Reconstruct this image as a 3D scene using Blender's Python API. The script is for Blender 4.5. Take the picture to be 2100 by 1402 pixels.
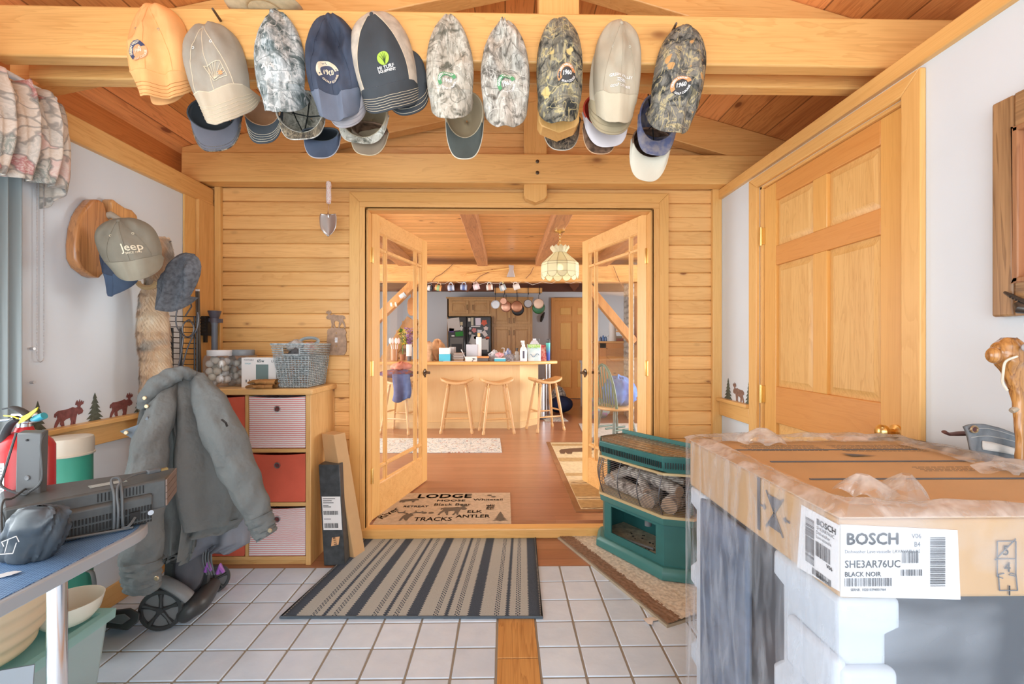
import bpy,math,random
from mathutils import Vector,Matrix,Euler
from mathutils.geometry import tessellate_polygon
R_ = random.Random(7)
PI = math.pi
SC = bpy.context.scene
COL = SC.collection
for o_ in list(bpy.data.objects):
    bpy.data.objects.remove(o_)

# ------------------------------------------------------------------ camera
FPX,PSI,EYE = 925.0,math.atan(14 / 925.0),1.25
cam_data = bpy.data.cameras.new('camera')
cam_data.sensor_width = 36.0
cam_data.lens = FPX / 2100 * 36.0
cam_data.shift_y = 5.0 / 2100
cam_data.clip_start = 0.02
cam = bpy.data.objects.new('camera',cam_data)
COL.objects.link(cam)
cam.location = (0,0,EYE)
cam.rotation_euler = (PI / 2,0,-PSI)
SC.camera = cam

# ------------------------------------------------------------------ world and light
SC.view_settings.view_transform = 'Standard'
SC.view_settings.look = 'None'
SC.view_settings.gamma = 1.0
SC.view_settings.use_curve_mapping = False
SC.view_settings.exposure = 0.45
world = bpy.data.worlds.new('daylight')
SC.world = world
world.use_nodes = True
wn = world.node_tree.nodes
wn['Background'].inputs[0].default_value = (0.90,0.96,1.0,1)
wn['Background'].inputs[1].default_value = 1.25

def area(name,loc,rot,sx,sy,power,col=(1,1,1)):
    d = bpy.data.lights.new(name,'AREA')
    d.shape = 'RECTANGLE'; d.size = sx; d.size_y = sy
    d.energy = power; d.color = col
    o = bpy.data.objects.new(name,d); COL.objects.link(o)
    o.location = loc; o.rotation_euler = rot
    return o
# daylight through the glazed side and an added lamp behind the camera
area('added_rear_lamp',(-0.2,-1.9,1.25),(math.radians(99),0,0),3.2,2.2,54,(0.91,0.965,1.0))  # added at the open end, tilted up to brighten the roof boards
area('daylight_patio_door',(-2.35,0.55,1.25),(0,math.radians(-96),0),2.0,2.0,44,(0.91,0.965,1.0))
area('daylight_skylight',(-0.7,1.8,3.25),(0,0,0),0.5,1.2,22,(1,1,1))
# area lamps added out of view at both sides to light the kitchen
area('added_kitchen_lamp_left',(-4.2,5.0,1.5),(0,math.radians(-90),0),1.8,3.6,150,(0.95,0.985,1.0))
area('added_kitchen_lamp_right',(4.4,5.2,1.5),(0,math.radians(90),0),1.8,3.6,150,(0.95,0.985,1.0))

# ------------------------------------------------------------------ geometry of the place measured from the photograph
def ray(u,v):
    xc = (u - 1050.0) / FPX; zc = (706.0 - v) / FPX
    c,s = math.cos(PSI),math.sin(PSI)
    return (xc * c + s,c - xc * s,zc)
def PY(u,v,Y):
    r = ray(u,v); t = Y / r[1]
    return Vector((t * r[0],Y,EYE + t * r[2]))
def PX(u,v,X):
    r = ray(u,v); t = X / r[0]
    return Vector((X,t * r[1],EYE + t * r[2]))
def PZ(u,v,Z):
    r = ray(u,v); t = (Z - EYE) / r[2]
    return Vector((t * r[0],t * r[1],Z))

# ------------------------------------------------------------------ object bookkeeping
def thing(name,label,cat,loc=(0,0,0),rot=(0,0,0),group=None):
    o = bpy.data.objects.new(name,None); COL.objects.link(o)
    o.empty_display_size = 0.05
    o.location = loc; o.rotation_euler = rot
    o['label'] = label; o['category'] = cat
    if group: o['group'] = group
    return o
def tag(o,label=None,cat=None,group=None,kind=None):
    if label: o['label'] = label
    if cat: o['category'] = cat
    if group: o['group'] = group
    if kind: o['kind'] = kind
    return o
KIDS = {}
def copy_thing(o,loc=None,rot=None,label=None,parent=None,scale=None):
    c = o.copy(); COL.objects.link(c)
    if parent: c.parent = parent
    for ch in KIDS.get(o.name,[]):
        k = copy_thing(ch,parent=c)
        KIDS.setdefault(c.name,[]).append(k)
    if loc is not None: c.location = loc
    if rot is not None: c.rotation_euler = rot
    if scale is not None: c.scale = scale
    if label: c['label'] = label
    return c

class MB:
    """collects shapes and links them as ONE mesh object"""
    def __init__(s): s.v = []; s.f = []; s.m = []
    def add(s,vs,fs,mi=0):
        b = len(s.v); s.v += [Vector(p) for p in vs]
        s.f += [tuple(b + i for i in f) for f in fs]; s.m += [mi] * len(fs); return s
    def box(s,x0,x1,y0,y1,z0,z1,mi=0):
        vs = [(x,y,z) for z in (z0,z1) for y in (y0,y1) for x in (x0,x1)]
        return s.add(vs,[(0,2,3,1),(4,5,7,6),(0,1,5,4),(2,6,7,3),(0,4,6,2),(1,3,7,5)],mi)
    def obox(s,c,sz,rot=(0,0,0),mi=0):
        M = Euler(rot).to_matrix(); c = Vector(c)
        vs = [c + M @ Vector((x * sz[0] / 2,y * sz[1] / 2,z * sz[2] / 2)) for z in (-1,1) for y in (-1,1) for x in (-1,1)]
        return s.add(vs,[(0,2,3,1),(4,5,7,6),(0,1,5,4),(2,6,7,3),(0,4,6,2),(1,3,7,5)],mi)
    def bar(s,p0,p1,w,d,up=(0,0,1),mi=0):
        """rectangular bar from p0 to p1; w across (perpendicular to up), d along up"""
        p0,p1 = Vector(p0),Vector(p1); a = (p1 - p0).normalized()
        sd = a.cross(Vector(up)).normalized(); u2 = sd.cross(a).normalized()
        vs = [p + sd * i * w / 2 + u2 * j * d / 2 for p in (p0,p1) for i,j in ((-1,-1),(1,-1),(1,1),(-1,1))]
        return s.add(vs,[(3,2,1,0),(4,5,6,7),(0,1,5,4),(1,2,6,5),(2,3,7,6),(3,0,4,7)],mi)
    def ring(s,rings,cap=True,mi=0,closed=False):
        n = len(rings[0]); vs = [p for r in rings for p in r]; fs = []
        for i in range(len(rings) - 1 + (1 if closed else 0)):
            a,b = i * n,((i + 1) % len(rings)) * n
            for j in range(n):
                k = (j + 1) % n; fs.append((a + j,a + k,b + k,b + j))
        if cap and not closed:
            fs.append(tuple(range(n - 1,-1,-1))); b = (len(rings) - 1) * n; fs.append(tuple(range(b,b + n)))
        return s.add(vs,fs,mi)
    def tube(s,pts,r,n=8,mi=0,closed=False,cap=True,flat=1.0):
        pts = [Vector(p) for p in pts]; N = len(pts); rings = []
        rr = r if isinstance(r,(list,tuple)) else [r] * N
        prev = None
        for i in range(N):
            if closed: t = pts[(i + 1) % N] - pts[i - 1]
            else: t = pts[min(i + 1,N - 1)] - pts[max(i - 1,0)]
            t = t.normalized() if t.length > 1e-9 else Vector((0,0,1))
            if prev is None:
                a = Vector((0,0,1)) if abs(t.z) < 0.9 else Vector((1,0,0))
                u = t.cross(a).normalized()
            else:
                u = prev - t * prev.dot(t)
                u = u.normalized() if u.length > 1e-6 else t.orthogonal().normalized()
            prev = u; w = t.cross(u)
            rings.append([pts[i] + (u * math.cos(2 * PI * k / n) + w * math.sin(2 * PI * k / n) * flat) * rr[i] for k in range(n)])
        return s.ring(rings,cap,mi,closed)
    def cyl(s,p0,p1,r0,r1=None,n=20,mi=0):
        return s.tube([p0,p1],[r0,r0 if r1 is None else r1],n,mi)
    def lathe(s,prof,c=(0,0,0),n=28,mi=0,axis='Z',cap=True):
        c = Vector(c); rings = []
        for r,h in prof:
            rg = []
            for k in range(n):
                a = 2 * PI * k / n; x,y = r * math.cos(a),r * math.sin(a)
                p = (x,y,h) if axis == 'Z' else ((h,x,y) if axis == 'X' else (y,h,x))
                rg.append(c + Vector(p))
            rings.append(rg)
        return s.ring(rings,cap,mi)
    def sphere(s,c,r,n=12,m=8,sc=(1,1,1),mi=0):
        return s.lathe_s(c,r,n,m,sc,mi)
    def lathe_s(s,c,r,n,m,sc,mi):
        c = Vector(c); rings = []
        for i in range(m + 1):
            a = -PI / 2 + PI * i / m
            a = max(-PI / 2 + 0.02,min(PI / 2 - 0.02,a))
            rings.append([c + Vector((r * sc[0] * math.cos(a) * math.cos(2 * PI * k / n),r * sc[1] * math.cos(a) * math.sin(2 * PI * k / n),r * sc[2] * math.sin(a))) for k in range(n)])
        return s.ring(rings,True,mi)
    def grid(s,fn,nu,nv,mi=0,wrap=False):
        vs = [fn(i / (nu if wrap else nu - 1),j / (nv - 1)) for j in range(nv) for i in range(nu)]
        fs = []
        for j in range(nv - 1):
            for i in range(nu if wrap else nu - 1):
                k = (i + 1) % nu; fs.append((j * nu + i,j * nu + k,(j + 1) * nu + k,(j + 1) * nu + i))
        return s.add(vs,fs,mi)
    def poly(s,pts,mapf,d0=0.0,d1=None,mi=0):
        """pts 2-D outline; mapf(a,b,d)->3-D; a plate from depth d0 to d1"""
        p3 = [Vector((a,b,0)) for a,b in pts]; n = len(pts)
        tris = tessellate_polygon([p3])
        s.add([mapf(a,b,d0) for a,b in pts],[tuple(t) for t in tris],mi)
        if d1 is not None:
            s.add([mapf(a,b,d1) for a,b in pts],[tuple(reversed(t)) for t in tris],mi)
            s.add([mapf(a,b,d0) for a,b in pts] + [mapf(a,b,d1) for a,b in pts],[(i,(i + 1) % n,n + (i + 1) % n,n + i) for i in range(n)],mi)
        return s
    def build(s,name,mats,parent=None,smooth=40,bevel=0,bseg=2,sub=0,solid=0,world=False,kind=None):
        me = bpy.data.meshes.new(name)
        off = Vector((0,0,0)); inv = None
        if world and parent is not None:
            p = parent
            while p.parent is not None: p = p.parent
            inv = Matrix.Translation(p.location) @ p.rotation_euler.to_matrix().to_4x4()
            inv = inv.inverted()
            vs = [inv @ v for v in s.v]
        else: vs = s.v
        me.from_pydata([tuple(v) for v in vs],[],s.f)
        if not isinstance(mats,(list,tuple)): mats = [mats]
        for m in mats: me.materials.append(m)
        me.polygons.foreach_set('material_index',s.m)
        import bmesh
        bm = bmesh.new(); bm.from_mesh(me)
        bmesh.ops.remove_doubles(bm,verts=bm.verts,dist=1e-5)
        bmesh.ops.recalc_face_normals(bm,faces=bm.faces)
        bm.to_mesh(me); bm.free()
        if smooth:
            me.polygons.foreach_set('use_smooth',[True] * len(me.polygons))
            me.set_sharp_from_angle(angle=math.radians(smooth))
        me.update()
        o = bpy.data.objects.new(name,me); COL.objects.link(o)
        if parent is not None:
            o.parent = parent; KIDS.setdefault(parent.name,[]).append(o)
        if bevel:
            b = o.modifiers.new('bevel','BEVEL'); b.width = bevel; b.segments = bseg; b.limit_method = 'ANGLE'; b.angle_limit = math.radians(35)
        if solid:
            b = o.modifiers.new('solid','SOLIDIFY'); b.thickness = solid; b.offset = 0
        if sub:
            b = o.modifiers.new('sub','SUBSURF'); b.levels = sub; b.render_levels = sub
        if kind: o['kind'] = kind
        return o
def struct(name,mb,mats,**k):
    o = mb.build(name,mats,**k)
    if o.parent is None: o['kind'] = 'structure'
    return o

# smooth value noise used for cloth and bark
def _h(i,j,k=0):
    n = (i * 374761393 + j * 668265263 + k * 2147483647) & 0xffffffff
    n = ((n ^ (n >> 13)) * 1274126177) & 0xffffffff
    return ((n ^ (n >> 16)) & 0xffff) / 65535.0
def vn(x,y,k=0):
    i,j = math.floor(x),math.floor(y); a,b = x - i,y - j
    a = a * a * (3 - 2 * a); b = b * b * (3 - 2 * b)
    return (_h(i,j,k) * (1 - a) + _h(i + 1,j,k) * a) * (1 - b) + (_h(i,j + 1,k) * (1 - a) + _h(i + 1,j + 1,k) * a) * b
def fbm(x,y,k=0):
    return vn(x,y,k) * .55 + vn(x * 2.1,y * 2.1,k + 1) * .3 + vn(x * 4.3,y * 4.3,k + 2) * .15

# lettering as mesh
def text_geo(s,size=0.02,align='CENTER',res=2):
    c = bpy.data.curves.new('t','FONT'); c.body = s; c.size = size; c.align_x = align; c.align_y = 'CENTER'; c.resolution_u = res
    o = bpy.data.objects.new('t',c); COL.objects.link(o)
    bpy.context.view_layer.update()
    me = bpy.data.meshes.new_from_object(o)
    vs = [v.co.copy() for v in me.vertices]; fs = [tuple(p.vertices) for p in me.polygons]
    bpy.data.objects.remove(o); bpy.data.curves.remove(c); bpy.data.meshes.remove(me)
    return vs,fs
def add_text(mb,s,size,mapf,align='CENTER',mi=0,sx=1.0,bold=0.0,arc=None,rot=0.0):
    """mapf(a,b)->3-D; arc=(radius, centre_angle, inside)"""
    vs,fs = text_geo(s,size,align)
    def place(p,dx=0,dy=0):
        a,b = p.x * sx + dx,p.y + dy
        if arc:
            r,a0,sgn = arc
            th = a0 - sgn * a / r; rr = r + sgn * b
            a,b = rr * math.cos(th),rr * math.sin(th)
        if rot:
            a,b = a * math.cos(rot) - b * math.sin(rot),a * math.sin(rot) + b * math.cos(rot)
        return mapf(a,b)
    offs = [(0,0)] if not bold else [(-bold,0),(bold,0),(0,bold),(0,-bold)]
    for dx,dy in offs:
        mb.add([place(p,dx,dy) for p in vs],fs,mi)
    return mb
# ------------------------------------------------------------------ materials
_MC = {}
def new_mat(name):
    m = bpy.data.materials.new(name); m.use_nodes = True
    nt = m.node_tree; return m,nt,nt.nodes['Principled BSDF']
def mat(name,col,rough=0.6,metal=0.0,spec=0.5,coat=0.0,emit=None,estr=0.0,noise=0.0,nscale=20,bump=0.0,bscale=200):
    if name in _MC: return _MC[name]
    m,nt,b = new_mat(name)
    b.inputs['Base Color'].default_value = (*col,1); b.inputs['Roughness'].default_value = rough
    b.inputs['Metallic'].default_value = metal; b.inputs['Specular IOR Level'].default_value = spec
    b.inputs['Coat Weight'].default_value = coat
    if emit: b.inputs['Emission Color'].default_value = (*emit,1); b.inputs['Emission Strength'].default_value = estr
    if noise or bump:
        tc = nt.nodes.new('ShaderNodeTexCoord')
    if noise:
        n = nt.nodes.new('ShaderNodeTexNoise'); n.inputs['Scale'].default_value = nscale; n.inputs['Detail'].default_value = 5
        nt.links.new(tc.outputs['Object'],n.inputs['Vector'])
        r = nt.nodes.new('ShaderNodeMapRange'); r.inputs[1].default_value = .3; r.inputs[2].default_value = .7
        r.inputs[3].default_value = 1 - noise; r.inputs[4].default_value = 1 + noise
        nt.links.new(n.outputs[0],r.inputs[0])
        mx = nt.nodes.new('ShaderNodeVectorMath'); mx.operation = 'SCALE'; mx.inputs[0].default_value = col
        nt.links.new(r.outputs[0],mx.inputs['Scale']); nt.links.new(mx.outputs[0],b.inputs['Base Color'])
    if bump:
        n2 = nt.nodes.new('ShaderNodeTexNoise'); n2.inputs['Scale'].default_value = bscale; n2.inputs['Detail'].default_value = 3
        nt.links.new(tc.outputs['Object'],n2.inputs['Vector'])
        bp = nt.nodes.new('ShaderNodeBump'); bp.inputs['Strength'].default_value = bump; bp.inputs['Distance'].default_value = 0.004
        nt.links.new(n2.outputs[0],bp.inputs['Height']); nt.links.new(bp.outputs[0],b.inputs['Normal'])
    _MC[name] = m
    return m
def N(nt,t,**k):
    n = nt.nodes.new(t)
    for a,v in k.items(): setattr(n,a,v)
    return n
def ramp(nt,stops,src=None,const=False):
    r = nt.nodes.new('ShaderNodeValToRGB'); e = r.color_ramp.elements
    if const: r.color_ramp.interpolation = 'CONSTANT'
    while len(e) < len(stops): e.new(0.5)
    for i,(p,c) in enumerate(stops):
        e[i].position = p; e[i].color = (*c,1) if len(c) == 3 else c
    if src is not None: nt.links.new(src,r.inputs[0])
    return r
def mixc(nt,fac,a,b,mode='MIX'):
    m = nt.nodes.new('ShaderNodeMix'); m.data_type = 'RGBA'; m.blend_type = mode
    for s,i in ((fac,0),(a,6),(b,7)):
        if isinstance(s,(int,float)): m.inputs[i].default_value = s
        elif isinstance(s,tuple): m.inputs[i].default_value = (*s,1)
        else: nt.links.new(s,m.inputs[i])
    return m.outputs[2]
def mth(nt,op,a,b=None,c=None):
    m = nt.nodes.new('ShaderNodeMath'); m.operation = op
    for i,s in enumerate((a,b,c)):
        if s is None: continue
        if isinstance(s,(int,float)): m.inputs[i].default_value = s
        else: nt.links.new(s,m.inputs[i])
    return m.outputs[0]
def wood(name,dark,light,axis='Z',rough=0.42,plank=None,pitch=0.1,knots=0.0,contrast=1.0,scale=1.0,gap=0.0,vary=.10,coat=.15,off=0.0,plank2=None,pitch2=1.0):
    """oiled timber: grain streaks along axis, optional board-to-board variation and knots"""
    if name in _MC: return _MC[name]
    m,nt,b = new_mat(name); L = nt.links
    tc = N(nt,'ShaderNodeTexCoord'); src = tc.outputs['Object']
    shift = None
    if plank:
        sp = N(nt,'ShaderNodeSeparateXYZ'); L.new(src,sp.inputs[0])
        q = mth(nt,'DIVIDE',mth(nt,'ADD',sp.outputs[plank],off + 50 * pitch),pitch)
        idx = mth(nt,'FLOOR',q)
        if plank2:
            jog = mth(nt,'MULTIPLY',idx,0.37 * pitch2)
            q2 = mth(nt,'FLOOR',mth(nt,'DIVIDE',mth(nt,'ADD',sp.outputs[plank2],mth(nt,'ADD',jog,40.0)),pitch2))
            idx = mth(nt,'ADD',mth(nt,'MULTIPLY',q2,17.3),idx)
        wnz = N(nt,'ShaderNodeTexWhiteNoise',noise_dimensions='1D'); L.new(idx,wnz.inputs['W'])
        cmb = N(nt,'ShaderNodeVectorMath',operation='MULTIPLY_ADD')
        L.new(wnz.outputs['Color'],cmb.inputs[0]); cmb.inputs[1].default_value = (7,7,7); L.new(src,cmb.inputs[2])
        src = cmb.outputs[0]
    mp = N(nt,'ShaderNodeMapping'); L.new(src,mp.inputs[0])
    st = {'X': (1.1,14,14),'Y': (14,1.1,14),'Z': (14,14,1.1)}[axis]
    mp.inputs['Scale'].default_value = tuple(q * scale for q in st)
    n1 = N(nt,'ShaderNodeTexNoise'); n1.inputs['Scale'].default_value = 1.0; n1.inputs['Detail'].default_value = 4; n1.inputs['Distortion'].default_value = 0.6
    L.new(mp.outputs[0],n1.inputs['Vector'])
    # growth rings: bands of the warped noise
    rings = mth(nt,'FRACT',mth(nt,'MULTIPLY',n1.outputs[0],9.0))
    rr = ramp(nt,[(0,(0,0,0)),(0.55,(.25,.25,.25)),(0.93,(1,1,1)),(1.0,(0,0,0))],rings)
    mp2 = N(nt,'ShaderNodeMapping'); L.new(src,mp2.inputs[0])
    st2 = {'X': (3,190,190),'Y': (190,3,190),'Z': (190,190,3)}[axis]
    mp2.inputs['Scale'].default_value = st2
    n2 = N(nt,'ShaderNodeTexNoise'); n2.inputs['Scale'].default_value = 1.0; n2.inputs['Detail'].default_value = 2
    L.new(mp2.outputs[0],n2.inputs['Vector'])
    fac = mth(nt,'ADD',mth(nt,'MULTIPLY',rr.outputs[0],0.42 * contrast),mth(nt,'MULTIPLY',mth(nt,'SUBTRACT',n2.outputs[0],0.5),0.7 * contrast))
    fac = mth(nt,'ADD',fac,mth(nt,'MULTIPLY',mth(nt,'SUBTRACT',n1.outputs[0],.45),0.9 * contrast))
    fac.node.use_clamp = True
    col = mixc(nt,fac,light,dark)
    if knots:
        mk = N(nt,'ShaderNodeMapping'); L.new(src,mk.inputs[0])
        sk = {'X': (3.2,6.5,6.5),'Y': (6.5,3.2,6.5),'Z': (6.5,6.5,3.2)}[axis]
        mk.inputs['Scale'].default_value = tuple(q * knots for q in sk)
        vo = N(nt,'ShaderNodeTexVoronoi'); vo.inputs['Scale'].default_value = 1.0; L.new(mk.outputs[0],vo.inputs['Vector'])
        kr = ramp(nt,[(0.0,(1,1,1)),(0.075,(.9,.9,.9)),(0.10,(.3,.3,.3)),(0.17,(0,0,0))],vo.outputs['Distance'])
        col = mixc(nt,kr.outputs[0],col,(dark[0] * .42,dark[1] * .34,dark[2] * .4))
    if plank:
        hv = N(nt,'ShaderNodeHueSaturation')
        L.new(mth(nt,'ADD',mth(nt,'MULTIPLY',wnz.outputs['Value'],2 * vary),1 - vary),hv.inputs['Value'])
        L.new(mth(nt,'ADD',mth(nt,'MULTIPLY',wnz.outputs['Value'],-.2 * vary),1.0),hv.inputs['Saturation'])
        L.new(col,hv.inputs['Color']); col = hv.outputs[0]
        if gap:
            fr = mth(nt,'FRACT',q)
            e = mth(nt,'LESS_THAN',mth(nt,'MINIMUM',fr,mth(nt,'SUBTRACT',1.0,fr)),gap)
            col = mixc(nt,mth(nt,'MULTIPLY',e,.7),col,(dark[0] * .25,dark[1] * .2,dark[2] * .2))
    L.new(col,b.inputs['Base Color'])
    b.inputs['Roughness'].default_value = rough; b.inputs['Coat Weight'].default_value = coat; b.inputs['Coat Roughness'].default_value = .25
    _MC[name] = m
    return m
# timbers (linear colours)
HON_L,HON_D = (0.82,0.47,0.165),(0.61,0.27,0.065)
def W(axis,kind='honey'):
    P = {'honey': (HON_D,HON_L,1.0,.42),'pale': ((0.66,.325,.085),(0.82,.48,.165),.8,.4),
         'door': ((0.66,.30,.065),(0.80,.43,.12),.8,.38),'rail': ((0.60,.235,.05),(0.72,.32,.085),.8,.38),
         'red': ((0.50,.17,.04),(0.74,.31,.095),1.0,.45),
         'walnut': ((0.17,.085,.035),(0.42,.24,.11),1.5,.4),'beamdark': ((0.20,.085,.04),(0.38,.18,.08),1.2,.55),
         'oak': ((0.56,.30,.11),(0.68,.42,.19),.8,.4),'plywood': ((0.72,.46,.20),(0.80,.56,.28),.6,.4)}[kind]
    return wood('wood_%s_%s' % (kind,axis),P[0],P[1],axis,rough=P[3],contrast=P[2])

M_WALL = mat('white_wall_paint',(0.71,0.78,0.84),.55,noise=.02,nscale=3)
M_BRASS = mat('brass',(0.85,0.62,0.25),.28,1.0)
M_BLACKM = mat('black_metal',(0.03,0.03,0.032),.42,.5)
M_BLACKP = mat('black_plastic',(0.055,0.06,0.063),.5)
M_GREYP = mat('grey_plastic',(0.17,0.18,0.19),.5)
M_CHROME = mat('chrome',(0.82,0.83,0.85),.14,1.0)
M_STEEL = mat('brushed_steel',(0.62,0.63,0.65),.32,1.0)
M_WHITE = mat('white_plastic',(0.82,0.83,0.85),.4)
M_PAPER = mat('white_paper',(0.84,0.84,0.84),.7)
M_INK = mat('black_ink',(0.035,0.035,0.04),.7)
M_BRONZE = mat('dark_bronze',(0.12,0.085,0.06),.35,.8)
M_CARD = mat('brown_cardboard',(0.60,0.40,0.225),.8,noise=.05,nscale=8)

def glass_mat(name,tint=(1,1,1),refl=.08,rough=.02,milky=0.0,milk=(.9,.9,.9),wr=None):
    """thin pane: mostly see-through, a little mirror, optionally milky"""
    if name in _MC: return _MC[name]
    m,nt,b = new_mat(name); L = nt.links
    out = nt.nodes['Material Output']; nt.nodes.remove(b)
    t = N(nt,'ShaderNodeBsdfTransparent'); t.inputs[0].default_value = (*tint,1)
    g = N(nt,'ShaderNodeBsdfGlossy'); g.inputs['Roughness'].default_value = rough
    lw = N(nt,'ShaderNodeLayerWeight'); lw.inputs[0].default_value = .25
    f = mth(nt,'ADD',mth(nt,'MULTIPLY',lw.outputs['Fresnel'],.14),refl * .2)
    mx = N(nt,'ShaderNodeMixShader'); L.new(f,mx.inputs[0]); L.new(t.outputs[0],mx.inputs[1]); L.new(g.outputs[0],mx.inputs[2])
    fin = mx.outputs[0]
    if milky:
        d = N(nt,'ShaderNodeBsdfDiffuse'); d.inputs[0].default_value = (*milk,1)
        tr = N(nt,'ShaderNodeBsdfTranslucent'); tr.inputs[0].default_value = (*milk,1)
        dd = N(nt,'ShaderNodeMixShader'); dd.inputs[0].default_value = .4; L.new(d.outputs[0],dd.inputs[1]); L.new(tr.outputs[0],dd.inputs[2])
        m2 = N(nt,'ShaderNodeMixShader'); m2.inputs[0].default_value = milky
        if wr:
            tc = N(nt,'ShaderNodeTexCoord'); mp = N(nt,'ShaderNodeMapping'); mp.inputs['Scale'].default_value = wr[0]; mp.inputs['Rotation'].default_value = wr[1]
            L.new(tc.outputs['Object'],mp.inputs[0])
            n = N(nt,'ShaderNodeTexNoise'); n.inputs['Scale'].default_value = 1; n.inputs['Detail'].default_value = 3; n.inputs['Distortion'].default_value = .8; L.new(mp.outputs[0],n.inputs['Vector'])
            mr = N(nt,'ShaderNodeMapRange'); mr.inputs[1].default_value = .38; mr.inputs[2].default_value = .68; mr.inputs[3].default_value = milky * .5; mr.inputs[4].default_value = min(1,milky * wr[2])
            L.new(n.outputs[0],mr.inputs[0]); L.new(mr.outputs[0],m2.inputs[0])
        L.new(fin,m2.inputs[1]); L.new(dd.outputs[0],m2.inputs[2]); fin = m2.outputs[0]
    L.new(fin,out.inputs[0])
    _MC[name] = m
    return m
M_GLASS = glass_mat('clear_pane_glass',(0.97,.98,.98),.06)
M_JAR = glass_mat('clear_jar_plastic',(0.97,.97,.97),.25,.05,milky=.07)

def tile_mat():
    m,nt,b = new_mat('glazed_white_floor_tile'); L = nt.links
    tc = N(nt,'ShaderNodeTexCoord'); sp = N(nt,'ShaderNodeSeparateXYZ'); L.new(tc.outputs['Object'],sp.inputs[0])
    px,py = TILE
    fx = mth(nt,'FLOOR',mth(nt,'DIVIDE',mth(nt,'SUBTRACT',sp.outputs[0],TX0 - 20 * px),px))
    fy = mth(nt,'FLOOR',mth(nt,'DIVIDE',mth(nt,'SUBTRACT',sp.outputs[1],TY0 - 20 * py),py))
    cb = N(nt,'ShaderNodeCombineXYZ'); L.new(fx,cb.inputs[0]); L.new(fy,cb.inputs[1])
    wz = N(nt,'ShaderNodeTexWhiteNoise',noise_dimensions='2D'); L.new(cb.outputs[0],wz.inputs['Vector'])
    n = N(nt,'ShaderNodeTexNoise'); n.inputs['Scale'].default_value = 11; n.inputs['Detail'].default_value = 4; L.new(tc.outputs['Object'],n.inputs['Vector'])
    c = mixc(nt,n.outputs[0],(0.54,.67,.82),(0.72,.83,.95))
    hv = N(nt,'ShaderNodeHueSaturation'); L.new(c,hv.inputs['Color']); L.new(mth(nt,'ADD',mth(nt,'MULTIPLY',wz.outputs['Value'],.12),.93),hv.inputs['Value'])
    L.new(hv.outputs[0],b.inputs['Base Color']); b.inputs['Roughness'].default_value = .22
    bp = N(nt,'ShaderNodeBump'); bp.inputs['Strength'].default_value = .25; bp.inputs['Distance'].default_value = .01; L.new(n.outputs[0],bp.inputs['Height']); L.new(bp.outputs[0],b.inputs['Normal'])
    return m

def fabric(name,col,rough=.85,weave=600,var=.08,col2=None,vs=8):
    if name in _MC: return _MC[name]
    m,nt,b = new_mat(name); L = nt.links
    tc = N(nt,'ShaderNodeTexCoord')
    n = N(nt,'ShaderNodeTexNoise'); n.inputs['Scale'].default_value = vs; n.inputs['Detail'].default_value = 6; L.new(tc.outputs['Object'],n.inputs['Vector'])
    c2 = col2 or tuple(c * (1 - 2.2 * var) for c in col)
    r = ramp(nt,[(.35,c2),(.6,col)],n.outputs[0])
    L.new(r.outputs[0],b.inputs['Base Color']); b.inputs['Roughness'].default_value = rough; b.inputs['Specular IOR Level'].default_value = .2
    n2 = N(nt,'ShaderNodeTexNoise'); n2.inputs['Scale'].default_value = weave; L.new(tc.outputs['Object'],n2.inputs['Vector'])
    bp = N(nt,'ShaderNodeBump'); bp.inputs['Strength'].default_value = .25; bp.inputs['Distance'].default_value = .002; L.new(n2.outputs[0],bp.inputs['Height']); L.new(bp.outputs[0],b.inputs['Normal'])
    _MC[name] = m
    return m
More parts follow.
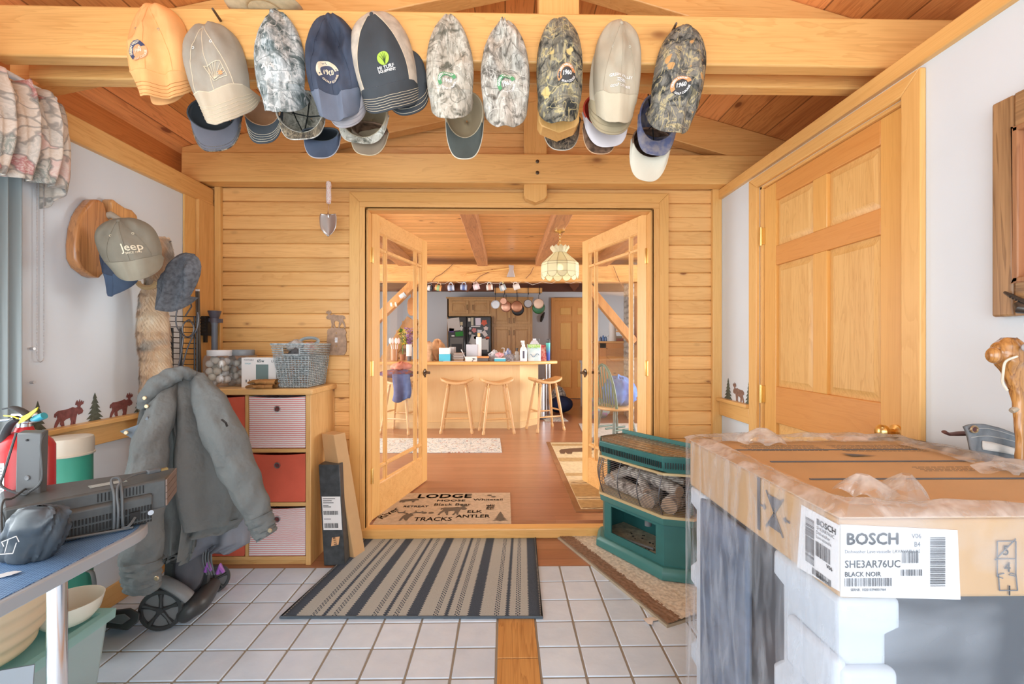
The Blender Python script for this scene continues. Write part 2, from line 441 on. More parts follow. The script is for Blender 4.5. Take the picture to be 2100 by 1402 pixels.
def camo(name,base,mid,dark,hi,seed=0.0,sc=1.0,leaf=None):
    """woodland print: blotches, bark streaks, thin branches and pale leaves"""
    if name in _MC: return _MC[name]
    m,nt,b = new_mat(name); L = nt.links
    tc = N(nt,'ShaderNodeTexCoord'); mp = N(nt,'ShaderNodeMapping'); mp.inputs['Location'].default_value = (seed,seed * 2,-seed); L.new(tc.outputs['Object'],mp.inputs[0])
    mp.inputs['Scale'].default_value = (sc,.4 * sc,sc)
    n1 = N(nt,'ShaderNodeTexNoise'); n1.inputs['Scale'].default_value = 17; n1.inputs['Detail'].default_value = 5; n1.inputs['Distortion'].default_value = 1.6; L.new(mp.outputs[0],n1.inputs['Vector'])
    r1 = ramp(nt,[(.36,dark),(.43,mid),(.5,base),(.60,base),(.64,hi),(.70,mid)],n1.outputs[0])
    mp2 = N(nt,'ShaderNodeMapping'); mp2.inputs['Scale'].default_value = (95,40,24); mp2.inputs['Rotation'].default_value = (0,.5,0); L.new(mp.outputs[0],mp2.inputs[0])
    n2 = N(nt,'ShaderNodeTexNoise'); n2.inputs['Scale'].default_value = 1; n2.inputs['Detail'].default_value = 4; n2.inputs['Distortion'].default_value = 1; L.new(mp2.outputs[0],n2.inputs['Vector'])
    s1 = ramp(nt,[(.56,(0,0,0)),(.60,(1,1,1))],n2.outputs[0])
    c = mixc(nt,mth(nt,'MULTIPLY',s1.outputs[0],.5),r1.outputs[0],dark)
    s2 = ramp(nt,[(.37,(1,1,1)),(.41,(0,0,0))],n2.outputs[0])
    c = mixc(nt,mth(nt,'MULTIPLY',s2.outputs[0],.6),c,hi)
    dn = N(nt,'ShaderNodeTexNoise'); dn.inputs['Scale'].default_value = 30; L.new(mp.outputs[0],dn.inputs['Vector'])
    ad = N(nt,'ShaderNodeVectorMath',operation='MULTIPLY_ADD'); L.new(dn.outputs['Color'],ad.inputs[0]); ad.inputs[1].default_value = (.05,.05,.05); L.new(mp.outputs[0],ad.inputs[2])
    for sc_,dc,th_ in ((7,dark,.007),(11,hi,.007),(5,mid,.010)):
        bn = N(nt,'ShaderNodeTexNoise'); bn.inputs['Scale'].default_value = sc_; bn.inputs['Detail'].default_value = 1.5; bn.inputs['Distortion'].default_value = 1.2; L.new(mp.outputs[0],bn.inputs['Vector'])
        lt = mth(nt,'LESS_THAN',mth(nt,'ABSOLUTE',mth(nt,'SUBTRACT',bn.outputs[0],.5)),th_)
        c = mixc(nt,mth(nt,'MULTIPLY',lt,.6),c,dc)
    if leaf:
        v2 = N(nt,'ShaderNodeTexVoronoi'); v2.inputs['Scale'].default_value = 17; L.new(ad.outputs[0],v2.inputs['Vector'])
        lr = ramp(nt,[(.0,(1,1,1)),(.2,(1,1,1)),(.24,(0,0,0))],v2.outputs['Distance'])
        sp = N(nt,'ShaderNodeSeparateColor'); L.new(v2.outputs['Color'],sp.inputs[0])
        c = mixc(nt,mth(nt,'MULTIPLY',lr.outputs[0],mth(nt,'GREATER_THAN',sp.outputs[0],.6)),c,leaf)
    L.new(c,b.inputs['Base Color']); b.inputs['Roughness'].default_value = .85; b.inputs['Specular IOR Level'].default_value = .2
    _MC[name] = m
    return m
# ------------------------------------------------------------------ entry room shell
XL,XR,YB,KF = -1.886,1.405,2.93,0.06          # left wall, right wall, back wall, kitchen floor level
TILE = (0.171,0.171); TX0,TY0 = 0.136,2.547
SX0,SX1 = -0.035,0.136                            # wooden strip let into the tiles
def zroof(x): return EYE + 1.727 - (0.229 * (0.2 - x) if x < 0.2 else 0.28 * (x - 0.2))

g = MB(); g.box(XL - .1,XR + .1,-1.3,TY0,-.06,-.004)
fl = struct('floor',g,mat('grey_brown_grout',(0.30,.27,.22),.9))
t = MB(); gp = 0.0045
xs = [SX1 + .171 * k for k in range(0,9)] ; xl = [SX0 - .171 * (k + 1) for k in range(0,12)]
for x0 in xs + xl:
    for k in range(0,23):
        y1 = TY0 - .171 * k
        t.box(max(x0,XL - .05) + gp,min(x0 + .171,XR + .05) - gp,y1 - .171 + gp,y1 - gp,-.02,0)
tl = t.build('floor_tiles',tile_mat(),fl,bevel=.003)
g = MB(); g.box(XL - .1,XR + .1,TY0,YB + .02,-.06,0)
M_LAM = wood('kitchen_laminate',(0.22,.085,.04),(0.40,.18,.095),'X',rough=.28,plank='Y',pitch=.125,contrast=.55,gap=.012,vary=.07,coat=.3,plank2='X',pitch2=1.2)
struct('floor_laminate_strip',g,M_LAM)
g = MB()
for a,b in ((1.799,2.3),(1.345,1.793),(.6,1.339),(-.5,.594)): g.box(SX0 + .004,SX1 - .004,a,b,-.03,.001)
struct('floor_inlay_boards',g,wood('inlay_oak',(0.32,.12,.025),(0.62,.32,.10),'Y',contrast=1.2),bevel=.002)

# back wall: horizontal pine siding round the doorway
OX0,OX1,OZ = -0.899,0.962,2.13
M_SIDE = wood('siding_pine',(0.66,.30,.08),(0.87,.505,.185),'X',plank='Z',pitch=.0905,knots=1.35,vary=.09,contrast=.9,off=-.0)
g = MB(); k = 0
while k * .0905 < 3.0:
    z0,z1 = k * .0905,(k + 1) * .0905 - .001
    k += 1
    if z0 < OZ - .03:
        g.box(-1.95,OX0 - .05,YB,YB + .022,z0,z1); g.box(OX1 + .05,1.5,YB,YB + .022,z0,z1)
    else:
        xr = min(2.46,.2 + (2.977 - z0) / .28); xl_ = max(-2.1,.2 - (2.977 - z0) / .229)
        if xr > xl_ + .05: g.box(xl_,xr,YB,YB + .022,z0,z1)
wb = struct('wall_back',g,M_SIDE,bevel=.006,bseg=1)
g = MB(); g.box(-2.1,OX0 - .02,YB + .02,3.05,0,2.95); g.box(OX1 + .02,2.46,YB + .02,3.05,0,2.95); g.box(OX0 - .02,OX1 + .02,YB + .02,3.05,OZ + .02,2.95)
g.build('wall_core',M_WALL,wb,smooth=0)
# right partition, white, with the door opening; open above
DY0,DY1,DZ = 1.558,2.466,2.115
g = MB(); g.box(XR,XR + .1,-1.3,DY0,0,2.2); g.box(XR,XR + .1,DY1,YB,0,2.2); g.box(XR,XR + .1,DY0,DY1,DZ,2.2)
struct('wall_right',g,M_WALL,smooth=0)
g = MB(); g.box(XR - .022,XR + .12,-1.3,YB - .02,2.19,2.252)
struct('trim_1',g,W('Y','pale'),bevel=.004)
# loft side behind the partition
g = MB(); g.box(2.40,2.46,-1.3,3.05,2.2,2.6); g.box(XR + .1,2.46,-1.3,3.05,2.16,2.2)
struct('wall_loft',g,W('Y','red'),smooth=0)
# left wall, white, with the patio opening outside the view
g = MB(); g.box(XL - .1,XL,1.735,YB,0,2.2); g.box(XL - .1,XL,-1.3,1.735,2.05,2.2); g.box(XL - .1,XL,-1.3,-.6,0,2.05)
struct('wall_left',g,M_WALL,smooth=0)
g = MB(); g.box(XL - .12,XL + .026,-1.3,YB - .02,2.13,2.24)
struct('trim_2',g,W('Y'),bevel=.006)
g = MB(); g.box(-2.14,-2.06,-1.3,YB,2.16,2.50)
struct('trim_3',g,W('Y','red'),smooth=0)
# posts and corner boards
g = MB(); g.box(XL,XL + .012,2.665,2.76,0,2.135)
struct('trim_4',g,W('Z','pale'),bevel=.003)
g = MB(); g.box(XL,XL + .03,2.762,YB,0,2.135)
struct('trim_5',g,W('Z','honey'),bevel=.004)
g = MB(); g.box(XL + .032,-1.815,YB - .028,YB,0,2.26)
struct('trim_6',g,W('Z','pale'),bevel=.003)
g = MB(); g.box(1.345,XR,YB - .028,YB,0,2.26)
struct('trim_7',g,W('Z','pale'),bevel=.003)
# chair rails
for nm,x0,x1,xs_,y0,y1,zz in (('trim_8',XL,XL + .02,XL + .05,1.735,2.665,.88),('trim_9',XR - .02,XR,XR - .04,2.545,2.90,.885)):
    g = MB(); g.box(x0,x1,y0,y1,zz - .09,zz); g.box(min(x0,xs_),max(x1,xs_),y0,y1,zz,zz + .022)
    struct(nm,g,W('Y','pale'),bevel=.004)
g = MB(); g.box(XL,XL + .014,1.735,2.665,0,.10); struct('baseboard_left',g,W('Y','pale'),bevel=.003)

# doorway casing, jamb and threshold
g = MB(); y0,y1 = YB - .025,YB
g.add([(-1.0,y0,0),(OX0,y0,0),(OX0,y0,OZ),(-1.0,y0,2.228),(-1.0,y1,0),(OX0,y1,0),(OX0,y1,OZ),(-1.0,y1,2.228)],[(0,1,2,3),(7,6,5,4),(0,4,5,1),(1,5,6,2),(2,6,7,3),(3,7,4,0)])
g.add([(1.06,y0,0),(OX1,y0,0),(OX1,y0,OZ),(1.06,y0,2.228),(1.06,y1,0),(OX1,y1,0),(OX1,y1,OZ),(1.06,y1,2.228)],[(3,2,1,0),(4,5,6,7),(1,5,4,0),(2,6,5,1),(3,7,6,2),(0,4,7,3)])
g.box(OX0 + .045,OX0 + .05,y0,YB,0,.01)
ca = struct('trim_10',g,W('Z','pale'),bevel=.004)
g = MB(); g.add([(-1.0,y0,2.228),(OX0,y0,OZ),(OX1,y0,OZ),(1.06,y0,2.228),(-1.0,y1,2.228),(OX0,y1,OZ),(OX1,y1,OZ),(1.06,y1,2.228)],[(0,1,2,3),(7,6,5,4),(0,4,5,1),(1,5,6,2),(2,6,7,3),(3,7,4,0)])
struct('trim_11',g,W('X','pale'),bevel=.004)
g = MB()
for s,x in ((1,OX0),(-1,OX1)):
    g.box(min(x - s * .035,x),max(x - s * .035,x),YB - .03,3.06,KF,OZ)
    g.box(min(x,x + s * .012),max(x,x + s * .012),YB - .0,YB + .035,KF,OZ)
struct('trim_12',g,W('Z','honey'),bevel=.003)
g = MB(); g.box(OX0 - .035,OX1 + .035,YB - .03,3.06,OZ,OZ + .035); g.box(OX0,OX1,YB,YB + .035,OZ - .012,OZ)
struct('trim_13',g,W('X','honey'),bevel=.003)
g = MB(); g.box(-1.0,1.06,YB - .035,YB + .045,-.0,.070)
struct('trim_14',g,W('X','pale'),bevel=.012,bseg=3)

# roof boards with the skylight opening
M_ROOF = wood('roof_boards',(0.58,.19,.042),(0.92,.41,.125),'Y',plank='X',pitch=.149,knots=.8,gap=.022,vary=.2,contrast=1.2,rough=.5)
sx0,sx1,sy0,sy1 = -1.1,-.44,2.03,2.42
g = MB()
def roofslab(xa,xb,ya,yb):
    za,zb = zroof(xa),zroof(xb)
    vs = [(xa,ya,za),(xb,ya,zb),(xb,yb,zb),(xa,yb,za)]
    vs += [(x,y,z + .05) for x,y,z in vs]
    g.add(vs,[(0,1,2,3),(7,6,5,4),(0,4,5,1),(1,5,6,2),(2,6,7,3),(3,7,4,0)])
roofslab(.2,2.46,-1.3,3.05); roofslab(-2.14,sx0,-1.3,3.05); roofslab(sx1,.2,-1.3,3.05)
roofslab(sx0,sx1,-1.3,sy0); roofslab(sx0,sx1,sy1,3.05)
struct('ceiling',g,M_ROOF,smooth=0)
wd = thing('window_1','skylight set in the sloping board ceiling above the cap beam','window',(0,0,0)); wd['kind'] = 'structure'
del wd['label']; del wd['category']
g = MB(); z1 = zroof(sx1) + .2
g.box(sx0 - .02,sx0,sy0 - .02,sy1 + .02,zroof(sx0) + .0,z1); g.box(sx1,sx1 + .02,sy0 - .02,sy1 + .02,zroof(sx1),z1)
g.box(sx0,sx1,sy0 - .02,sy0,zroof(sx0) + .05,z1); g.box(sx0,sx1,sy1,sy1 + .02,zroof(sx0) + .05,z1)
g.box((sx0 + sx1) / 2 - .012,(sx0 + sx1) / 2 + .012,sy0,sy1,z1 - .03,z1 - .01)
g.build('window_frame',mat('white_skylight_shaft',(.85,.85,.86),.5),wd)
g = MB(); g.box(sx0,sx1,sy0,sy1,z1 - .006,z1); g.build('window_pane',M_GLASS,wd)

# trusses: one against the back wall, one carrying the caps
def truss(name,yf,double,skew=0.0,parts=True):
    t = thing(name,'timber roof truss whose front chord carries the row of hanging caps' if double else 'timber roof truss lying against the siding above the double doors','beam',(0,yf,0),(0,0,skew))
    y = 0.0
    b0,b1 = (2.288,2.472) if double else (2.253,2.434)
    M_BEAM = wood('beam_fir',(0.58,.265,.068),(0.86,.51,.18),'X',contrast=.8,knots=.55)
    def beam(x0,x1,y0,y1,z0,z1,nm='chord'):
        g = MB(); n = 36; rings = []
        for i in range(n + 1):
            x = x0 + (x1 - x0) * i / n
            w = .0025 * (fbm(x * 2,z0 * 9 + y0) - .5)
            rings.append([(x,y0 + w,z0 + w),(x,y1,z0 + w),(x,y1,z1),(x,y0 - w,z1 + w)])
        g.ring(rings); o = g.build(nm,M_BEAM,t,bevel=.006); return o
    if double:
        beam(-1.86,2.35,0,.06,b0,b1); c2 = beam(-1.86,2.35,.14,.20,b0,b1)
        py0,py1,pz = .062,.138,2.055; px0,px1 = .128,.285
    else:
        beam(-1.99,2.35,0,.10,b0,b1)
        py0,py1,pz = .03,.09,2.137; px0,px1 = .118,.263
    g = MB(); xm = (px0 + px1) / 2
    def hexs(z): return [(px0,py0,z),(px1,py0,z),(px1,py1,z),(px0,py1,z)]
    g.ring([[(px0 + .012,py0,pz + .03),(xm,py0 - .0,pz),(px1 - .012,py0,pz + .03),(px1 - .012,py1,pz + .03),(xm,py1,pz),(px0 + .012,py1,pz + .03)],
            [(px0,py0,pz + .05),(xm,py0,pz + .02),(px1,py0,pz + .05),(px1,py1,pz + .05),(xm,py1,pz + .02),(px0,py1,pz + .05)],
            [(px0,py0,2.93),(xm,py0,2.95),(px1,py0,2.93),(px1,py1,2.93),(xm,py1,2.95),(px0,py1,2.93)]])
    g.build('king_post',W('Z','pale'),t,bevel=.004)
    ya,yb = (.205,.29) if double else (.02,.098)
    for xa,xb in ((-2.0,.2),(.2,2.40)):
        g = MB(); va = [(xa,ya,zroof(xa) - .2),(xa,yb,zroof(xa) - .2),(xa,yb,zroof(xa) - .002),(xa,ya,zroof(xa) - .002)]
        vb = [(xb,ya,zroof(xb) - .2),(xb,yb,zroof(xb) - .2),(xb,yb,zroof(xb) - .002),(xb,ya,zroof(xb) - .002)]
        g.ring([va,vb]); g.build('rafter',W('X','honey'),t,bevel=.004)
    if not double:
        for zz in (2.385,2.315):
            g = MB(); g.lathe([(.011,0),(.011,-.006),(.006,-.01)],(.2,0,zz),8,axis='Y'); g.build('bolt',M_BRONZE,t)
    return t
truss('roof_truss',2.80,False)
truss('roof_truss',1.66,True,.007)

# ------------------------------------------------------------------ six-panel door in the right wall
dr = thing('door_1','','',(0,0,0)); del dr['label']; del dr['category']; dr['kind'] = 'structure'
lx0,lx1 = XR + .012,XR + .05
rows = [(1.765,2.005),(1.03,1.665),(.25,.84)]
yA,yB = DY0 + .02,DY1 - .02; dz0 = .01; dz1 = DZ - .015; st = .105; mu = .09
ym = (yA + yB) / 2
g = MB(); g.box(lx0,lx1,yA,yA + st,dz0,dz1); g.box(lx0,lx1,yB - st,yB,dz0,dz1)
for z0,z1 in rows: g.box(lx0,lx1,ym - mu / 2,ym + mu / 2,z0,z1)
g.build('door_stile',W('Z','door'),dr,bevel=.003)
g = MB()
for z0,z1 in ((dz0,rows[2][0]),(rows[2][1],rows[1][0]),(rows[1][1],rows[0][0]),(rows[0][1],dz1)): g.box(lx0,lx1,yA + st,yB - st,z0,z1)
g.build('door_rail',W('Y','rail'),dr,bevel=.003)
def raised(g,y0,y1,z0,z1,xf,m=.035):
    # bevelled field panel facing -X
    r0 = [(xf + .016,y0,z0),(xf + .016,y1,z0),(xf + .016,y1,z1),(xf + .016,y0,z1)]
    r1 = [(xf + .004,y0 + m,z0 + m),(xf + .004,y1 - m,z0 + m),(xf + .004,y1 - m,z1 - m),(xf + .004,y0 + m,z1 - m)]
    r00 = [(xf + .034,*p[1:]) for p in r0]
    g.ring([r00,r0,[(xf + .014,y0 + .01,z0 + .01),(xf + .014,y1 - .01,z0 + .01),(xf + .014,y1 - .01,z1 - .01),(xf + .014,y0 + .01,z1 - .01)],r1])
for z0,z1 in rows:
    for a,b in ((yA + st,ym - mu / 2),(ym + mu / 2,yB - st)):
        g = MB(); raised(g,a,b,z0,z1,lx0); g.build('door_panel',wood('door_panel_pine',(0.60,.29,.075),(0.80,.48,.17),'Z',contrast=1.1,scale=1.6),dr,smooth=20)
g = MB(); g.box(XR - .0,XR + .1,DY0,DY0 + .018,0,DZ); g.box(XR - .0,XR + .1,DY1 - .018,DY1,0,DZ)
g.build('door_frame',W('Z','pale'),dr,bevel=.002)
g = MB(); g.box(XR,XR + .1,DY0,DY1,DZ - .014,DZ); g.build('door_frame',W('Y','pale'),dr)
for z in (1.84,.98,.3):
    g = MB(); g.box(XR - .003,XR + .012,DY1 - .03,DY1 - .012,z - .045,z + .045); g.cyl((XR - .006,DY1 - .018,z - .05),(XR - .006,DY1 - .018,z + .05),.0065,n=8)
    g.build('hinge',M_BRASS,dr)
g = MB(); g.lathe([(.028,0),(.028,.006),(.012,.012),(.012,.03),(.026,.042),(.028,.056),(.018,.066),(.003,.068)],(0,0,0),20,axis='X')
for v in g.v: v.x = lx0 - v.x; v.y += DY0 + .055; v.z += .932
g.build('door_knob',M_BRASS,dr)
# casing of that door
g = MB(); c0,c1 = XR - .022,XR
g.add([(c0,DY0 - .075,0),(c0,DY0,0),(c0,DY0,DZ),(c0,DY0 - .075,2.175),(c1,DY0 - .075,0),(c1,DY0,0),(c1,DY0,DZ),(c1,DY0 - .075,2.175)],[(0,1,2,3),(7,6,5,4),(0,4,5,1),(1,5,6,2),(2,6,7,3),(3,7,4,0)])
g.add([(c0,DY1 + .078,0),(c0,DY1,0),(c0,DY1,DZ),(c0,DY1 + .078,2.175),(c1,DY1 + .078,0),(c1,DY1,0),(c1,DY1,DZ),(c1,DY1 + .078,2.175)],[(3,2,1,0),(4,5,6,7),(1,5,4,0),(2,6,5,1),(3,7,6,2),(0,4,7,3)])
struct('trim_15',g,W('Z','pale'),bevel=.004)
g = MB(); g.add([(c0,DY0 - .075,2.175),(c0,DY0,DZ),(c0,DY1,DZ),(c0,DY1 + .078,2.175),(c1,DY0 - .075,2.175),(c1,DY0,DZ),(c1,DY1,DZ),(c1,DY1 + .078,2.175)],[(0,1,2,3),(7,6,5,4),(0,4,5,1),(1,5,6,2),(2,6,7,3),(3,7,4,0)])
struct('trim_16',g,W('Y','pale'),bevel=.004)

# ------------------------------------------------------------------ patio window side on the left (only its far jamb and blind show)
pw = thing('window_2','','',(0,0,0)); del pw['label']; del pw['category']; pw['kind'] = 'structure'
g = MB(); g.box(XL - .1,XL + .006,1.70,1.735,0,2.05); g.box(XL - .1,XL - .05,-.6,1.70,2.02,2.05); g.box(XL - .1,XL - .05,.5,.56,0,2.02); g.box(XL - .1,XL - .05,-.6,-.56,0,2.02)
g.build('window_frame',M_WHITE,pw,bevel=.003)
g = MB(); g.box(XL - .08,XL - .074,-.56,1.70,.05,2.02); g.build('window_pane',M_GLASS,pw)

# ------------------------------------------------------------------ French doors
def french(name_i,hinge,ang,mirror):
    """leaf in local coords: x 0..w from the hinge, z up; mirror flips x"""
    d = thing('door_%d' % name_i,'','',(hinge[0],hinge[1],KF + .008),(0,0,0)); del d['label']; del d['category']; d['kind'] = 'structure'
    w,h,th = .925,2.075,.036
    s = -1 if mirror else 1
    a = math.radians(ang)
    def T(p):  # x along leaf, y thickness, z
        x,y,z = p; x = x; y = y * s
        ca_,sa_ = math.cos(a),math.sin(a)
        return Vector((s * (x * ca_ - (y * s) * sa_),x * sa_ + (y * s) * ca_,z))
    def bld(g,nm,m,par=None,**k):
        g.v = [T(v) for v in g.v]; return g.build(nm,m,par or d,**k)
    st,tr,br = .105,.115,.215
    g = MB(); g.box(0,st,0,th,0,h); g.box(w - st,w,0,th,0,h); bld(g,'door_stile',W('Z','pale'),bevel=.003)
    g = MB(); g.box(st,w - st,0,th,0,br); g.box(st,w - st,0,th,h - tr,h); bld(g,'door_rail',W('X','honey'),bevel=.003)
    x0,x1,z0,z1 = st,w - st,br,h - tr
    m1,m2 = .105,.115
    g = MB()
    for x in (x0 + m1,x1 - m1): g.box(x - .011,x + .011,.004,th - .004,z0,z1)
    for z in (z0 + m2,z1 - m2): g.box(x0,x1,.004,th - .004,z - .011,z + .011)
    for e in ((x0,x0 + .008,z0,z1),(x1 - .008,x1,z0,z1),(x0,x1,z0,z0 + .008),(x0,x1,z1 - .008,z1)): g.box(e[0],e[1],.003,th - .003,e[2],e[3])
    bld(g,'glazing_bar',W('Z','honey'),bevel=.004)
    g = MB(); g.box(x0,x1,th / 2 - .002,th / 2 + .002,z0,z1); bld(g,'glass_pane',M_GLASS,smooth=0)
    for z in (.30,1.02,1.78):
        g = MB(); g.box(-.002,.0,.002,th - .0,z - .05,z + .05); g.box(-.045,.004,-.003,.001,z - .05,z + .05); g.cyl((-.002,-.006,z - .052),(-.002,-.006,z + .052),.007,n=8)
        bld(g,'hinge',M_BRASS,bevel=.001)
    for sd in (-1,1):
        g = MB(); yb = 0 if sd < 0 else th
        g.lathe([(.033,0),(.033,.004),(.027,.008),(.012,.010),(.011,.04),(.013,.045),(.001,.046)],(0,0,0),18,axis='Y')
        for v in g.v: v.y *= sd
        g.tube([(0,sd * .04,0),(-.03,sd * .045,.004),(-.06,sd * .043,0),(-.095,sd * .046,-.004)],[.009,.008,.007,.008],8)
        g.tube([(.0,sd * .004,-.03),(0,sd * .008,-.04)],.006,6)
        for v in g.v: v += Vector((w - .055,yb,.94))
        bld(g,'door_handle',M_BRONZE)
    return d
french(2,(OX0 + .004,3.045,0),76.5,False)
french(3,(OX1 - .004,3.045,0),72.0,True)

# ------------------------------------------------------------------ kitchen shell
KC = KF + 2.48          # kitchen ceiling
g = MB(); g.box(-4.3,4.6,3.05,10.0,0,KF); struct('floor_kitchen',g,M_LAM,smooth=0)
M_KC = wood('kitchen_ceiling_pine',(0.52,.24,.06),(0.84,.47,.165),'X',plank='Y',pitch=.13,knots=1.0,gap=.03,vary=.14,contrast=1.1,rough=.5)
g = MB(); g.box(-4.3,4.6,3.05,10.0,KC,KC + .08); struct('ceiling_kitchen',g,M_KC,smooth=0)
g = MB(); g.box(-4.3,1.77,9.9,10.0,KF,KC); g.box(1.77 + .0,4.6,9.9,10.0,KF,KC); struct('wall_kitchen_back',g,mat('grey_white_wall_paint',(0.60,.62,.66),.6),smooth=0)
g = MB(); g.box(-4.4,-4.3,6.9,10.0,KF,KC); g.box(-4.4,-4.3,3.0,3.3,KF,KC); struct('wall_kitchen_left',g,M_WALL,smooth=0)
g = MB(); g.box(4.6,4.7,7.2,10.0,KF,KC); g.box(4.6,4.7,3.0,3.3,KF,KC); struct('wall_kitchen_right',g,M_WALL,smooth=0)
# ------------------------------------------------------------------ caps
def sgnp(x,p): return math.copysign(abs(x) ** p,x)
def stitch_mat(c,nm): return mat(nm,c,.8)
class CapShape:
    def __init__(s,W_,H,L,D=.075,point=.0,dent=None,fold=.008,seed=0,sag=.022,bw=1.0,curl=.06):
        s.W,s.H,s.L,s.D,s.point,s.dent,s.foldA,s.seed,s.sag,s.bw,s.curl = W_,H,L,D,point,dent,fold,seed,sag,bw,curl
    def w(s,v):
        if v < .3: return s.W * (.93 + .07 * math.sin(v / .3 * PI / 2))
        q = (v - .3) / .7; p = 2.9 - s.point * 1.5; e = .5 + s.point * .28
        return s.W * max(.0,1 - q ** p) ** e
    def zs(s,u): return -s.sag * (1 - u * u)
    def y(s,u,v):
        uu = max(-1,min(1,u)); vv = max(0,min(1,v))
        g = math.sqrt(max(0,1 - (max(0,vv - .3) / .7) ** 2.4)) * (.82 + .18 * math.sin(min(1,vv / .4) * PI / 2))
        d = s.D * g * math.sqrt(max(0,1 - uu * uu)) ** .8
        x,z = uu * s.w(vv),vv * s.H
        # creases running down from the button
        th = math.atan2(x,s.H * 1.05 - z); r = math.hypot(x,s.H - z) / s.H
        e = (1 - uu ** 4) * min(1,g * 2)
        d += 1.5 * s.foldA * e * math.sin(th * 7 + s.seed * 2.3 + 2.2 * vn(vv * 4,uu * 2,s.seed)) * min(1,r * 2)
        d += s.foldA * 3.6 * e * (fbm(uu * 2.2 + 9 + s.seed,vv * 3.2,s.seed) - .5)
        if s.dent:
            for cx_,cz_,rr_,am in s.dent: d -= am * e * math.exp(-((x - cx_ * s.W) ** 2 / (rr_ * s.W) ** 2 + (z - cz_ * s.H) ** 2 / (rr_ * s.H * .8) ** 2))
        return -max(d,.002)
    def pt(s,u,v,off=0.0):
        z = s.zs(u) * (1 - v) + s.H * v
        return Vector((s.w(v) * u,s.y(u,v) - off,z))
    def at(s,x,z,off=.002):
        v = max(0,min(.985,z / s.H)); u = max(-1,min(1,x / max(1e-4,s.w(v))))
        z0 = s.zs(u); v = max(0,min(.985,(z - z0) / (s.H - z0))); u = max(-1,min(1,x / max(1e-4,s.w(v))))
        return Vector((x,s.y(u,v) - off,z))
    def brim(s,u,t,off=0.0,k=1.0):
        a = s.pt(u,0); out = s.L * k * (max(0,1 - abs(u) ** 2.5)) ** .5
        x = a.x * (1 + (s.bw - 1) * t); ed = max(0,1 - u * u)
        y = a.y * (1 - t * .25) + s.curl * t * (u * u) - .012 * t * ed
        return Vector((x,y - off,a.z - out * t))
def cap(label,uc,vt,vse,vb,wpx,Yc,tilt,mats,button=None,stitches=0,stitch=None,seams=True,cs=None,group='caps hanging in a row on the roof beam',extra=None,name='baseball_cap',eyelets=True,rotz=0.0,**k):
    Ye = Yc - .5 * k.get('D',.075); sc = Ye / FPX
    D_ = k.get('D',.075); zse = PY(uc,vse,Yc - .82 * D_).z + k.get('sag',.022) * .6
    S = CapShape(wpx * sc / 2,PY(uc,vt,Yc - .01).z - zse,zse - PY(uc,vb,Yc - .8 * D_ - .01).z - k.get('sag',.022),**k)
    base = PY(uc,vse,Ye); base.y = Yc; base.z = zse
    o = thing(name,label,'cap',base,(0,math.radians(-tilt),rotz),group)
    mc,mb_ = mats[0],mats[1]
    g = MB(); nu,nv = 33,26
    g.grid(lambda a,b: S.pt(2 * a - 1,b),nu,nv)
    g.grid(lambda a,b: Vector(((1 - 2 * a) * S.w(b),.012 * math.sqrt(max(0,1 - (2 * a - 1) ** 2)),S.zs(1 - 2 * a) * (1 - b) * .6 + S.H * b)),nu,6)
    g.build('crown',mc,o,smooth=60)
    g = MB(); n = 29
    front = lambda a,b: S.brim(2 * a - 1,b,.0015)
    back = lambda a,b: S.brim(1 - 2 * a,b,-.0015)
    g.grid(front,n,8); g.grid(back,n,8)
    g.grid(lambda a,b: (front(a,1) if b < .5 else back(1 - a,1)),n,2)
    g.build('brim',mb_,o,smooth=50)
    if stitches:
        g = MB()
        for i in range(stitches):
            t = .93 - i * (.58 / stitches)
            pts = [S.brim(u_ * .97 * (1 - .0 * i),t,.0032) for u_ in [x / 14 - 1 for x in range(29)]]
            g.tube(pts,.0007,4)
        g.build('stitching',stitch or stitch_mat((.75,.7,.6),'cream_thread'),o)
    if seams:
        g = MB(); top = .86
        for u0 in (0,-.72,.72):
            pts = [S.pt(u0 * (1 - (i / 16) ** 1.5 * .9),i / 16 * top,.0008) for i in range(17)]
            g.tube(pts,.0011,4)
        g.tube([S.pt(x / 12 - 1,0,.001) for x in range(1,24)],.0014,4)
        g.build('seam',seams if not isinstance(seams,bool) else mc,o)
    if button is not None:
        g = MB(); p = S.pt(0,.86); g.sphere(p,.0075,10,6,(1,.6,1)); g.build('button',button,o)
    if eyelets:
        for u0,v0 in ((-.35,.55),(.35,.55)):
            g = MB(); p = S.pt(u0,v0,.001); g.tube([p + Vector((.004 * math.cos(q),0,.004 * math.sin(q))) for q in [PI * 2 * j / 8 for j in range(8)]],.001,4,closed=True)
            g.build('eyelet',mats[2] if len(mats) > 2 else mb_,o)
    if extra: extra(o,S)
    return o
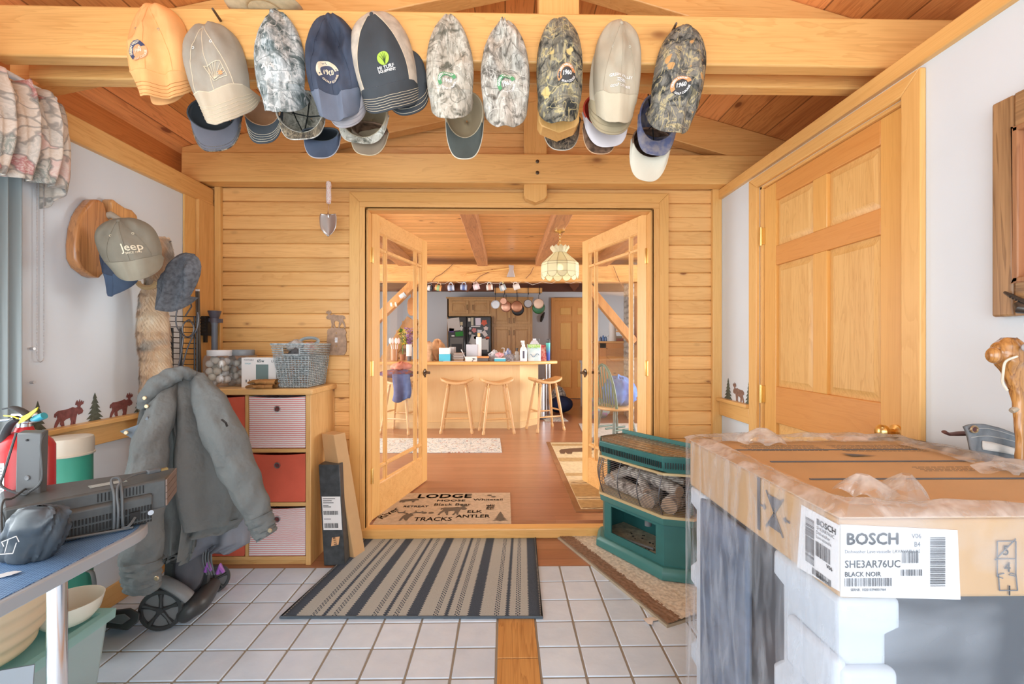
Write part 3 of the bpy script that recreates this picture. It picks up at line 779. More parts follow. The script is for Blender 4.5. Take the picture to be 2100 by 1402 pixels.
def patch1960(o,S,x,z,r,ring,txt,wordc,tilt=0.0,ringtext='GREEN VALLEY',full=True,numc=None,disc=None):
    off = .0022
    g = MB(); n = 28
    def mp(a,b,e=0): return S.at(x + a * math.cos(tilt) - b * math.sin(tilt),z + a * math.sin(tilt) + b * math.cos(tilt),off + e)
    if disc is not None:
        for i in range(3):
            r0,r1 = r * i / 3 * .98,r * (i + 1) / 3 * .98
            vs = [mp(q * math.cos(2 * PI * k / n),q * math.sin(2 * PI * k / n)) for q in (max(r0,.0003),r1) for k in range(n)]
            g.add(vs,[(k,(k + 1) % n,n + (k + 1) % n,n + k) for k in range(n)])
        g.build('patch',disc,o)
    g = MB(); a0,a1 = (math.radians(15),math.radians(215)) if full else (math.radians(40),math.radians(200))
    m = 26; rs = (r * .62,r * .8,r)
    vs = [mp(q * math.cos(a0 + (a1 - a0) * k / m),q * math.sin(a0 + (a1 - a0) * k / m),.0006) for q in rs for k in range(m + 1)]
    g.add(vs,[(b * (m + 1) + k,b * (m + 1) + k + 1,(b + 1) * (m + 1) + k + 1,(b + 1) * (m + 1) + k) for k in range(m) for b in (0,1)])
    g.build('patch_ring',ring,o)
    g = MB(); add_text(g,ringtext,r * .30,lambda a,b: mp(a,b,.0013),arc=(r * .81,(a0 + a1) / 2,1),bold=r * .012); g.build('lettering',wordc,o); g = MB()
    add_text(g,'GOLF COURSE',r * .27,lambda a,b: mp(a,b,.0013),arc=(r * .84,-PI / 2 + .35,-1),bold=r * .012)
    g.build('lettering',wordc,o)
    g = MB(); add_text(g,'1960',r * .62,lambda a,b: mp(a,b,.0013),sx=.8,bold=r * .02)
    g.build('lettering',numc or wordc,o)

Y1 = 1.645
F_ORANGE = fabric('orange_cotton',(0.95,.50,.20),vs=10,var=.05)
F_KHAKI = fabric('stone_khaki_cotton',(0.40,.36,.295),vs=10)
F_KHAKI2 = fabric('tan_brim_cotton',(0.56,.48,.36),vs=10,var=.04)
F_NAVY = fabric('washed_navy_cotton',(0.070,.088,.130),col2=(.042,.054,.085),vs=9)
F_BGREY = fabric('blue_grey_brim',(0.175,.205,.27),vs=8)
F_LGREY = fabric('pale_grey_brim',(0.42,.40,.42),vs=8)
F_CHAR = fabric('charcoal_cotton',(0.065,.075,.085),vs=9)
F_MESH = fabric('cream_mesh',(0.62,.56,.47),weave=250,vs=30,var=.12)
F_TAN = fabric('light_tan_twill',(0.52,.47,.36),vs=8,var=.06)
F_TANB = fabric('light_tan_brim',(0.62,.56,.42),vs=8,var=.04)
F_CREAM = fabric('cream_twill',(0.72,.68,.56),vs=8,var=.04)
CA_G = camo('camo_grey_green',(.46,.50,.50),(.24,.28,.28),(.09,.12,.12),(.78,.80,.78),1.3)
CA_L1 = camo('camo_pale_branches',(.55,.52,.44),(.36,.34,.28),(.15,.15,.12),(.72,.70,.62),5.1)
CA_L2 = camo('camo_pale_branches_two',(.50,.48,.42),(.33,.31,.27),(.14,.13,.11),(.74,.71,.64),9.7)
CA_M = camo('camo_brown_leaf',(.26,.25,.20),(.15,.14,.11),(.04,.045,.045),(.60,.52,.27),3.3,leaf=(.66,.52,.22))
CA_M2 = camo('camo_bark_leaf',(.22,.215,.19),(.13,.125,.11),(.035,.04,.04),(.56,.48,.27),13.9,leaf=(.58,.33,.13))
CA_D = camo('camo_dark_underbrim',(.20,.16,.11),(.12,.10,.08),(.04,.04,.035),(.42,.33,.22),17.9)
T_WHITE = mat('white_thread',(.86,.86,.84),.8)
T_GREEN = mat('green_thread',(.10,.33,.14),.8)
T_ORANGE = mat('orange_thread',(.80,.34,.14),.8)
T_NAVY = mat('navy_thread',(.05,.06,.13),.8)
T_CREAM = mat('cream_thread',(.80,.70,.52),.8)
T_LIME = mat('lime_thread',(.42,.62,.08),.8)

# orange pair
cap('faded orange cap behind the front orange one, only its brim peeking out below',334,45,162,215,82,Y1 + .012,-2,(F_ORANGE,F_ORANGE),seams=False,eyelets=False,D=.02,fold=.001,curl=.03)
cap('orange cotton cap at the left end of the beam row with a round navy patch',317,10,143,196,117,Y1,3,(F_ORANGE,F_ORANGE,F_KHAKI),seams=F_ORANGE,stitches=4,stitch=mat('orange_stitch',(.62,.27,.08),.8),seed=1,fold=.010,
    extra=lambda o,S: patch1960(o,S,-.022,.040,.033,T_NAVY,T_NAVY,T_CREAM,.25,disc=mat('peach_patch',(.72,.38,.18),.8)),point=.1,dent=[(-.3,.55,.25,.012)])
def tree_logo(o,S):
    g = MB(); mp = lambda a,b: S.at(a + .022,b + .034,.003)
    ln = lambda p,r=.0011: g.tube([mp(*q) for q in p],r,4)
    def seg(a,b,n=6): return [(a[0] + (b[0] - a[0]) * i / n,a[1] + (b[1] - a[1]) * i / n) for i in range(n + 1)]
    ln(seg((-.034,.024),(.028,.028))); ln(seg((.028,.028),(.038,-.020))); ln(seg((.038,-.020),(-.012,-.028))); ln(seg((-.012,-.028),(-.034,.024)))
    for e in ((-.022,.024),(-.010,.025),(.002,.026),(.014,.027),(.026,.018),(.031,.006),(.034,-.006)):
        ln(seg((-.010,-.022),e),.0009)
    g.build('logo',T_CREAM,o)
    g = MB(); pts = []
    for i in range(14):
        a = PI * 2 * i / 14; r = .010 if i % 2 == 0 else .005; pts.append((.018 + r * math.cos(a),-.008 + r * math.sin(a)))
    g.poly(pts,lambda a,b,d: mp(a,b) + Vector((0,-.0008,0))); g.build('logo',T_ORANGE,o)
cap('stone grey cap with a cream tree logo, second from the left end of the beam',444,46,178,248,119,Y1,12,(F_KHAKI,F_KHAKI2,T_WHITE),button=F_KHAKI,stitches=5,stitch=T_CREAM,seams=T_CREAM,seed=2,extra=tree_logo,fold=.007,bw=1.08,D=.085)
def drag_marks(o,S):
    for dx in (-.02,.004):
        g = MB(); add_text(g,'A',.026,lambda a,b: S.at(a + dx,b + .035,.003),bold=.0006); g.build('lettering',T_WHITE,o)
cap('pale grey green camouflage cap between the stone grey and the navy cap',568,20,168,226,99,Y1,2,(CA_G,CA_G,CA_G),button=CA_G,seed=3,point=.55,fold=.014,extra=drag_marks,sag=.012,seams=CA_G)
cap('pale grey cap brim showing below the navy cap',705,90,205,262,88,Y1 + .012,5,(F_LGREY,F_LGREY),seams=False,eyelets=False,D=.02,fold=.001,curl=.03,stitches=3,stitch=mat('grey_stitch',(.3,.3,.33),.8))
cap('washed navy cap with a round cream 1960 patch, fourth from the left',683,27,180,240,112,Y1,5,(F_NAVY,F_BGREY,F_NAVY),seams=F_NAVY,seed=4,fold=.014,point=.2,sag=.03,
    extra=lambda o,S: patch1960(o,S,-.004,.036,.034,T_CREAM,T_NAVY,T_CREAM,0,numc=T_CREAM,disc=mat('navy_patch',(.07,.08,.13),.8)),dent=[(.35,.6,.3,.02)])
def turf(o,S):
    mp = lambda a,b,e=0: S.at(a * .98 + .012,b + .058,.0025 + e)
    # charcoal front panels over the mesh crown
    g = MB(); nu,nv = 25,18
    g.grid(lambda a,b: S.pt((2 * a - 1) * (.80 - .62 * b ** 2.2),b * .84,.0018),nu,nv); g.build('front_panel',F_CHAR,o,smooth=60)
    g = MB()
    for sg in (-1,1): g.tube([S.pt(sg * (.80 - .62 * (i / 20) ** 2.2),i / 20 * .84,.003) for i in range(21)],.0011,4)
    g.build('stitching',T_CREAM,o)
    g = MB(); n = 24; r = .0215
    for q0,q1 in ((.0004,r * .5),(r * .5,r)):
        vs = [mp(q * math.cos(2 * PI * k / n),q * math.sin(2 * PI * k / n),.002) for q in (q0,q1) for k in range(n)]
        g.add(vs,[(k,(k + 1) % n,n + (k + 1) % n,n + k) for k in range(n)])
    g.build('logo',T_LIME,o)
    g = MB()
    for e,b in ((-.014,.010),(-.006,.016),(.003,.018),(.010,.013),(.015,.006)):
        g.tube([mp(.002 + (e * .9 - .002) * (i / 6) ** 1.6,-.020 + (b + .020) * i / 6,.0032) for i in range(7)],[.0013 - .00015 * i for i in range(7)],4)
    g.build('logo',mat('dark_green_thread',(.05,.09,.03),.8),o)
    g = MB(); add_text(g,'MI TURF',.0165,lambda a,b: mp(a + .002,b - .030,.002),bold=.0003); add_text(g,'EQUIPMENT',.0115,lambda a,b: mp(a + .004,b - .041,.002),bold=.0003); g.build('lettering',T_WHITE,o)
cap('second charcoal stitched brim just below the cap with the green grass logo',830,95,182,236,98,Y1 + .012,14,(F_CHAR,F_CHAR),seams=False,eyelets=False,D=.02,fold=.001,curl=.03,stitches=3,stitch=T_CREAM)
cap('charcoal and cream mesh cap with a round green grass logo',793,23,168,222,128,Y1,12,(F_MESH,F_CHAR,T_CREAM),button=F_CHAR,stitches=6,stitch=T_CREAM,seams=False,eyelets=False,seed=5,extra=turf,D=.09,fold=.004,bw=1.1)
GREENP = lambda x,z,t=0.0,r=.033: (lambda o,S: patch1960(o,S,x,z,r,T_GREEN,T_WHITE,T_WHITE,t))
cap('pale camouflage cap with a hollow crown and green patch, right of the mesh cap',921,27,178,236,99,Y1,1,(CA_L1,CA_L1,CA_L1),button=CA_L1,seed=6,point=.6,fold=.008,sag=.012,dent=[(0,.42,.5,.05)],extra=GREENP(-.004,.022),seams=CA_L1)
cap('pale branch camouflage cap folded to one side with a green 1960 patch',1037,40,190,250,103,Y1,1,(CA_L2,CA_L2,CA_L2),seed=7,point=.65,fold=.018,sag=.016,dent=[(-.45,.6,.3,.025),(.5,.45,.25,.02)],extra=GREENP(.004,.032,.15),seams=CA_L2)
OR = lambda x,z,t=0.0: (lambda o,S: patch1960(o,S,x,z,.032,T_ORANGE,T_CREAM,T_WHITE,t,disc=mat('dark_patch',(.06,.06,.06),.8)))
cap('yellow brown leaf camouflage cap in front of the hanging post, orange 1960 patch',1150,35,190,246,97,Y1,0,(CA_M,CA_M,F_CHAR),seed=8,fold=.009,sag=.014,extra=OR(.016,.046),seams=CA_M,point=.15,bw=.97)
def gv(o,S):
    g = MB(); mp = lambda a,b: S.at(a + .002,b + .036,.003)
    add_text(g,'GREEN VALLEY',.0125,mp,arc=None,bold=.0003)
    g.build('lettering',T_WHITE,o); g = MB()
    add_text(g,'GOLF COURSE',.011,lambda a,b: mp(a,b - .033),bold=.0003)
    g.build('lettering',T_WHITE,o)
    for sg in (-1,1): g = MB(); g.tube([mp(sg * (-.018 + .036 * i / 6),-.010 - .010 * i / 6) for i in range(7)],.0007,4); g.build('logo',T_WHITE,o)
    g = MB(); g.tube([mp(.014 * math.cos(q),-.016 + .006 * math.sin(q)) for q in [2 * PI * j / 16 for j in range(16)]],.001,4,closed=True); g.build('logo',T_WHITE,o)
    g = MB(); add_text(g,'1960',.0085,lambda a,b: mp(a,b - .016),bold=.0003)
    g.build('lettering',T_WHITE,o)
cap('darker tan cap peeking out behind and below the light tan golf cap',1258,70,212,276,104,Y1 + .014,-5,(F_TAN,fabric('khaki_tan',(.44,.37,.24),vs=8)),seams=False,eyelets=False,D=.02,fold=.001,curl=.03,stitches=3,stitch=mat('tan_stitch',(.32,.26,.16),.8))
cap('light tan cap with white golf course lettering, ninth along the beam',1268,40,186,247,99,Y1,-2,(F_TAN,F_TANB,F_CREAM),button=F_TAN,seed=9,fold=.007,point=.1,extra=gv,sag=.022,dent=[(-.5,.55,.35,.018)],seams=F_TAN)
cap('dark bark camouflage cap at the right end of the row, orange 1960 patch',1389,50,210,266,104,Y1,-9,(CA_M2,CA_M2,F_CHAR),button=CA_M2,seed=10,fold=.009,extra=OR(-.008,.042,.12),seams=CA_M2,D=.085)
# nails the tilted caps hang from
for (u0,v0,u1,v1,lb) in ((436,18,455,46,'dark wooden peg sticking up from the beam above the stone grey cap'),(1387,48,1380,62,'short dark nail above the last camouflage cap on the right')):
    p0,p1 = PY(u0,v0,1.57),PY(u1,v1,1.665)
    g = MB(); g.cyl(p1,p0,.005,.004,8); o = g.build('beam_peg',mat('dark_peg',(.10,.065,.04),.6)); tag(o,lb,'peg')
# straw hat resting on the beam
o = thing('straw_hat','pale straw hat lying on top of the front beam','hat',(PY(552,12,1.70).x,1.67,2.476))
g = MB(); g.grid(lambda a,b: Vector(((.055 + .08 * b) * math.cos(2 * PI * a),(.05 + .075 * b) * math.sin(2 * PI * a),.001 + .012 * b * b + .006 * b * math.sin(4 * PI * a))),36,6,wrap=True)
STRAW = fabric('straw_weave',(.66,.55,.36),weave=300,vs=40)
g.build('brim',STRAW,o,solid=.003,smooth=60)
g = MB(); g.lathe([(.056,0),(.055,.05),(.045,.08),(.02,.088)],(0,0,0),24); g.build('crown',STRAW,o)

# caps hung behind the chord with their openings towards the room
def opencap(label,uc,vtop,vring,vb,wpx,inner,brimm,edge=None,tilt=0,Yc=1.752,strap=None,stitches=0,sd=0,depth=.09,extra=None,outer=None):
    sc = Yc / FPX; W_ = wpx * sc / 2; hr = (vring - vtop) * sc; L = (vb - vring) * sc
    o = thing('baseball_cap',label,'cap',PY(uc,vring,Yc),(0,math.radians(-tilt),0),'caps hanging open behind the front row')
    # ring: lower half at z = 0 (v ring), upper at +hr
    def rim(a): return Vector((W_ * .96 * math.cos(a),-.02 * math.cos(a) ** 2,hr * .5 + hr * .5 * math.sin(a)))
    g = MB()
    g.grid(lambda a,b: Vector((rim(2 * PI * a).x * math.cos(b * PI / 2 * .98),rim(2 * PI * a).y * (1 - b) + depth * math.sin(b * PI / 2) * (1 + .15 * vn(a * 7,b * 3,sd)) * 1.0,hr * .5 + (rim(2 * PI * a).z - hr * .5) * math.cos(b * PI / 2 * .98) + .02 * b)),32,9,wrap=True)
    g.build('crown',[inner],o,solid=.002,smooth=60)
    g = MB(); g.tube([rim(2 * PI * i / 32) + Vector((0,.002,0)) for i in range(32)],.0035,6,closed=True); 
    g.build('sweatband',outer or inner,o)
    def bp(u,t,off=0):
        zs = hr * .5 - hr * .5 * math.sqrt(max(0,1 - u * u)); out = -L * (max(0,1 - abs(u) ** 2.4)) ** .5 + zs * (abs(u) ** 2)
        return Vector((W_ * .96 * u * (1 + .03 * t),-.02 * u * u - .02 * t * (1 - u * u) + .02 * t * u * u - off,zs + (out - zs) * t))
    g = MB(); n = 27
    g.grid(lambda a,b: bp(2 * a - 1,b,.0015),n,8); g.grid(lambda a,b: bp(1 - 2 * a,b,-.0015),n,8); g.build('brim',brimm,o,smooth=50)
    g = MB(); g.tube([bp(x / 13 - 1,1,0) for x in range(27)],.0022,6); g.build('brim_edge',edge or brimm,o)
    if stitches:
        g = MB()
        for i in range(stitches): g.tube([bp((x / 13 - 1) * .96,.92 - .13 * i,.003) for x in range(27)],.0006,4)
        g.build('stitching',T_CREAM if edge is None else edge,o)
    if strap:
        g = MB()
        for pts in strap: g.tube([Vector((x * W_,.01 + .02 * (1 - abs(x)),z * hr)) for x,z in pts],.005,6,flat=.35)
        g.build('strap',F_BLACK,o)
    if extra: extra(o,W_,hr)
    return o
F_BLACK = fabric('black_webbing',(.025,.028,.028),vs=9)
F_SLATE = fabric('slate_underbrim',(.15,.155,.185),vs=6)
F_PEACH = fabric('peach_lining',(.62,.38,.22),vs=8)
F_BROWN = fabric('brown_underbrim',(.22,.13,.085),vs=40,var=.3)
F_TAUPE = fabric('taupe_underbrim',(.27,.21,.15),vs=8)
F_KLIN = fabric('khaki_lining',(.56,.46,.31),vs=8)
F_DGREEN = fabric('dark_green_underbrim',(.09,.10,.09),vs=12)
F_RED = fabric('coral_red_cotton',(.72,.10,.06),vs=8)
F_WHT = fabric('white_underbrim',(.78,.74,.76),vs=8,var=.04)
F_INKB = fabric('ink_blue_camo',(.12,.14,.26),col2=(.33,.30,.30),vs=30)
opencap('open cap with a slate underbrim and camouflage edge below the stone grey cap',446,196,268,314,104,F_CHAR,F_SLATE,CA_D,6,sd=1,stitches=2)
opencap('cap with a peach crown and dark stitched brim, right of the stone grey cap',543,205,258,298,76,F_PEACH,F_CHAR,None,3,sd=2,stitches=4,Yc=1.757)
opencap('open camouflage cap with black straps, under the gap left of the navy cap',622,186,272,290,98,CA_L1,CA_D,CA_L2,4,sd=3,strap=[((-.7,1.0),(-.35,.4),(-.1,.05)),((.3,1.0),(.1,.45),(-.1,.05)),((-.5,.55),(.2,.45),(.8,.42))])
opencap('small open cap with a dark blue underbrim, below and left of the navy cap',661,262,290,328,76,F_CHAR,F_NAVY,F_LGREY,0,sd=4,Yc=1.775)
opencap('open cap with a cream camouflage crown between the navy and the mesh cap',741,180,282,297,104,F_KLIN,CA_L1,CA_L1,-6,sd=5)
opencap('brown brim hanging lowest between the navy and the mesh cap',757,250,284,322,76,F_BROWN,F_TAUPE,F_KLIN,-8,sd=6,Yc=1.778)
opencap('open khaki cap with a grey green underbrim, below the hollow pale camouflage cap',953,186,283,330,80,F_KLIN,F_DGREEN,F_CREAM,0,sd=7,Yc=1.757)
opencap('camouflage underbrim below the post and the leaf camouflage cap',1151,232,268,312,78,F_CHAR,CA_D,F_CREAM,0,sd=8,Yc=1.90,depth=.05)
opencap('brown speckled brim hanging just behind the red and white cap',1230,240,285,320,72,F_BROWN,F_BROWN,F_PEACH,0,sd=9,Yc=1.778)
opencap('open cap with a coral red crown and white brim, behind the tan golf cap',1244,190,262,305,94,F_RED,F_WHT,F_WHT,6,sd=10)
opencap('cream brim hanging lowest at the right end of the caps',1330,262,322,375,84,F_BROWN,F_CREAM,F_CREAM,-10,sd=11,Yc=1.778)
opencap('open ink blue camouflage cap with black straps, below the last cap on the right',1343,190,290,322,84,F_INKB,F_INKB,F_INKB,-8,sd=12,strap=[((-.6,1.0),(-.2,.5),(.05,.05)),((.5,.95),(.1,.55),(-.3,.3)),((-.3,.75),(.1,.5),(.5,.5))])
# ------------------------------------------------------------------ kitchen timbers
M_RED = mat('dark_red_beam',(.2,.07,.03),.5)
def hewn(name,label,x0,x1,y0,y1,z0,z1,m,axis='X',cat='beam',rough=.006,n=60,group=None):
    g = MB(); rings = []
    a0,a1 = (x0,x1) if axis == 'X' else (y0,y1)
    for i in range(n + 1):
        a = a0 + (a1 - a0) * i / n; w = [rough * (fbm(a * 6,q * 7.7) - .5) * 2 for q in range(4)]
        if axis == 'X': rings.append([(a,y0 + w[0],z0 + w[1]),(a,y1,z0 + w[2]),(a,y1,z1),(a,y0 + w[3],z1)])
        else: rings.append([(x0 + w[0],a,z0 + w[1]),(x1 + w[3],a,z0 + w[2]),(x1,a,z1),(x0,a,z1)])
    g.ring(rings); o = g.build(name,m,bevel=.008); tag(o,label,cat,group); return o
M_HEWN = wood('hewn_cedar',(0.55,.24,.06),(0.78,.44,.15),'X',contrast=1.2,rough=.6)
hb = hewn('hewn_beam','rough sawn honey beam over the counter with mugs hanging from its lower edge',-4.3,4.6,6.70,6.90,EYE + .935,EYE + 1.19,M_HEWN,n=120)
M_BD = wood('brown_joist',(0.22,.09,.04),(0.50,.23,.09),'Y',contrast=1.2,rough=.6)
for (u,lb,x0,x1) in ((0,'dark brown ceiling joist at the left, above the left glass door',-1.58,-1.40),(0,'brown ceiling joist over the middle of the doorway',-.41,-.26),(0,'brown ceiling joist beside the hanging lamp',.45,.61),(0,'brown ceiling joist above the right glass door',1.35,1.52)):
    hewn('ceiling_joist',lb,x0,x1,3.06,6.70,EYE + 1.16,KC,M_BD,'Y',group='ceiling joists in the kitchen',n=50)
hewn('dark_beam','dark brown beam behind the hewn one near the kitchen cabinets',-4.3,4.6,8.6,8.75,EYE + 1.02,KC,mat('very_dark_timber',(.13,.05,.03),.6),n=40)
# corner brackets under the dark beam
for u,v in ((922,588),(958,588),(1178,586)):
    p = PY(u,v,8.5); g = MB(); g.ring([[(p.x - .09,8.5,p.z + .12),(p.x + .09,8.5,p.z + .12),(p.x + .09,8.58,p.z + .12),(p.x - .09,8.58,p.z + .12)],[(p.x - .09,8.5,p.z),(p.x + .09,8.5,p.z),(p.x + .09,8.58,p.z),(p.x - .09,8.58,p.z)],[(p.x - .01,8.5,p.z - .09),(p.x + .01,8.5,p.z - .09),(p.x + .01,8.58,p.z - .09),(p.x - .01,8.58,p.z - .09)]])
    o = g.build('beam_bracket',M_RED); tag(o,'small dark pointed timber bracket below the dark beam, ' + {922: 'behind the orange striped mug',958: 'behind the third mug',1178: 'beside the right glass door'}[u],'bracket','brackets of the dark beam')
# timber frame braces and posts
def brace(label,pts,w,d,m,name='timber_brace',cat='brace'):
    g = MB()
    for a,b in zip(pts[:-1],pts[1:]): g.bar(a,b,d,w,up=(0,1,0) if False else (0,0,1)) if abs(Vector(b).x - Vector(a).x) > .2 else g.bar(a,b,w,d,up=(0,1,0))
    o = g.build(name,m,bevel=.008); tag(o,label,cat); return o
M_BR = wood('brace_fir',(0.40,.15,.04),(0.66,.32,.10),'Z',contrast=1.0)
p0,p1 = PY(1205,588,6.8),PY(1300,702,6.8)
g = MB(); g.bar(p0,p1,.14,.12,up=(.77,0,.64)); tag(g.build('timber_brace',M_BR,bevel=.006),'diagonal timber brace running down to the right behind the right glass door','brace','timber frame braces')
g = MB(); g.bar(PY(865,566,6.78),PY(752,676,6.78),.14,.12,up=(.7,0,.7)); tag(g.build('timber_brace',M_BR,bevel=.006),'diagonal timber brace rising to the hewn beam behind the left glass door','brace','timber frame braces')
px = PY(1306,700,6.8).x
g = MB(); g.box(px - .02,px + .14,6.72,6.88,KF,EYE + .935); tag(g.build('timber_post',wood('post_fir',(0.40,.17,.05),(0.64,.33,.12),'Z'),bevel=.006),'square timber post at the right under the hewn beam','post')
px = PY(772,700,7.45).x
g = MB(); g.box(px - .14,px + .02,7.40,7.54,KF,EYE + 1.1); tag(g.build('timber_post',wood('post_fir',(0.40,.17,.05),(0.64,.33,.12),'Z'),bevel=.006),'square timber post at the left under the hewn beam','post')
# stair going up behind the left door
st_ = thing('staircase','open timber stair rising to the left behind the left glass door','stairs',(-2.6,8.2,KF))
g = MB(); a,b = PY(868,640,8.0),PY(742,790,8.0)
a,b = PY(846,655,8.0),PY(772,770,8.0)
g.bar(a,b,.22,.05,up=(0,1,0)); g.build('stringer',M_BR,st_,world=True,bevel=.004)
g = MB(); g.bar(a + Vector((0,.85,0)),b + Vector((0,.85,0)),.22,.05,up=(0,1,0)); g.build('stringer',M_BR,st_,world=True,bevel=.004)
for i in range(6):
    q = a.lerp(b,(i + .5) / 6); g = MB(); g.box(q.x - .14,q.x + .12,8.03,8.82,q.z + .02,q.z + .06); g.build('tread',W('Y','oak'),st_,world=True,bevel=.004)
for dy in (0,.85):
    g = MB(); g.box(b.x - .06,b.x + .06,8.0 + dy - .04,8.0 + dy + .04,KF,b.z + .05); g.build('newel',M_BR,st_,world=True)

# ------------------------------------------------------------------ island
isl = thing('kitchen_island','long pale plywood kitchen island with a raised wooden counter and angled right end','island',(-.5,6.9,KF))
IH = EYE - .245 - .04
pA,pB,pC = Vector((-3.4,6.40)),Vector((PY(1066,800,6.40).x,6.40)),Vector((PY(1104,800,6.75).x,6.78))
g = MB()
base = [(-3.4,6.42),(pB.x,6.42),(pC.x,pC.y),(pC.x,7.3),(-3.4,7.3)]
g.ring([[(x,y,KF) for x,y in base],[(x,y,IH) for x,y in base]]); g.build('base_panel',wood('island_plywood',(0.76,.47,.19),(0.84,.59,.29),'Z',contrast=.5,plank='X',pitch=.6,vary=.03),isl,world=True,smooth=0)
g = MB(); sk = [(-3.4,6.40),(pB.x,6.40),(pC.x + .01,pC.y - .02),(pC.x + .01,7.3),(-3.4,7.3)]
g.ring([[(x,y,KF) for x,y in sk],[(x,y,KF + .09) for x,y in sk]]); g.build('plinth',W('X','plywood'),isl,world=True,smooth=0)
xe = PY(1142,742,6.7).x
top = [(-3.5,6.22),(PY(1064,748,6.22).x,6.22),(xe,6.62),(xe,7.0),(-.2,7.35),(-3.5,7.35)]
g = MB(); g.ring([[(x,y,IH) for x,y in top],[(x,y,IH + .045) for x,y in top]]); g.build('countertop',W('X','pale'),isl,world=True,bevel=.012,bseg=3)
CT = IH + .046

# bar stools
def stool(label,x,y,rz):
    t = thing('bar_stool',label,'stool',(x,y,KF),(0,0,rz),'wooden saddle seat stools at the island')
    g = MB(); w,d,h = .22,.145,.685
    def top_(a,b,off): 
        u,v = 2 * a - 1,2 * b - 1; e = 1 - .25 * abs(u) ** 3 * abs(v)
        return Vector((u * w,v * d * math.sqrt(max(0,1 - abs(u) ** 3.2 * .55)),h + .055 * u * u - .012 * (1 - v * v) * (1 - u * u) + off))
    g.grid(lambda a,b: top_(a,b,0),21,9); g.grid(lambda a,b: top_(1 - a,b,-.035 * (1)),21,9)
    for e in (0,1):
        g.grid(lambda a,b: top_(a,e,-.035 * b),21,2); g.grid(lambda a,b: top_(e,a,-.035 * b),9,2)
    g.build('seat',M_STOOL,t,smooth=60,bevel=.006)
    pts = {}
    for i,sx in enumerate((-1,1)):
        for j,sy in enumerate((-1,1)):
            a = Vector((sx * .115,sy * .085,h - .02)); b = Vector((sx * .21,sy * .165,0)); pts[(sx,sy)] = (a,b)
            f = [0,.03,.06,.08,.10,.45,.84,.88,.91,.93,.96,1.0]; r = [.014,.014,.021,.014,.018,.021,.014,.018,.012,.018,.021,.017]
            g = MB(); g.tube([a.lerp(b,q) for q in f],r,12); g.build('leg',M_STOOL,t)
    for (k1,k2,q) in (((-1,-1),(1,-1),.70),((-1,1),(1,1),.64),((-1,-1),(-1,1),.58),((1,-1),(1,1),.58)):
        A = pts[k1][0].lerp(pts[k1][1],q); B = pts[k2][0].lerp(pts[k2][1],q)
        g = MB(); g.tube([A,A.lerp(B,.5),B],[.009,.013,.009],8); g.build('stretcher',M_STOOL,t)
    return t
M_STOOL = wood('stool_beech',(0.58,.29,.10),(0.72,.43,.19),'Z',contrast=.6,rough=.35)
for lb,u,v,Y,rz in (('saddle seat stool left of the doorway centre, its seat seen broadside',938,884,6.18,.02),('saddle seat stool in the middle, slightly turned, its legs touching its left neighbour',1018,882,6.12,.22),('saddle seat stool furthest right, at the island\'s angled end',1118,872,6.3,.42),('stool draped with clothes behind the left glass door',822,886,6.15,-.3)):
    p = PY(u,v,Y); stool(lb,p.x,Y,rz)
# clothes on the left stool
sx_ = PY(822,886,6.15).x
def cloth_blob(name,label,c,r,m,cat='clothes',seed=0,amp=.3,group=None):
    g = MB(); c = Vector(c)
    def f(a,b):
        th = 2 * PI * a; ph = PI * b; q = 1 + amp * (fbm(3 * math.cos(th) + 5 + seed,3 * math.sin(th) + b * 6,seed) - .5) * 2 + amp * .3 * math.sin(5 * th + seed + b * 7)
        return c + Vector((r[0] * q * math.sin(ph) * math.cos(th),r[1] * q * math.sin(ph) * math.sin(th),r[2] * q * math.cos(ph)))
    g.grid(f,36,18,wrap=True); o = g.build(name,m,smooth=70)
    tag(o,label,cat,group); return o
cloth_blob('folded_shirt','crumpled coral pink shirt on top of the clothes on the left stool',(sx_ + .01,6.15,KF + .89),(.13,.12,.06),fabric('coral_shirt',(.75,.28,.20)),seed=1)
cloth_blob('folded_shirt','dark navy and rust flannel shirt bundled on the left stool',(sx_ - .04,6.08,KF + .80),(.22,.13,.055),fabric('flannel',(.10,.10,.22),col2=(.30,.09,.06),vs=22),seed=2)
def drape(name,label,pts_top,drop,m,cat='clothes',y=0):
    g = MB(); n = 16
    def f(a,b):
        x = pts_top[0] + (pts_top[1] - pts_top[0]) * a + .04 * b * math.sin(3 * b)
        return Vector((x,y - .03 - .03 * math.sin(a * 9) * b - .02 * b,pts_top[2] - drop * b - .03 * math.sin(a * 5) * b))
    g.grid(f,n,10); o = g.build(name,m,smooth=70,solid=.012); tag(o,label,cat); return o
drape('jeans','blue denim jeans hanging over the front of the left stool',(sx_ - .06,sx_ + .17,KF + .80),.34,fabric('denim',(.10,.14,.30),vs=14),y=5.96)

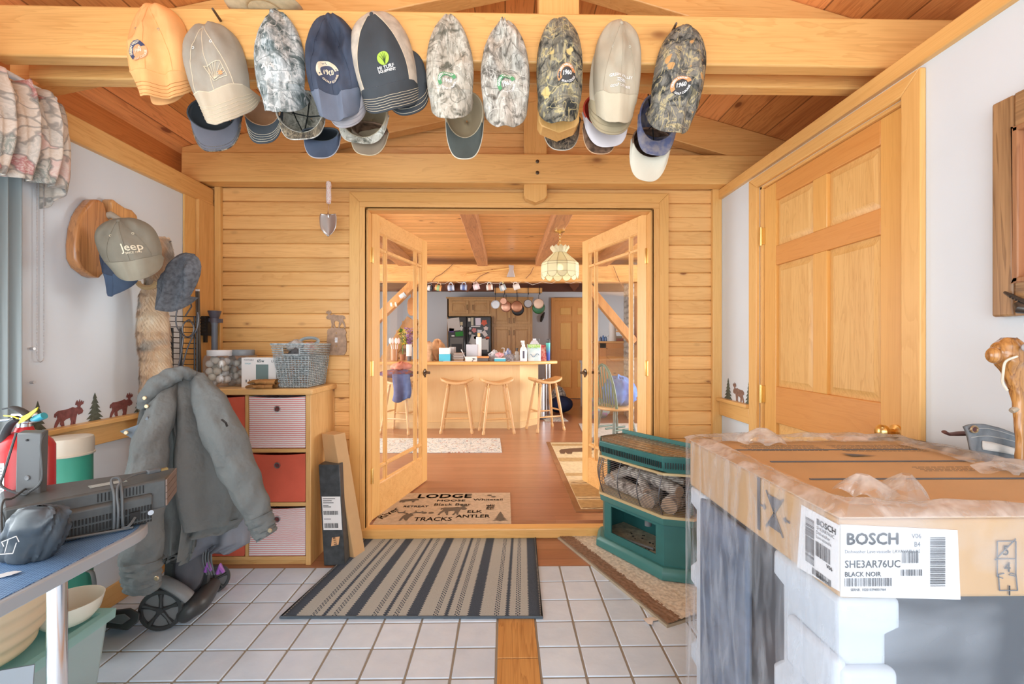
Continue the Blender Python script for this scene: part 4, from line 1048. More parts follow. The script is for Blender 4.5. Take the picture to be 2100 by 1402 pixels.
# ------------------------------------------------------------------ cabinets and fridge along the back wall
cb = thing('pantry_cabinet','tall honey oak cabinet run with four panelled doors beside the fridge','cabinet',(PY(1050,700,9.3).x,9.6,KF))
YC = 9.3
def rx(u,v=700,Y=YC): return PY(u,v,Y).x
def rz_(v,Y=YC): return PY(1036,v,Y).z
M_OAKD = wood('oak_cabinet',(0.46,.225,.075),(0.60,.34,.135),'Z',contrast=1.0)
xL,xM,xR2 = rx(917),rx(1008),rx(1092); zt = rz_(612)
g = MB(); g.box(xM,xR2,YC + .02,9.895,KF,zt); g.box(xL,xM,YC + .02,9.895,rz_(650),zt); g.box(xL,xL + .03,YC + .02,9.9,KF,zt); g.box(xL - .02,xR2 + .02,YC - .01,9.9,zt,zt + .03)
g.build('carcass',M_OAKD,cb,world=True,bevel=.003)
def cabdoor(x0,x1,z0,z1,hside,arch=False,par=None,hz=None,kx=None):
    dd = MB(); s = .055
    dd.box(x0,x0 + s,YC,YC + .02,z0,z1); dd.box(x1 - s,x1,YC,YC + .02,z0,z1); dd.box(x0 + s,x1 - s,YC,YC + .02,z0,z0 + s); dd.box(x0 + s,x1 - s,YC,YC + .02,z1 - s,z1)
    dd.box(x0 + s,x1 - s,YC + .012,YC + .018,z0 + s,z1 - s)
    c = .04; a,b,c0,c1 = x0 + s + .02,x1 - s - .02,z0 + s + .02,z1 - s - .02
    pts = [(a,c0),(b,c0),(b,c1 - c),(b - c,c1),(a + c,c1),(a,c1 - c)] if arch else [(a,c0),(b,c0),(b,c1),(a,c1)]
    dd.poly(pts,lambda p,q,d: Vector((p,YC + .004 + d,q)),0,.01)
    o = dd.build('cabinet_door',M_OAKD,par,world=True,bevel=.003)
    hx = x1 - .03 if hside > 0 else x0 + .03
    g = MB(); hz = (z0 + z1) / 2 if hz is None else hz
    g.tube([(hx,YC,hz - .05),(hx,YC - .025,hz - .04),(hx,YC - .03,hz),(hx,YC - .025,hz + .04),(hx,YC,hz + .05)],.006,6)
    hdl = g.build('pull_handle',M_BRONZE,o,world=True)
    return o
z650 = rz_(646)
cabdoor(rx(922),rx(961),rz_(643),rz_(617),1,True,cb); cabdoor(rx(967),rx(1004),rz_(643),rz_(617),-1,True,cb)
cabdoor(rx(1012),rx(1047),rz_(664),rz_(617),1,False,cb,rz_(657)); cabdoor(rx(1051),rx(1088),rz_(664),rz_(617),-1,False,cb,rz_(657))
cabdoor(rx(1012),rx(1047),KF + .12,rz_(670),1,False,cb,rz_(682)); cabdoor(rx(1051),rx(1088),KF + .12,rz_(670),-1,False,cb,rz_(682))
fr = thing('refrigerator','black side by side fridge covered with notes, photos and magnets','fridge',(rx(962),9.5,KF))
FY = 9.18; fx0,fx1,fm = PY(919,700,FY).x,PY(1007,700,FY).x,PY(957,700,FY).x; fz = PY(1036,648,FY).z
BLKG = mat('gloss_black',(.02,.022,.025),.25)
g = MB(); g.box(fx0,fx1,FY + .06,9.88,KF,fz); g.build('body',BLKG,fr,world=True,bevel=.006)
for a,b in ((fx0,fm - .006),(fm + .006,fx1)):
    g = MB(); g.box(a,b,FY,FY + .05,KF + .06,fz - .01); g.build('fridge_door',BLKG,fr,world=True,bevel=.01)
for x in (fm - .035,fm + .035):
    g = MB(); g.tube([(x,FY,KF + .7),(x,FY - .04,KF + .74),(x,FY - .04,KF + 1.5),(x,FY,KF + 1.54)],.012,8); g.build('door_handle',BLKG,fr,world=True)
g = MB(); a,b = PY(923,735,FY),PY(950,692,FY); g.box(a.x,b.x,FY - .006,FY,a.z,b.z); o = g.build('dispenser',mat('dispenser_grey',(.18,.18,.17),.4),fr,world=True)
g = MB(); a,b = PY(926,732,FY),PY(948,705,FY); g.box(a.x,b.x,FY - .009,FY - .005,a.z,b.z); g.build('dispenser_recess',BLKG,o,world=True)
notes = [(918,652,943,678,(.70,.66,.62),'large cream sheet of paper on the left fridge door',.12),(944,660,949,667,(.62,.55,.35),'small yellowish photo beside the cream sheet',0),(944,668,949,678,(.8,.8,.78),'small white oval magnet with a dark letter',0),(921,673,931,681,(.12,.08,.30),'purple card on the left fridge door',-.1),(934,680,950,689,(.03,.30,.04),'green note on the left fridge door',.1),(926,687,932,690,(.8,.8,.8),'tiny white magnet below the purple card',0),
         (960,652,965,659,(.75,.72,.62),'small photo strip top left of the right fridge door',0),(966,651,971,667,(.60,.56,.44),'tall photo strip next to the small one',0),(975,652,986,667,(.78,.72,.82),'pale lilac drawing on the right fridge door',.03),(987,656,999,667,(.70,.13,.07),'red and orange ornament magnet top right',.6),(966,668,985,670,(.8,.8,.8),'long thin white strip magnet',0),(961,671,967,676,(.6,.68,.74),'pale blue round magnet',.4),(968,672,977,682,(.62,.22,.22),'red and pink magnet cluster',.5),(961,680,967,686,(.66,.68,.70),'grey round magnet below the blue one',.3),(979,676,988,683,(.78,.82,.88),'blue and white postcard',-.1),(992,669,1001,677,(.8,.66,.62),'white round badge with a red centre',0),(990,678,998,690,(.76,.70,.68),'tilted white card by the right edge',.6),(964,687,978,706,(.58,.58,.58),'grey sheet low on the right fridge door',-.35),(988,694,1002,721,(.70,.71,.70),'large grey certificate with a teal picture',0),(995,690,1004,696,(.72,.14,.07),'red heart shaped magnet above the certificate',.3),(972,689,978,695,(.72,.14,.08),'red magnet beside the paper roll',.3)]
for u0,v0,u1,v1,c,lb,r in notes:
    a,b = PY(u0,v1,FY),PY(u1,v0,FY); g = MB(); cx_,cz_ = (a.x + b.x) / 2,(a.z + b.z) / 2
    w_,h_ = (b.x - a.x) / 2,(b.z - a.z) / 2
    if 'round' in lb or 'oval' in lb or 'cluster' in lb or 'ornament' in lb or 'heart' in lb:
        pts = [(w_ * math.cos(q) * (1 + .18 * math.sin(5 * q)),h_ * math.sin(q) * (1 + .18 * math.sin(5 * q))) for q in [2 * PI * i / 20 for i in range(20)]]
    else: pts = [(-w_,-h_),(w_,-h_),(w_,h_),(-w_,h_)]
    cr,sr = math.cos(r),math.sin(r)
    g.poly(pts,lambda x,z,d: Vector((cx_ + x * cr - z * sr,FY - .001 - d,cz_ + x * sr + z * cr)),0,.003)
    o = g.build('fridge_note',mat('note_%.2f_%.2f_%.2f' % c,c,.6)); tag(o,lb + ' stuck on the black fridge' if len(lb.split()) < 12 else lb,'note','notes and magnets on the fridge')
# back kitchen door
kd = thing('door_4','','',(0,0,0)); del kd['label']; del kd['category']; kd['kind'] = 'structure'
KY = 9.86
a,b = PY(1137,815,KY),PY(1225,617,KY); x0,x1,z0,z1 = a.x,a.x + .86,KF + .01,b.z
g = MB(); g.box(x0 - .07,x0,KY - .02,KY + .04,KF,z1 + .07); g.box(x1,x1 + .07,KY - .02,KY + .04,KF,z1 + .07); g.box(x0,x1,KY - .02,KY + .04,z1,z1 + .07); g.build('door_frame',W('Z','rail'),kd,bevel=.004)
g = MB(); g.box(x0,x1,KY + .012,KY + .04,z0,z1)
h = z1 - z0; xm = (x0 + x1) / 2
rws = ((.10,.40),(.49,.79),(.845,.945))
zz = [0] + [q for r in rws for q in r] + [1]
for i in range(0,8,2): g.box(x0,x1,KY,KY + .013,z0 + zz[i] * h,z0 + zz[i + 1] * h)
for xa in (x0,xm - .045,x1 - .1): g.box(xa,xa + (.1 if xa != xm - .045 else .09),KY - .0005,KY + .012,z0,z1)
g.build('door_leaf',W('Z','rail'),kd,bevel=.003)
for r0,r1 in rws:
    for c0,c1 in ((x0 + .1,xm - .045),(xm + .045,x1 - .1)):
        g = MB(); g.box(c0 + .03,c1 - .03,KY + .004,KY + .02,z0 + r0 * h + .03,z0 + r1 * h - .03); g.build('door_panel',W('Z','door'),kd,bevel=.008)

# ------------------------------------------------------------------ mugs under the hewn beam
def mug(label,u,v,c,tilt,c2=None,Y=6.74,dotted=False):
    p = PY(u,v,Y)
    t = thing('mug',label,'mug',p,(0,math.radians(tilt),0),'mugs hanging under the hewn beam')
    r,h = .043,.095
    g = MB(); g.lathe([(r * .1,-h / 2),(r * .92,-h / 2),(r,-h / 2 + .006),(r,h / 2),(r - .004,h / 2),(r - .006,-h / 2 + .01),(.001,-h / 2 + .01)],(0,0,0),20)
    # body lies under the handle: axis horizontal along x
    g.v = [Vector((v_.z,v_.y,v_.x)) for v_ in g.v]
    m = mat('mug_%.2f_%.2f_%.2f' % c,c,.25); g.build('body',m,t)
    g = MB(); g.tube([(.028 * math.cos(q),0,r - .004 + .038 * math.sin(q)) for q in [PI * i / 10 for i in range(11)]],.006,8); g.build('handle',m,t)
    if c2:
        g = MB(); g.lathe([(r + .0006,-.018),(r + .0012,-.016),(r + .0012,.018),(r + .0006,.02)],(0,0,0),20,cap=False); g.v = [Vector((v_.z,v_.y,v_.x)) for v_ in g.v]
        g.build('printed_band',mat('mugband_%.2f_%.2f_%.2f' % c2,c2,.3),t,smooth=40)
    g = MB(); hk = r + .034
    g.tube([(0,0,hk + .035),(0,-.0,hk + .01),(.006,0,hk),(0,0,hk - .012),(-.008,0,hk - .006)],.002,5)
    o = g.build('mug_hook',M_BRASS); o.location = p; tag(o,'brass hook of the ' + label.split(',')[0],'hook','cup hooks under the hewn beam')
for a in (('orange and green striped mug, right of the left door edge',899,590,(.62,.32,.12),12,(.30,.50,.25)),('pale blue grey mug with dark letters, second in the row of mugs',925,590,(.55,.62,.74),-4,(.22,.28,.42)),('blue patterned mug, third in the row of mugs',951,589,(.42,.50,.66),3,(.10,.15,.36)),
          ('pale pink striped mug, fourth in the row of mugs',977,588,(.74,.58,.62),-14,(.80,.76,.80)),('white mug with small red marks, fifth in the row',1004,589,(.72,.72,.66),-6,(.66,.40,.30)),('dark grey and white mug tilted left, sixth in the row',1031,590,(.36,.42,.44),-24,(.70,.72,.72)),('plain cream mug, last of the row on the right',1059,588,(.76,.70,.66),-18,None),
          ('black and white mug half hidden by the left door edge',880,590,(.05,.06,.07),10,(.7,.7,.7)),('tilted light blue mug seen through the left glass door',826,606,(.58,.68,.74),-35,(.78,.82,.84)),('white mug with an orange rim seen through the left glass door',808,624,(.80,.74,.64),-8,(.62,.30,.08))):
    mug(*a)
# axe on the beam
ax = thing('axe','old axe with a pale wooden handle laid across the hewn beam','axe',PY(1010,556,6.68))
a,b,c,d = PY(957,562,6.67),PY(985,558,6.67),PY(1020,553,6.67),PY(1044,550,6.67)
g = MB(); g.tube([a,a.lerp(b,.4) + Vector((0,0,-.006)),b,c,d],[.024,.018,.016,.016,.018],10,flat=.7); g.build('handle',W('X','pale'),ax,world=True)
g = MB(); q = PY(1048,555,6.67); s_ = 6.67 / FPX
pts = [(-5,12),(6,11),(5,2),(8,-13),(-9,-13),(-4,1)]
g.poly([(x * s_,z * s_) for x,z in pts],lambda x,z,dd: Vector((q.x + x,q.y + dd,q.z + z)),-.012,.014); g.build('axe_head',M_STEEL,ax,world=True,bevel=.003)
# fairy light wire and twigs along the beam
def polyline_px(pts,Y): return [PY(u,v,Y) for u,v in pts]
k = 0
for pts,lb in (([(886,577),(893,568),(905,562),(922,548),(930,540)],'thin brown twig fixed across the beam above the first mugs'),([(972,579),(985,566),(1002,558),(1010,552)],'thin brown twig across the beam above the pink mug'),([(1078,571),(1088,561),(1094,548)],'short reddish twig on the beam left of the lamp'),([(1258,546),(1268,572),(1272,580),(1280,590)],'dark twig hanging from the beam behind the right door')):
    g = MB(); g.tube(polyline_px(pts,6.68),.005,5); tag(g.build('twig',mat('twig_brown',(.22,.10,.05),.8)),lb,'twig')
g = MB(); pts = [(862 + i * 10,579 + 3 * math.sin(i * 1.7) + 2 * math.sin(i * .6)) for i in range(34)]
g.tube(polyline_px(pts,6.715),.0025,5)
tag(g.build('fairy_light_wire',mat('white_wire',(.75,.68,.6),.5)),'thin white wire of small lights strung along the lower edge of the hewn beam','wire')

# ------------------------------------------------------------------ pan rack
pr = thing('pan_rack','honey wood pan rack board hanging in front of the cabinets','rack',PY(1062,594,8.1))
YP = 8.1
a,b = PY(1014,600,YP),PY(1112,590,YP); g = MB(); g.box(a.x,b.x,YP,YP + .09,a.z,b.z); g.build('board',W('X','honey'),pr,world=True,bevel=.006)
for u in (1016,1035,1060,1083,1106):
    g = MB(); p = PY(u,590,YP - .01); g.tube([p + Vector((0,0,.05)),p + Vector((0,-.005,0)),p + Vector((0,-.02,-.11)),p + Vector((0,-.12,-.13)),p + Vector((0,-.14,-.1))],.007,6); g.build('hook',M_BLACKM,pr,world=True)
g = MB()
for u in (1030,1095):
    p = PY(u,590,YP + .05); g = MB(); g.tube([p,Vector((p.x,p.y,KC))],.004,5); g.build('chain',M_BLACKM,pr,world=True)
def pan(label,u,v,rpx,Y,mo,mi_,deep=.05,hl=.14,back=True,lean=0):
    p = PY(u,v,Y); r = rpx * Y / FPX; hl = max(.06,(v - 603.5) * Y / FPX - r)
    t = thing('pan',label,'pan',p,(0,math.radians(lean),0),'pans hanging from the rack')
    g = MB()
    if back: g.lathe([(.001,0),(r * .82,0),(r * .88,.004),(r,deep),(r * .985,deep),(r * .86,.008),(.001,.006)],(0,0,0),26,axis='Y')
    else: g.lathe([(.001,deep),(r * .85,deep),(r,.0),(r * .97,.0),(r * .83,deep - .006),(.001,deep - .006)],(0,0,0),26,axis='Y')
    g.build('bowl',mo,t)
    g = MB(); g.tube([(0,deep * .7,r * .95),(0,deep * .5,r + hl * .5),(0,deep * .3,r + hl)],[.011,.008,.009],8,flat=.5); g.build('handle',M_BLACKM,t)
    return t
M_COP = mat('pinkish_copper',(.80,.45,.32),.35,.7); M_COPD = mat('brown_copper',(.52,.25,.15),.38,.7)
pan('shiny steel saucepan at the left end of the pan rack',1016,624,9,YP - .06,M_STEEL,M_STEEL,.09,.12,False)
pan('small copper pan in front of the wide copper lid',1032.5,617,7.5,YP - .13,M_COP,M_COP,.04,.12)
pan('wide pinkish copper pan behind the small copper one',1038,628,11.5,YP - .04,M_COP,M_COP,.04,.2)
pan('dark black frying pan behind the large copper pan',1062,634,13,YP - .03,M_BLACKM,M_BLACKM,.04,.22)
pan('large brown copper frying pan in the middle of the rack',1060,628,12,YP - .12,M_COPD,M_COPD,.045,.2)
pan('grey aluminium saucepan right of the large copper pan',1083,622,9,YP - .08,mat('grey_aluminium',(.40,.40,.42),.4,.7),M_STEEL,.07,.14)
pan('green frying pan behind the cream bottomed pan',1105,630,13.5,YP - .04,mat('green_enamel',(.02,.14,.05),.3),M_BLACKM,.05,.2)
pan('cream and copper bottomed pan at the right end of the rack',1105,622,10.5,YP - .13,mat('peach_enamel',(.80,.58,.44),.35),M_BLACKM,.045,.14)
# dark dried bundle on the back wall
g = MB(); ps = polyline_px([(1116,640),(1112,650),(1109,660)],9.86); g.tube(ps,[.03,.07,.03],10,flat=.5)
for v_ in g.v: v_ += Vector((.02 * (fbm(v_.z * 20,v_.x * 20) - .5),0,.03 * (fbm(v_.x * 30,3) - .5)))
tag(g.build('wall_ornament',fabric('dried_dark',(.07,.065,.06),vs=60)),'dark dried ornament hanging on the back wall right of the pans','ornament')

# ------------------------------------------------------------------ hanging stained glass lamp
LY = 4.6
lp = thing('pendant_lamp','scalloped cream stained glass lamp hanging on a chain, lit','lamp',PY(1148,560,LY))
c0 = PY(1148,476,LY); cx_,cy_ = c0.x,LY
sl = LY / FPX
def z_(v): return PY(1036,v,LY).z
g = MB(); g.lathe([(.002,EYE + 1.28 if False else z_(470)),(.055,z_(471)),(.055,z_(475)),(.03,z_(477)),(.002,z_(478))],(cx_,cy_,0),20); g.build('ceiling_rose',M_BRASS,lp,world=True)
g = MB(); g.tube([(cx_,cy_,z_(471)),(cx_,cy_,KC)],.006,6); g.build('rod',M_BRASS,lp,world=True)
for i in range(8):
    z0 = z_(478) - i * (z_(478) - z_(504)) / 8; g = MB()
    dx,dy = (1,0) if i % 2 else (0,1)
    g.tube([(cx_ + dx * .010 * math.cos(q),cy_ + dy * .010 * math.cos(q),z0 - .009 + .012 * math.sin(q)) for q in [2 * PI * k / 10 for k in range(10)]],.0025,5,closed=True); g.build('chain_link',M_BRASS,lp,world=True)
M_SHADE = glass_mat('cream_stained_glass',(.95,.93,.75),.2,.1,milky=.8,milk=(.86,.84,.66))
M_LEAD = mat('lead_came',(.30,.26,.12),.5,.6)
nf = 12
def fac(r,z,i): a = 2 * PI * (i + .5) / nf; return Vector((cx_ + r * math.cos(a),cy_ + r * math.sin(a),z))
prof = [(20,506),(13,518),(38,540),(39,545),(39,560)]
g = MB(); rings = [[fac(r * sl,z_(v),i) for i in range(nf)] for r,v in prof[1:]]; g.ring(rings,cap=False); 
o = g.build('glass_shade',M_SHADE,lp,world=True,smooth=0,solid=.003)
g = MB()
for i in range(nf):
    a,b = fac(13 * sl,z_(518),i),fac(13 * sl,z_(518),i + 1); u,v = fac(20 * sl,z_(508),i),fac(20 * sl,z_(508),i + 1); m = fac(19 * sl,z_(504),i + .5)
    g.add([a,b,v,m,u],[(0,1,2,3,4)])
g.build('glass_crown',M_SHADE,lp,world=True,smooth=0,solid=.003)
for i in range(nf):
    a,b = fac(39 * sl,z_(560),i),fac(39 * sl,z_(560),i + 1)
    g = MB(); g.add([a,b] + [a.lerp(b,.5 + .5 * math.cos(q)) + Vector((0,0,-11 * sl * math.sin(q))) for q in [PI * k / 8 for k in range(1,8)]],[tuple(range(9))]); g.build('scallop',M_SHADE,lp,world=True,smooth=0,solid=.003)
g = MB()
for i in range(nf):
    pts = [fac(r * sl,z_(v),i) for r,v in prof[1:]]; g.tube(pts,.0022,5)
    a,b = fac(39 * sl,z_(560),i),fac(39 * sl,z_(560),i + 1)
    g.tube([a] + [a.lerp(b,.5 - .5 * math.cos(q)) + Vector((0,0,-11 * sl * math.sin(q))) for q in [PI * k / 8 for k in range(1,8)]] + [b],.0022,5)
for r,v in prof[1:]: g.tube([fac(r * sl,z_(v),i) for i in range(nf)],.0022,5,closed=True)
g.build('lead_lines',M_LEAD,lp,world=True)
g = MB(); g.sphere((cx_,cy_,z_(548)),.035,14,10); g.build('bulb',mat('lit_bulb',(1,.98,.9),.3,emit=(1,.95,.8),estr=14),lp,world=True)
g = MB(); g.cyl((cx_,cy_,z_(520)),(cx_,cy_,z_(541)),.018,n=12); g.build('socket',M_BRASS,lp,world=True)
# ------------------------------------------------------------------ things on the island counter
def on_counter(u,Y): return PY(u,742,Y).x
def sz(px,Y): return px * Y / FPX
def cbox(name,label,u0,u1,v0,Y,dep,m,cat='box',z0=None,group=None,open_=False):
    a,b = PY(u0,v0,Y),PY(u1,v0,Y); z0 = CT if z0 is None else z0
    g = MB(); g.box(a.x,b.x,Y,Y + dep,z0,a.z); o = g.build(name,m,bevel=.003); tag(o,label,cat,group); return o
def bagmesh(name,label,u0,u1,v0,v1,Y,dep,m,cat='bag',seed=0,crumple=.012,top=.85,kids=None,ztop=None):
    a,b = PY(u0,v0,Y),PY(u1,v1,Y); z1 = a.z; z0 = max(CT,b.z) if v1 < 760 else b.z
    w = (b.x - a.x) / 2; cx = (a.x + b.x) / 2
    o = thing(name,label,cat,(cx,Y + dep / 2,z0)) if kids else None
    g = MB(); n = 24; rings = []
    for j in range(9):
        t = j / 8; k = 1 - (1 - top) * t; dd = dep / 2 * (1 - .75 * t ** 2)
        rg = []
        for i in range(n):
            q = 2 * PI * i / n; x = w * k * sgnp(math.cos(q),.5); y = dd * sgnp(math.sin(q),.5)
            e = crumple * (fbm(i * .6 + seed * 3,j * .9,seed) - .5) * 2
            rg.append(Vector((cx + x + e,Y + dep / 2 + y + e * .8,z0 + (z1 - z0) * t + (e * 1.2 if j == 8 else 0))))
        rings.append(rg)
    g.ring(rings)
    if kids:
        g.build('body',m,o,world=True,smooth=50); kids(o,cx,Y,z0,w,z1 - z0); return o
    r = g.build(name,m,smooth=50); tag(r,label,cat); return r
bagmesh('paper_bag','crumpled brown paper bag on the counter just right of the left door',858,884,700,744,6.42,.28,fabric('brown_paper',(.74,.46,.27),vs=20,var=.1),crumple=.03)
cloth_blob('paper_bag','second brown paper bag leaning behind the first one',(PY(897,712,6.75).x,6.8,CT + .15),(.12,.09,.15),fabric('brown_paper_dark',(.66,.38,.20),vs=20),'bag',seed=4,amp=.25)
M_CYAN = mat('bright_cyan_card',(.10,.55,.75),.6); M_LB = mat('pale_grey_card',(.66,.68,.72),.6)
t = thing('carton','open carton with a cyan base and white lid beside the paper bags','box',(PY(911,740,6.42).x,6.5,CT))
a,b,c = PY(900,739,6.42),PY(923,726,6.42),PY(922,713,6.42)
g = MB(); g.box(a.x,b.x,6.42,6.6,CT,b.z); g.build('base',M_CYAN,t,world=True,bevel=.003)
g = MB(); g.box(a.x,c.x,6.43,6.59,b.z,c.z); g.build('lid',M_PAPER,t,world=True,bevel=.003)
cbox('carton','pale grey carton behind the cyan and white one',921,932,711,6.66,.2,M_LB)
g = MB(); a = PY(940,735,6.45)
t = thing('foil_pan','stack of silver foil pans with crumpled rims on the counter','pan',(a.x,6.55,CT))
for i in range(3):
    g = MB(); w,h = sz(11,6.45),.045; z = .001 + i * .035
    g.ring([[(x * w * k + .003 * math.sin(i * 9 + x * 3),y * .1 * k,z + dz) for x,y in ((-1,-1),(1,-1),(1,1),(-1,1))] for k,dz in ((.85,0),(.98,h),(1.05,h),(1.05,h + .004),(.96,h + .004),(.8,.01))])
    g.build('tray',mat('foil',(.62,.63,.65),.3,.9),t,bevel=.004)
g = MB(); p = PY(951,730,6.5); g.obox((p.x,6.5,CT + .09),(.012,.02,.17),(0,-.45,0)); tag(g.build('cardboard_strip',M_PAPER),'narrow white card leaning beside the foil pans','card')
cbox('carton','tall pale grey carton standing behind the hammer printed box',956,979,706,6.55,.12,mat('pearl_card',(.60,.63,.70),.6))
t = thing('carton','low white box with a printed black hammer on the counter','box',(PY(966,740,6.36).x,6.42,CT))
a,b = PY(954,743,6.36),PY(978,731,6.36); g = MB(); g.box(a.x,b.x,6.36,6.5,CT,b.z); g.build('box_body',M_PAPER,t,world=True,bevel=.002)
g = MB(); g.bar(PY(968,741,6.358),PY(972,735,6.358),.008,.001,up=(0,1,0)); g.bar(PY(969,735,6.358),PY(975,736,6.358),.012,.001,up=(0,1,0)); g.build('printed_hammer',M_INK,t,world=True)
t = thing('paper_towel','white paper towel roll on an upright holder with a wooden knob','paper towel',(PY(982,740,6.6).x,6.6,CT))
r = sz(5.6,6.6); z1 = PY(0,691,6.6).z - CT; z2 = PY(0,683,6.6).z - CT
g = MB(); g.lathe([(r * 1.3,0),(r * 1.3,.012),(.01,.012)],n=24); g.build('holder_base',W('X','oak'),t)
g = MB(); g.lathe([(.018,.014),(r,.014),(r,z1),(.018,z1)],n=28); g.build('roll',M_PAPER,t)
g = MB(); g.lathe([(.008,z1 - .05),(.008,z1 + .01),(.02,z1 + .012),(.02,z2),(.008,z2 + .006),(.001,z2 + .006)],n=16); g.build('knob',W('Z','honey'),t)
t = thing('wooden_tray','low wooden stand over a dark drawer beside the paper towel','tray',(PY(990,740,6.5).x,6.5,CT))
a,b = PY(978,741,6.42),PY(1001,732,6.42); g = MB(); g.box(a.x,b.x,6.42,6.56,CT,b.z - .015); g.build('drawer',M_GREYP,t,world=True,bevel=.003)
g = MB(); g.box(a.x - .01,b.x + .01,6.41,6.57,b.z - .015,b.z + .012); g.build('top',W('X','rail'),t,world=True,bevel=.003)
g = MB(); a = PY(987,730,6.7); g.obox((a.x + .04,6.75,CT + .08),(.10,.02,.16),(.1,0,0)); tag(g.build('small_screen',BLKG,bevel=.003),'small dark screen standing behind the wooden stand','screen')
M_CLR = glass_mat('crinkled_clear_plastic',(.9,.92,.95),.5,.12,milky=.45,milk=(.75,.78,.84),wr=((30,30,30),(0,0,0),1.8))
bagmesh('plastic_bag','crumpled clear plastic bag behind the cyan tissue box',1001,1018,727,743,6.5,.12,M_CLR,seed=3,crumple=.03)
bagmesh('plastic_bag','grey clear plastic bag right of the cyan tissue box',1036,1054,728,743,6.44,.12,M_CLR,seed=6,crumple=.03)
t = thing('tissue_box','cyan tissue box with white top on the counter edge','box',(PY(1025,742,6.38).x,6.45,CT))
a,b = PY(1014,743,6.36),PY(1037,735.5,6.36); g = MB(); g.box(a.x,b.x,6.36,6.5,CT,b.z); g.build('box_body',M_CYAN,t,world=True,bevel=.003)
g = MB(); g.box(a.x + .002,b.x - .002,6.362,6.498,b.z,b.z + .012); g.build('box_top',M_PAPER,t,world=True)
cloth_blob('paper_wad','crumpled pink paper on the cyan tissue box',(PY(1025,732,6.45).x,6.43,CT + .09),(.055,.04,.03),mat('pink_paper',(.80,.42,.44),.7),'paper',seed=7,amp=.5)
cloth_blob('paper_wad','crumpled white and grey paper behind the pink one',(PY(1014,726,6.6).x,6.6,CT + .07),(.07,.05,.07),mat('white_paper_wad',(.70,.71,.74),.7),'paper',seed=8,amp=.6)
cloth_blob('snack_bag','blue and white crumpled packet behind the grey plastic bag',(PY(1042,722,6.62).x,6.6,CT + .08),(.05,.04,.085),fabric('blue_white_print',(.20,.28,.60),col2=(.72,.74,.80),vs=40),'packet',seed=9,amp=.3)
def bottle(name,label,u,v1,wpx,Y,prof,m,cat='bottle',extra=None,cap_=None):
    h = PY(0,v1,Y).z - CT; r = sz(wpx / 2,Y); t = thing(name,label,cat,(PY(u,740,Y).x,Y,CT))
    g = MB(); g.lathe([(max(a * r,.0008),b * h) for a,b in prof],n=24); g.build('body',m,t)
    if extra: extra(t,r,h)
    return t
def pump(t,r,h):
    g = MB(); g.cyl((0,0,h * .72),(0,0,h * .97),.006,n=8); g.tube([(0,0,h * .97),(-.03,0,h * .98),(-.04,0,h * .94)],.006,6); g.lathe([(r * .5,h * .70),(r * .5,h * .78),(.006,h * .8)],n=14); g.build('pump',M_WHITE,t)
bottle('soap_bottle','white pump bottle standing behind the clutter near the cabinets',1034,713,6,6.75,[(0,0),(1,0),(1,.62),(.5,.7),(.4,.75),(0,.75)],M_WHITE,extra=pump)
bottle('lotion_bottle','clear lotion bottle with a dark pump, left of the spray bottle',1060,714,11,6.5,[(0,0),(1,0),(1.02,.45),(.75,.5),(.85,.55),(.7,.72),(.4,.78),(0,.78)],glass_mat('milky_bottle',(.85,.87,.88),.3,.1,milky=.6,milk=(.78,.76,.72)),
       extra=lambda t,r,h: MB().lathe([(.012,h * .76),(.012,h * .93),(.02,h * .94),(.02,h),(.001,h)],n=12).build('pump',M_BLACKP,t))
def spray(t,r,h):
    g = MB(); g.lathe([(r * .45,h * .72),(r * .45,h * .8),(r * .3,h * .82),(r * .3,h * .9),(.001,h * .9)],n=14); g.obox((-.012,0,h * .95),(.055,.022,h * .1)); g.obox((-.025,0,h * .86),(.008,.012,h * .11),(0,.3,0)); g.build('trigger_head',M_WHITE,t,bevel=.003)
    g = MB(); g.grid(lambda a,b: Vector((r * 1.01 * .8 * math.sin((a - .5) * 1.7),-r * 1.02 * math.cos((a - .5) * 1.7) * 1.0,h * (.14 + .36 * b))),10,4); g.build('label',mat('dark_oval_label',(.10,.09,.13),.5),t)
bottle('spray_bottle','white spray bottle with a dark label on the counter',1073.5,698,15,6.46,[(0,0),(1,0),(1.0,.5),(.85,.62),(.45,.72),(0,.73)],M_WHITE,extra=spray)
def pouchkids(o,cx,Y,z0,w,h):
    g = MB(); n = 14
    def f(a,b): return Vector((cx - w * .95 + 1.9 * w * a,Y - .006 + .10 * .35 * b * .4,z0 + h * (.80 + .2 * b + .03 * math.sin(a * 25) * (1 - b))))
    g.grid(f,n * 2,5); g.build('green_band',fabric('leaf_print',(.30,.62,.12),col2=(.72,.85,.55),vs=60),o,world=True,solid=.003)
    g = MB(); g.tube([Vector((cx + w * (.75 - 1.3 * i / 8),Y - .008,z0 + h * (.35 + .1 * math.sin(i * .9)))) for i in range(9)],.004,5); g.build('printed_line',mat('navy_print',(.10,.22,.36),.6),o,world=True)
bagmesh('food_pouch','large white and pale teal pouch with a green leafy top',1082,1109,706,742,6.44,.10,fabric('teal_white_print',(.62,.80,.84),col2=(.82,.88,.88),vs=14),'pouch',seed=11,crumple=.008,top=1.08,kids=pouchkids)
bottle('milk_jug','white jug standing behind the large pouch',1096,694,20,6.75,[(0,0),(1,0),(1,.75),(.6,.9),(.35,.93),(.35,1),(0,1)],mat('milky_jug',(.72,.76,.82),.4),'jug',
       extra=lambda t,r,h: MB().tube([(r * .3,0,h * .98),(r * .9,0,h * 1.0),(r * 1.05,0,h * .8)],.008,6).build('handle',M_GREYP,t))
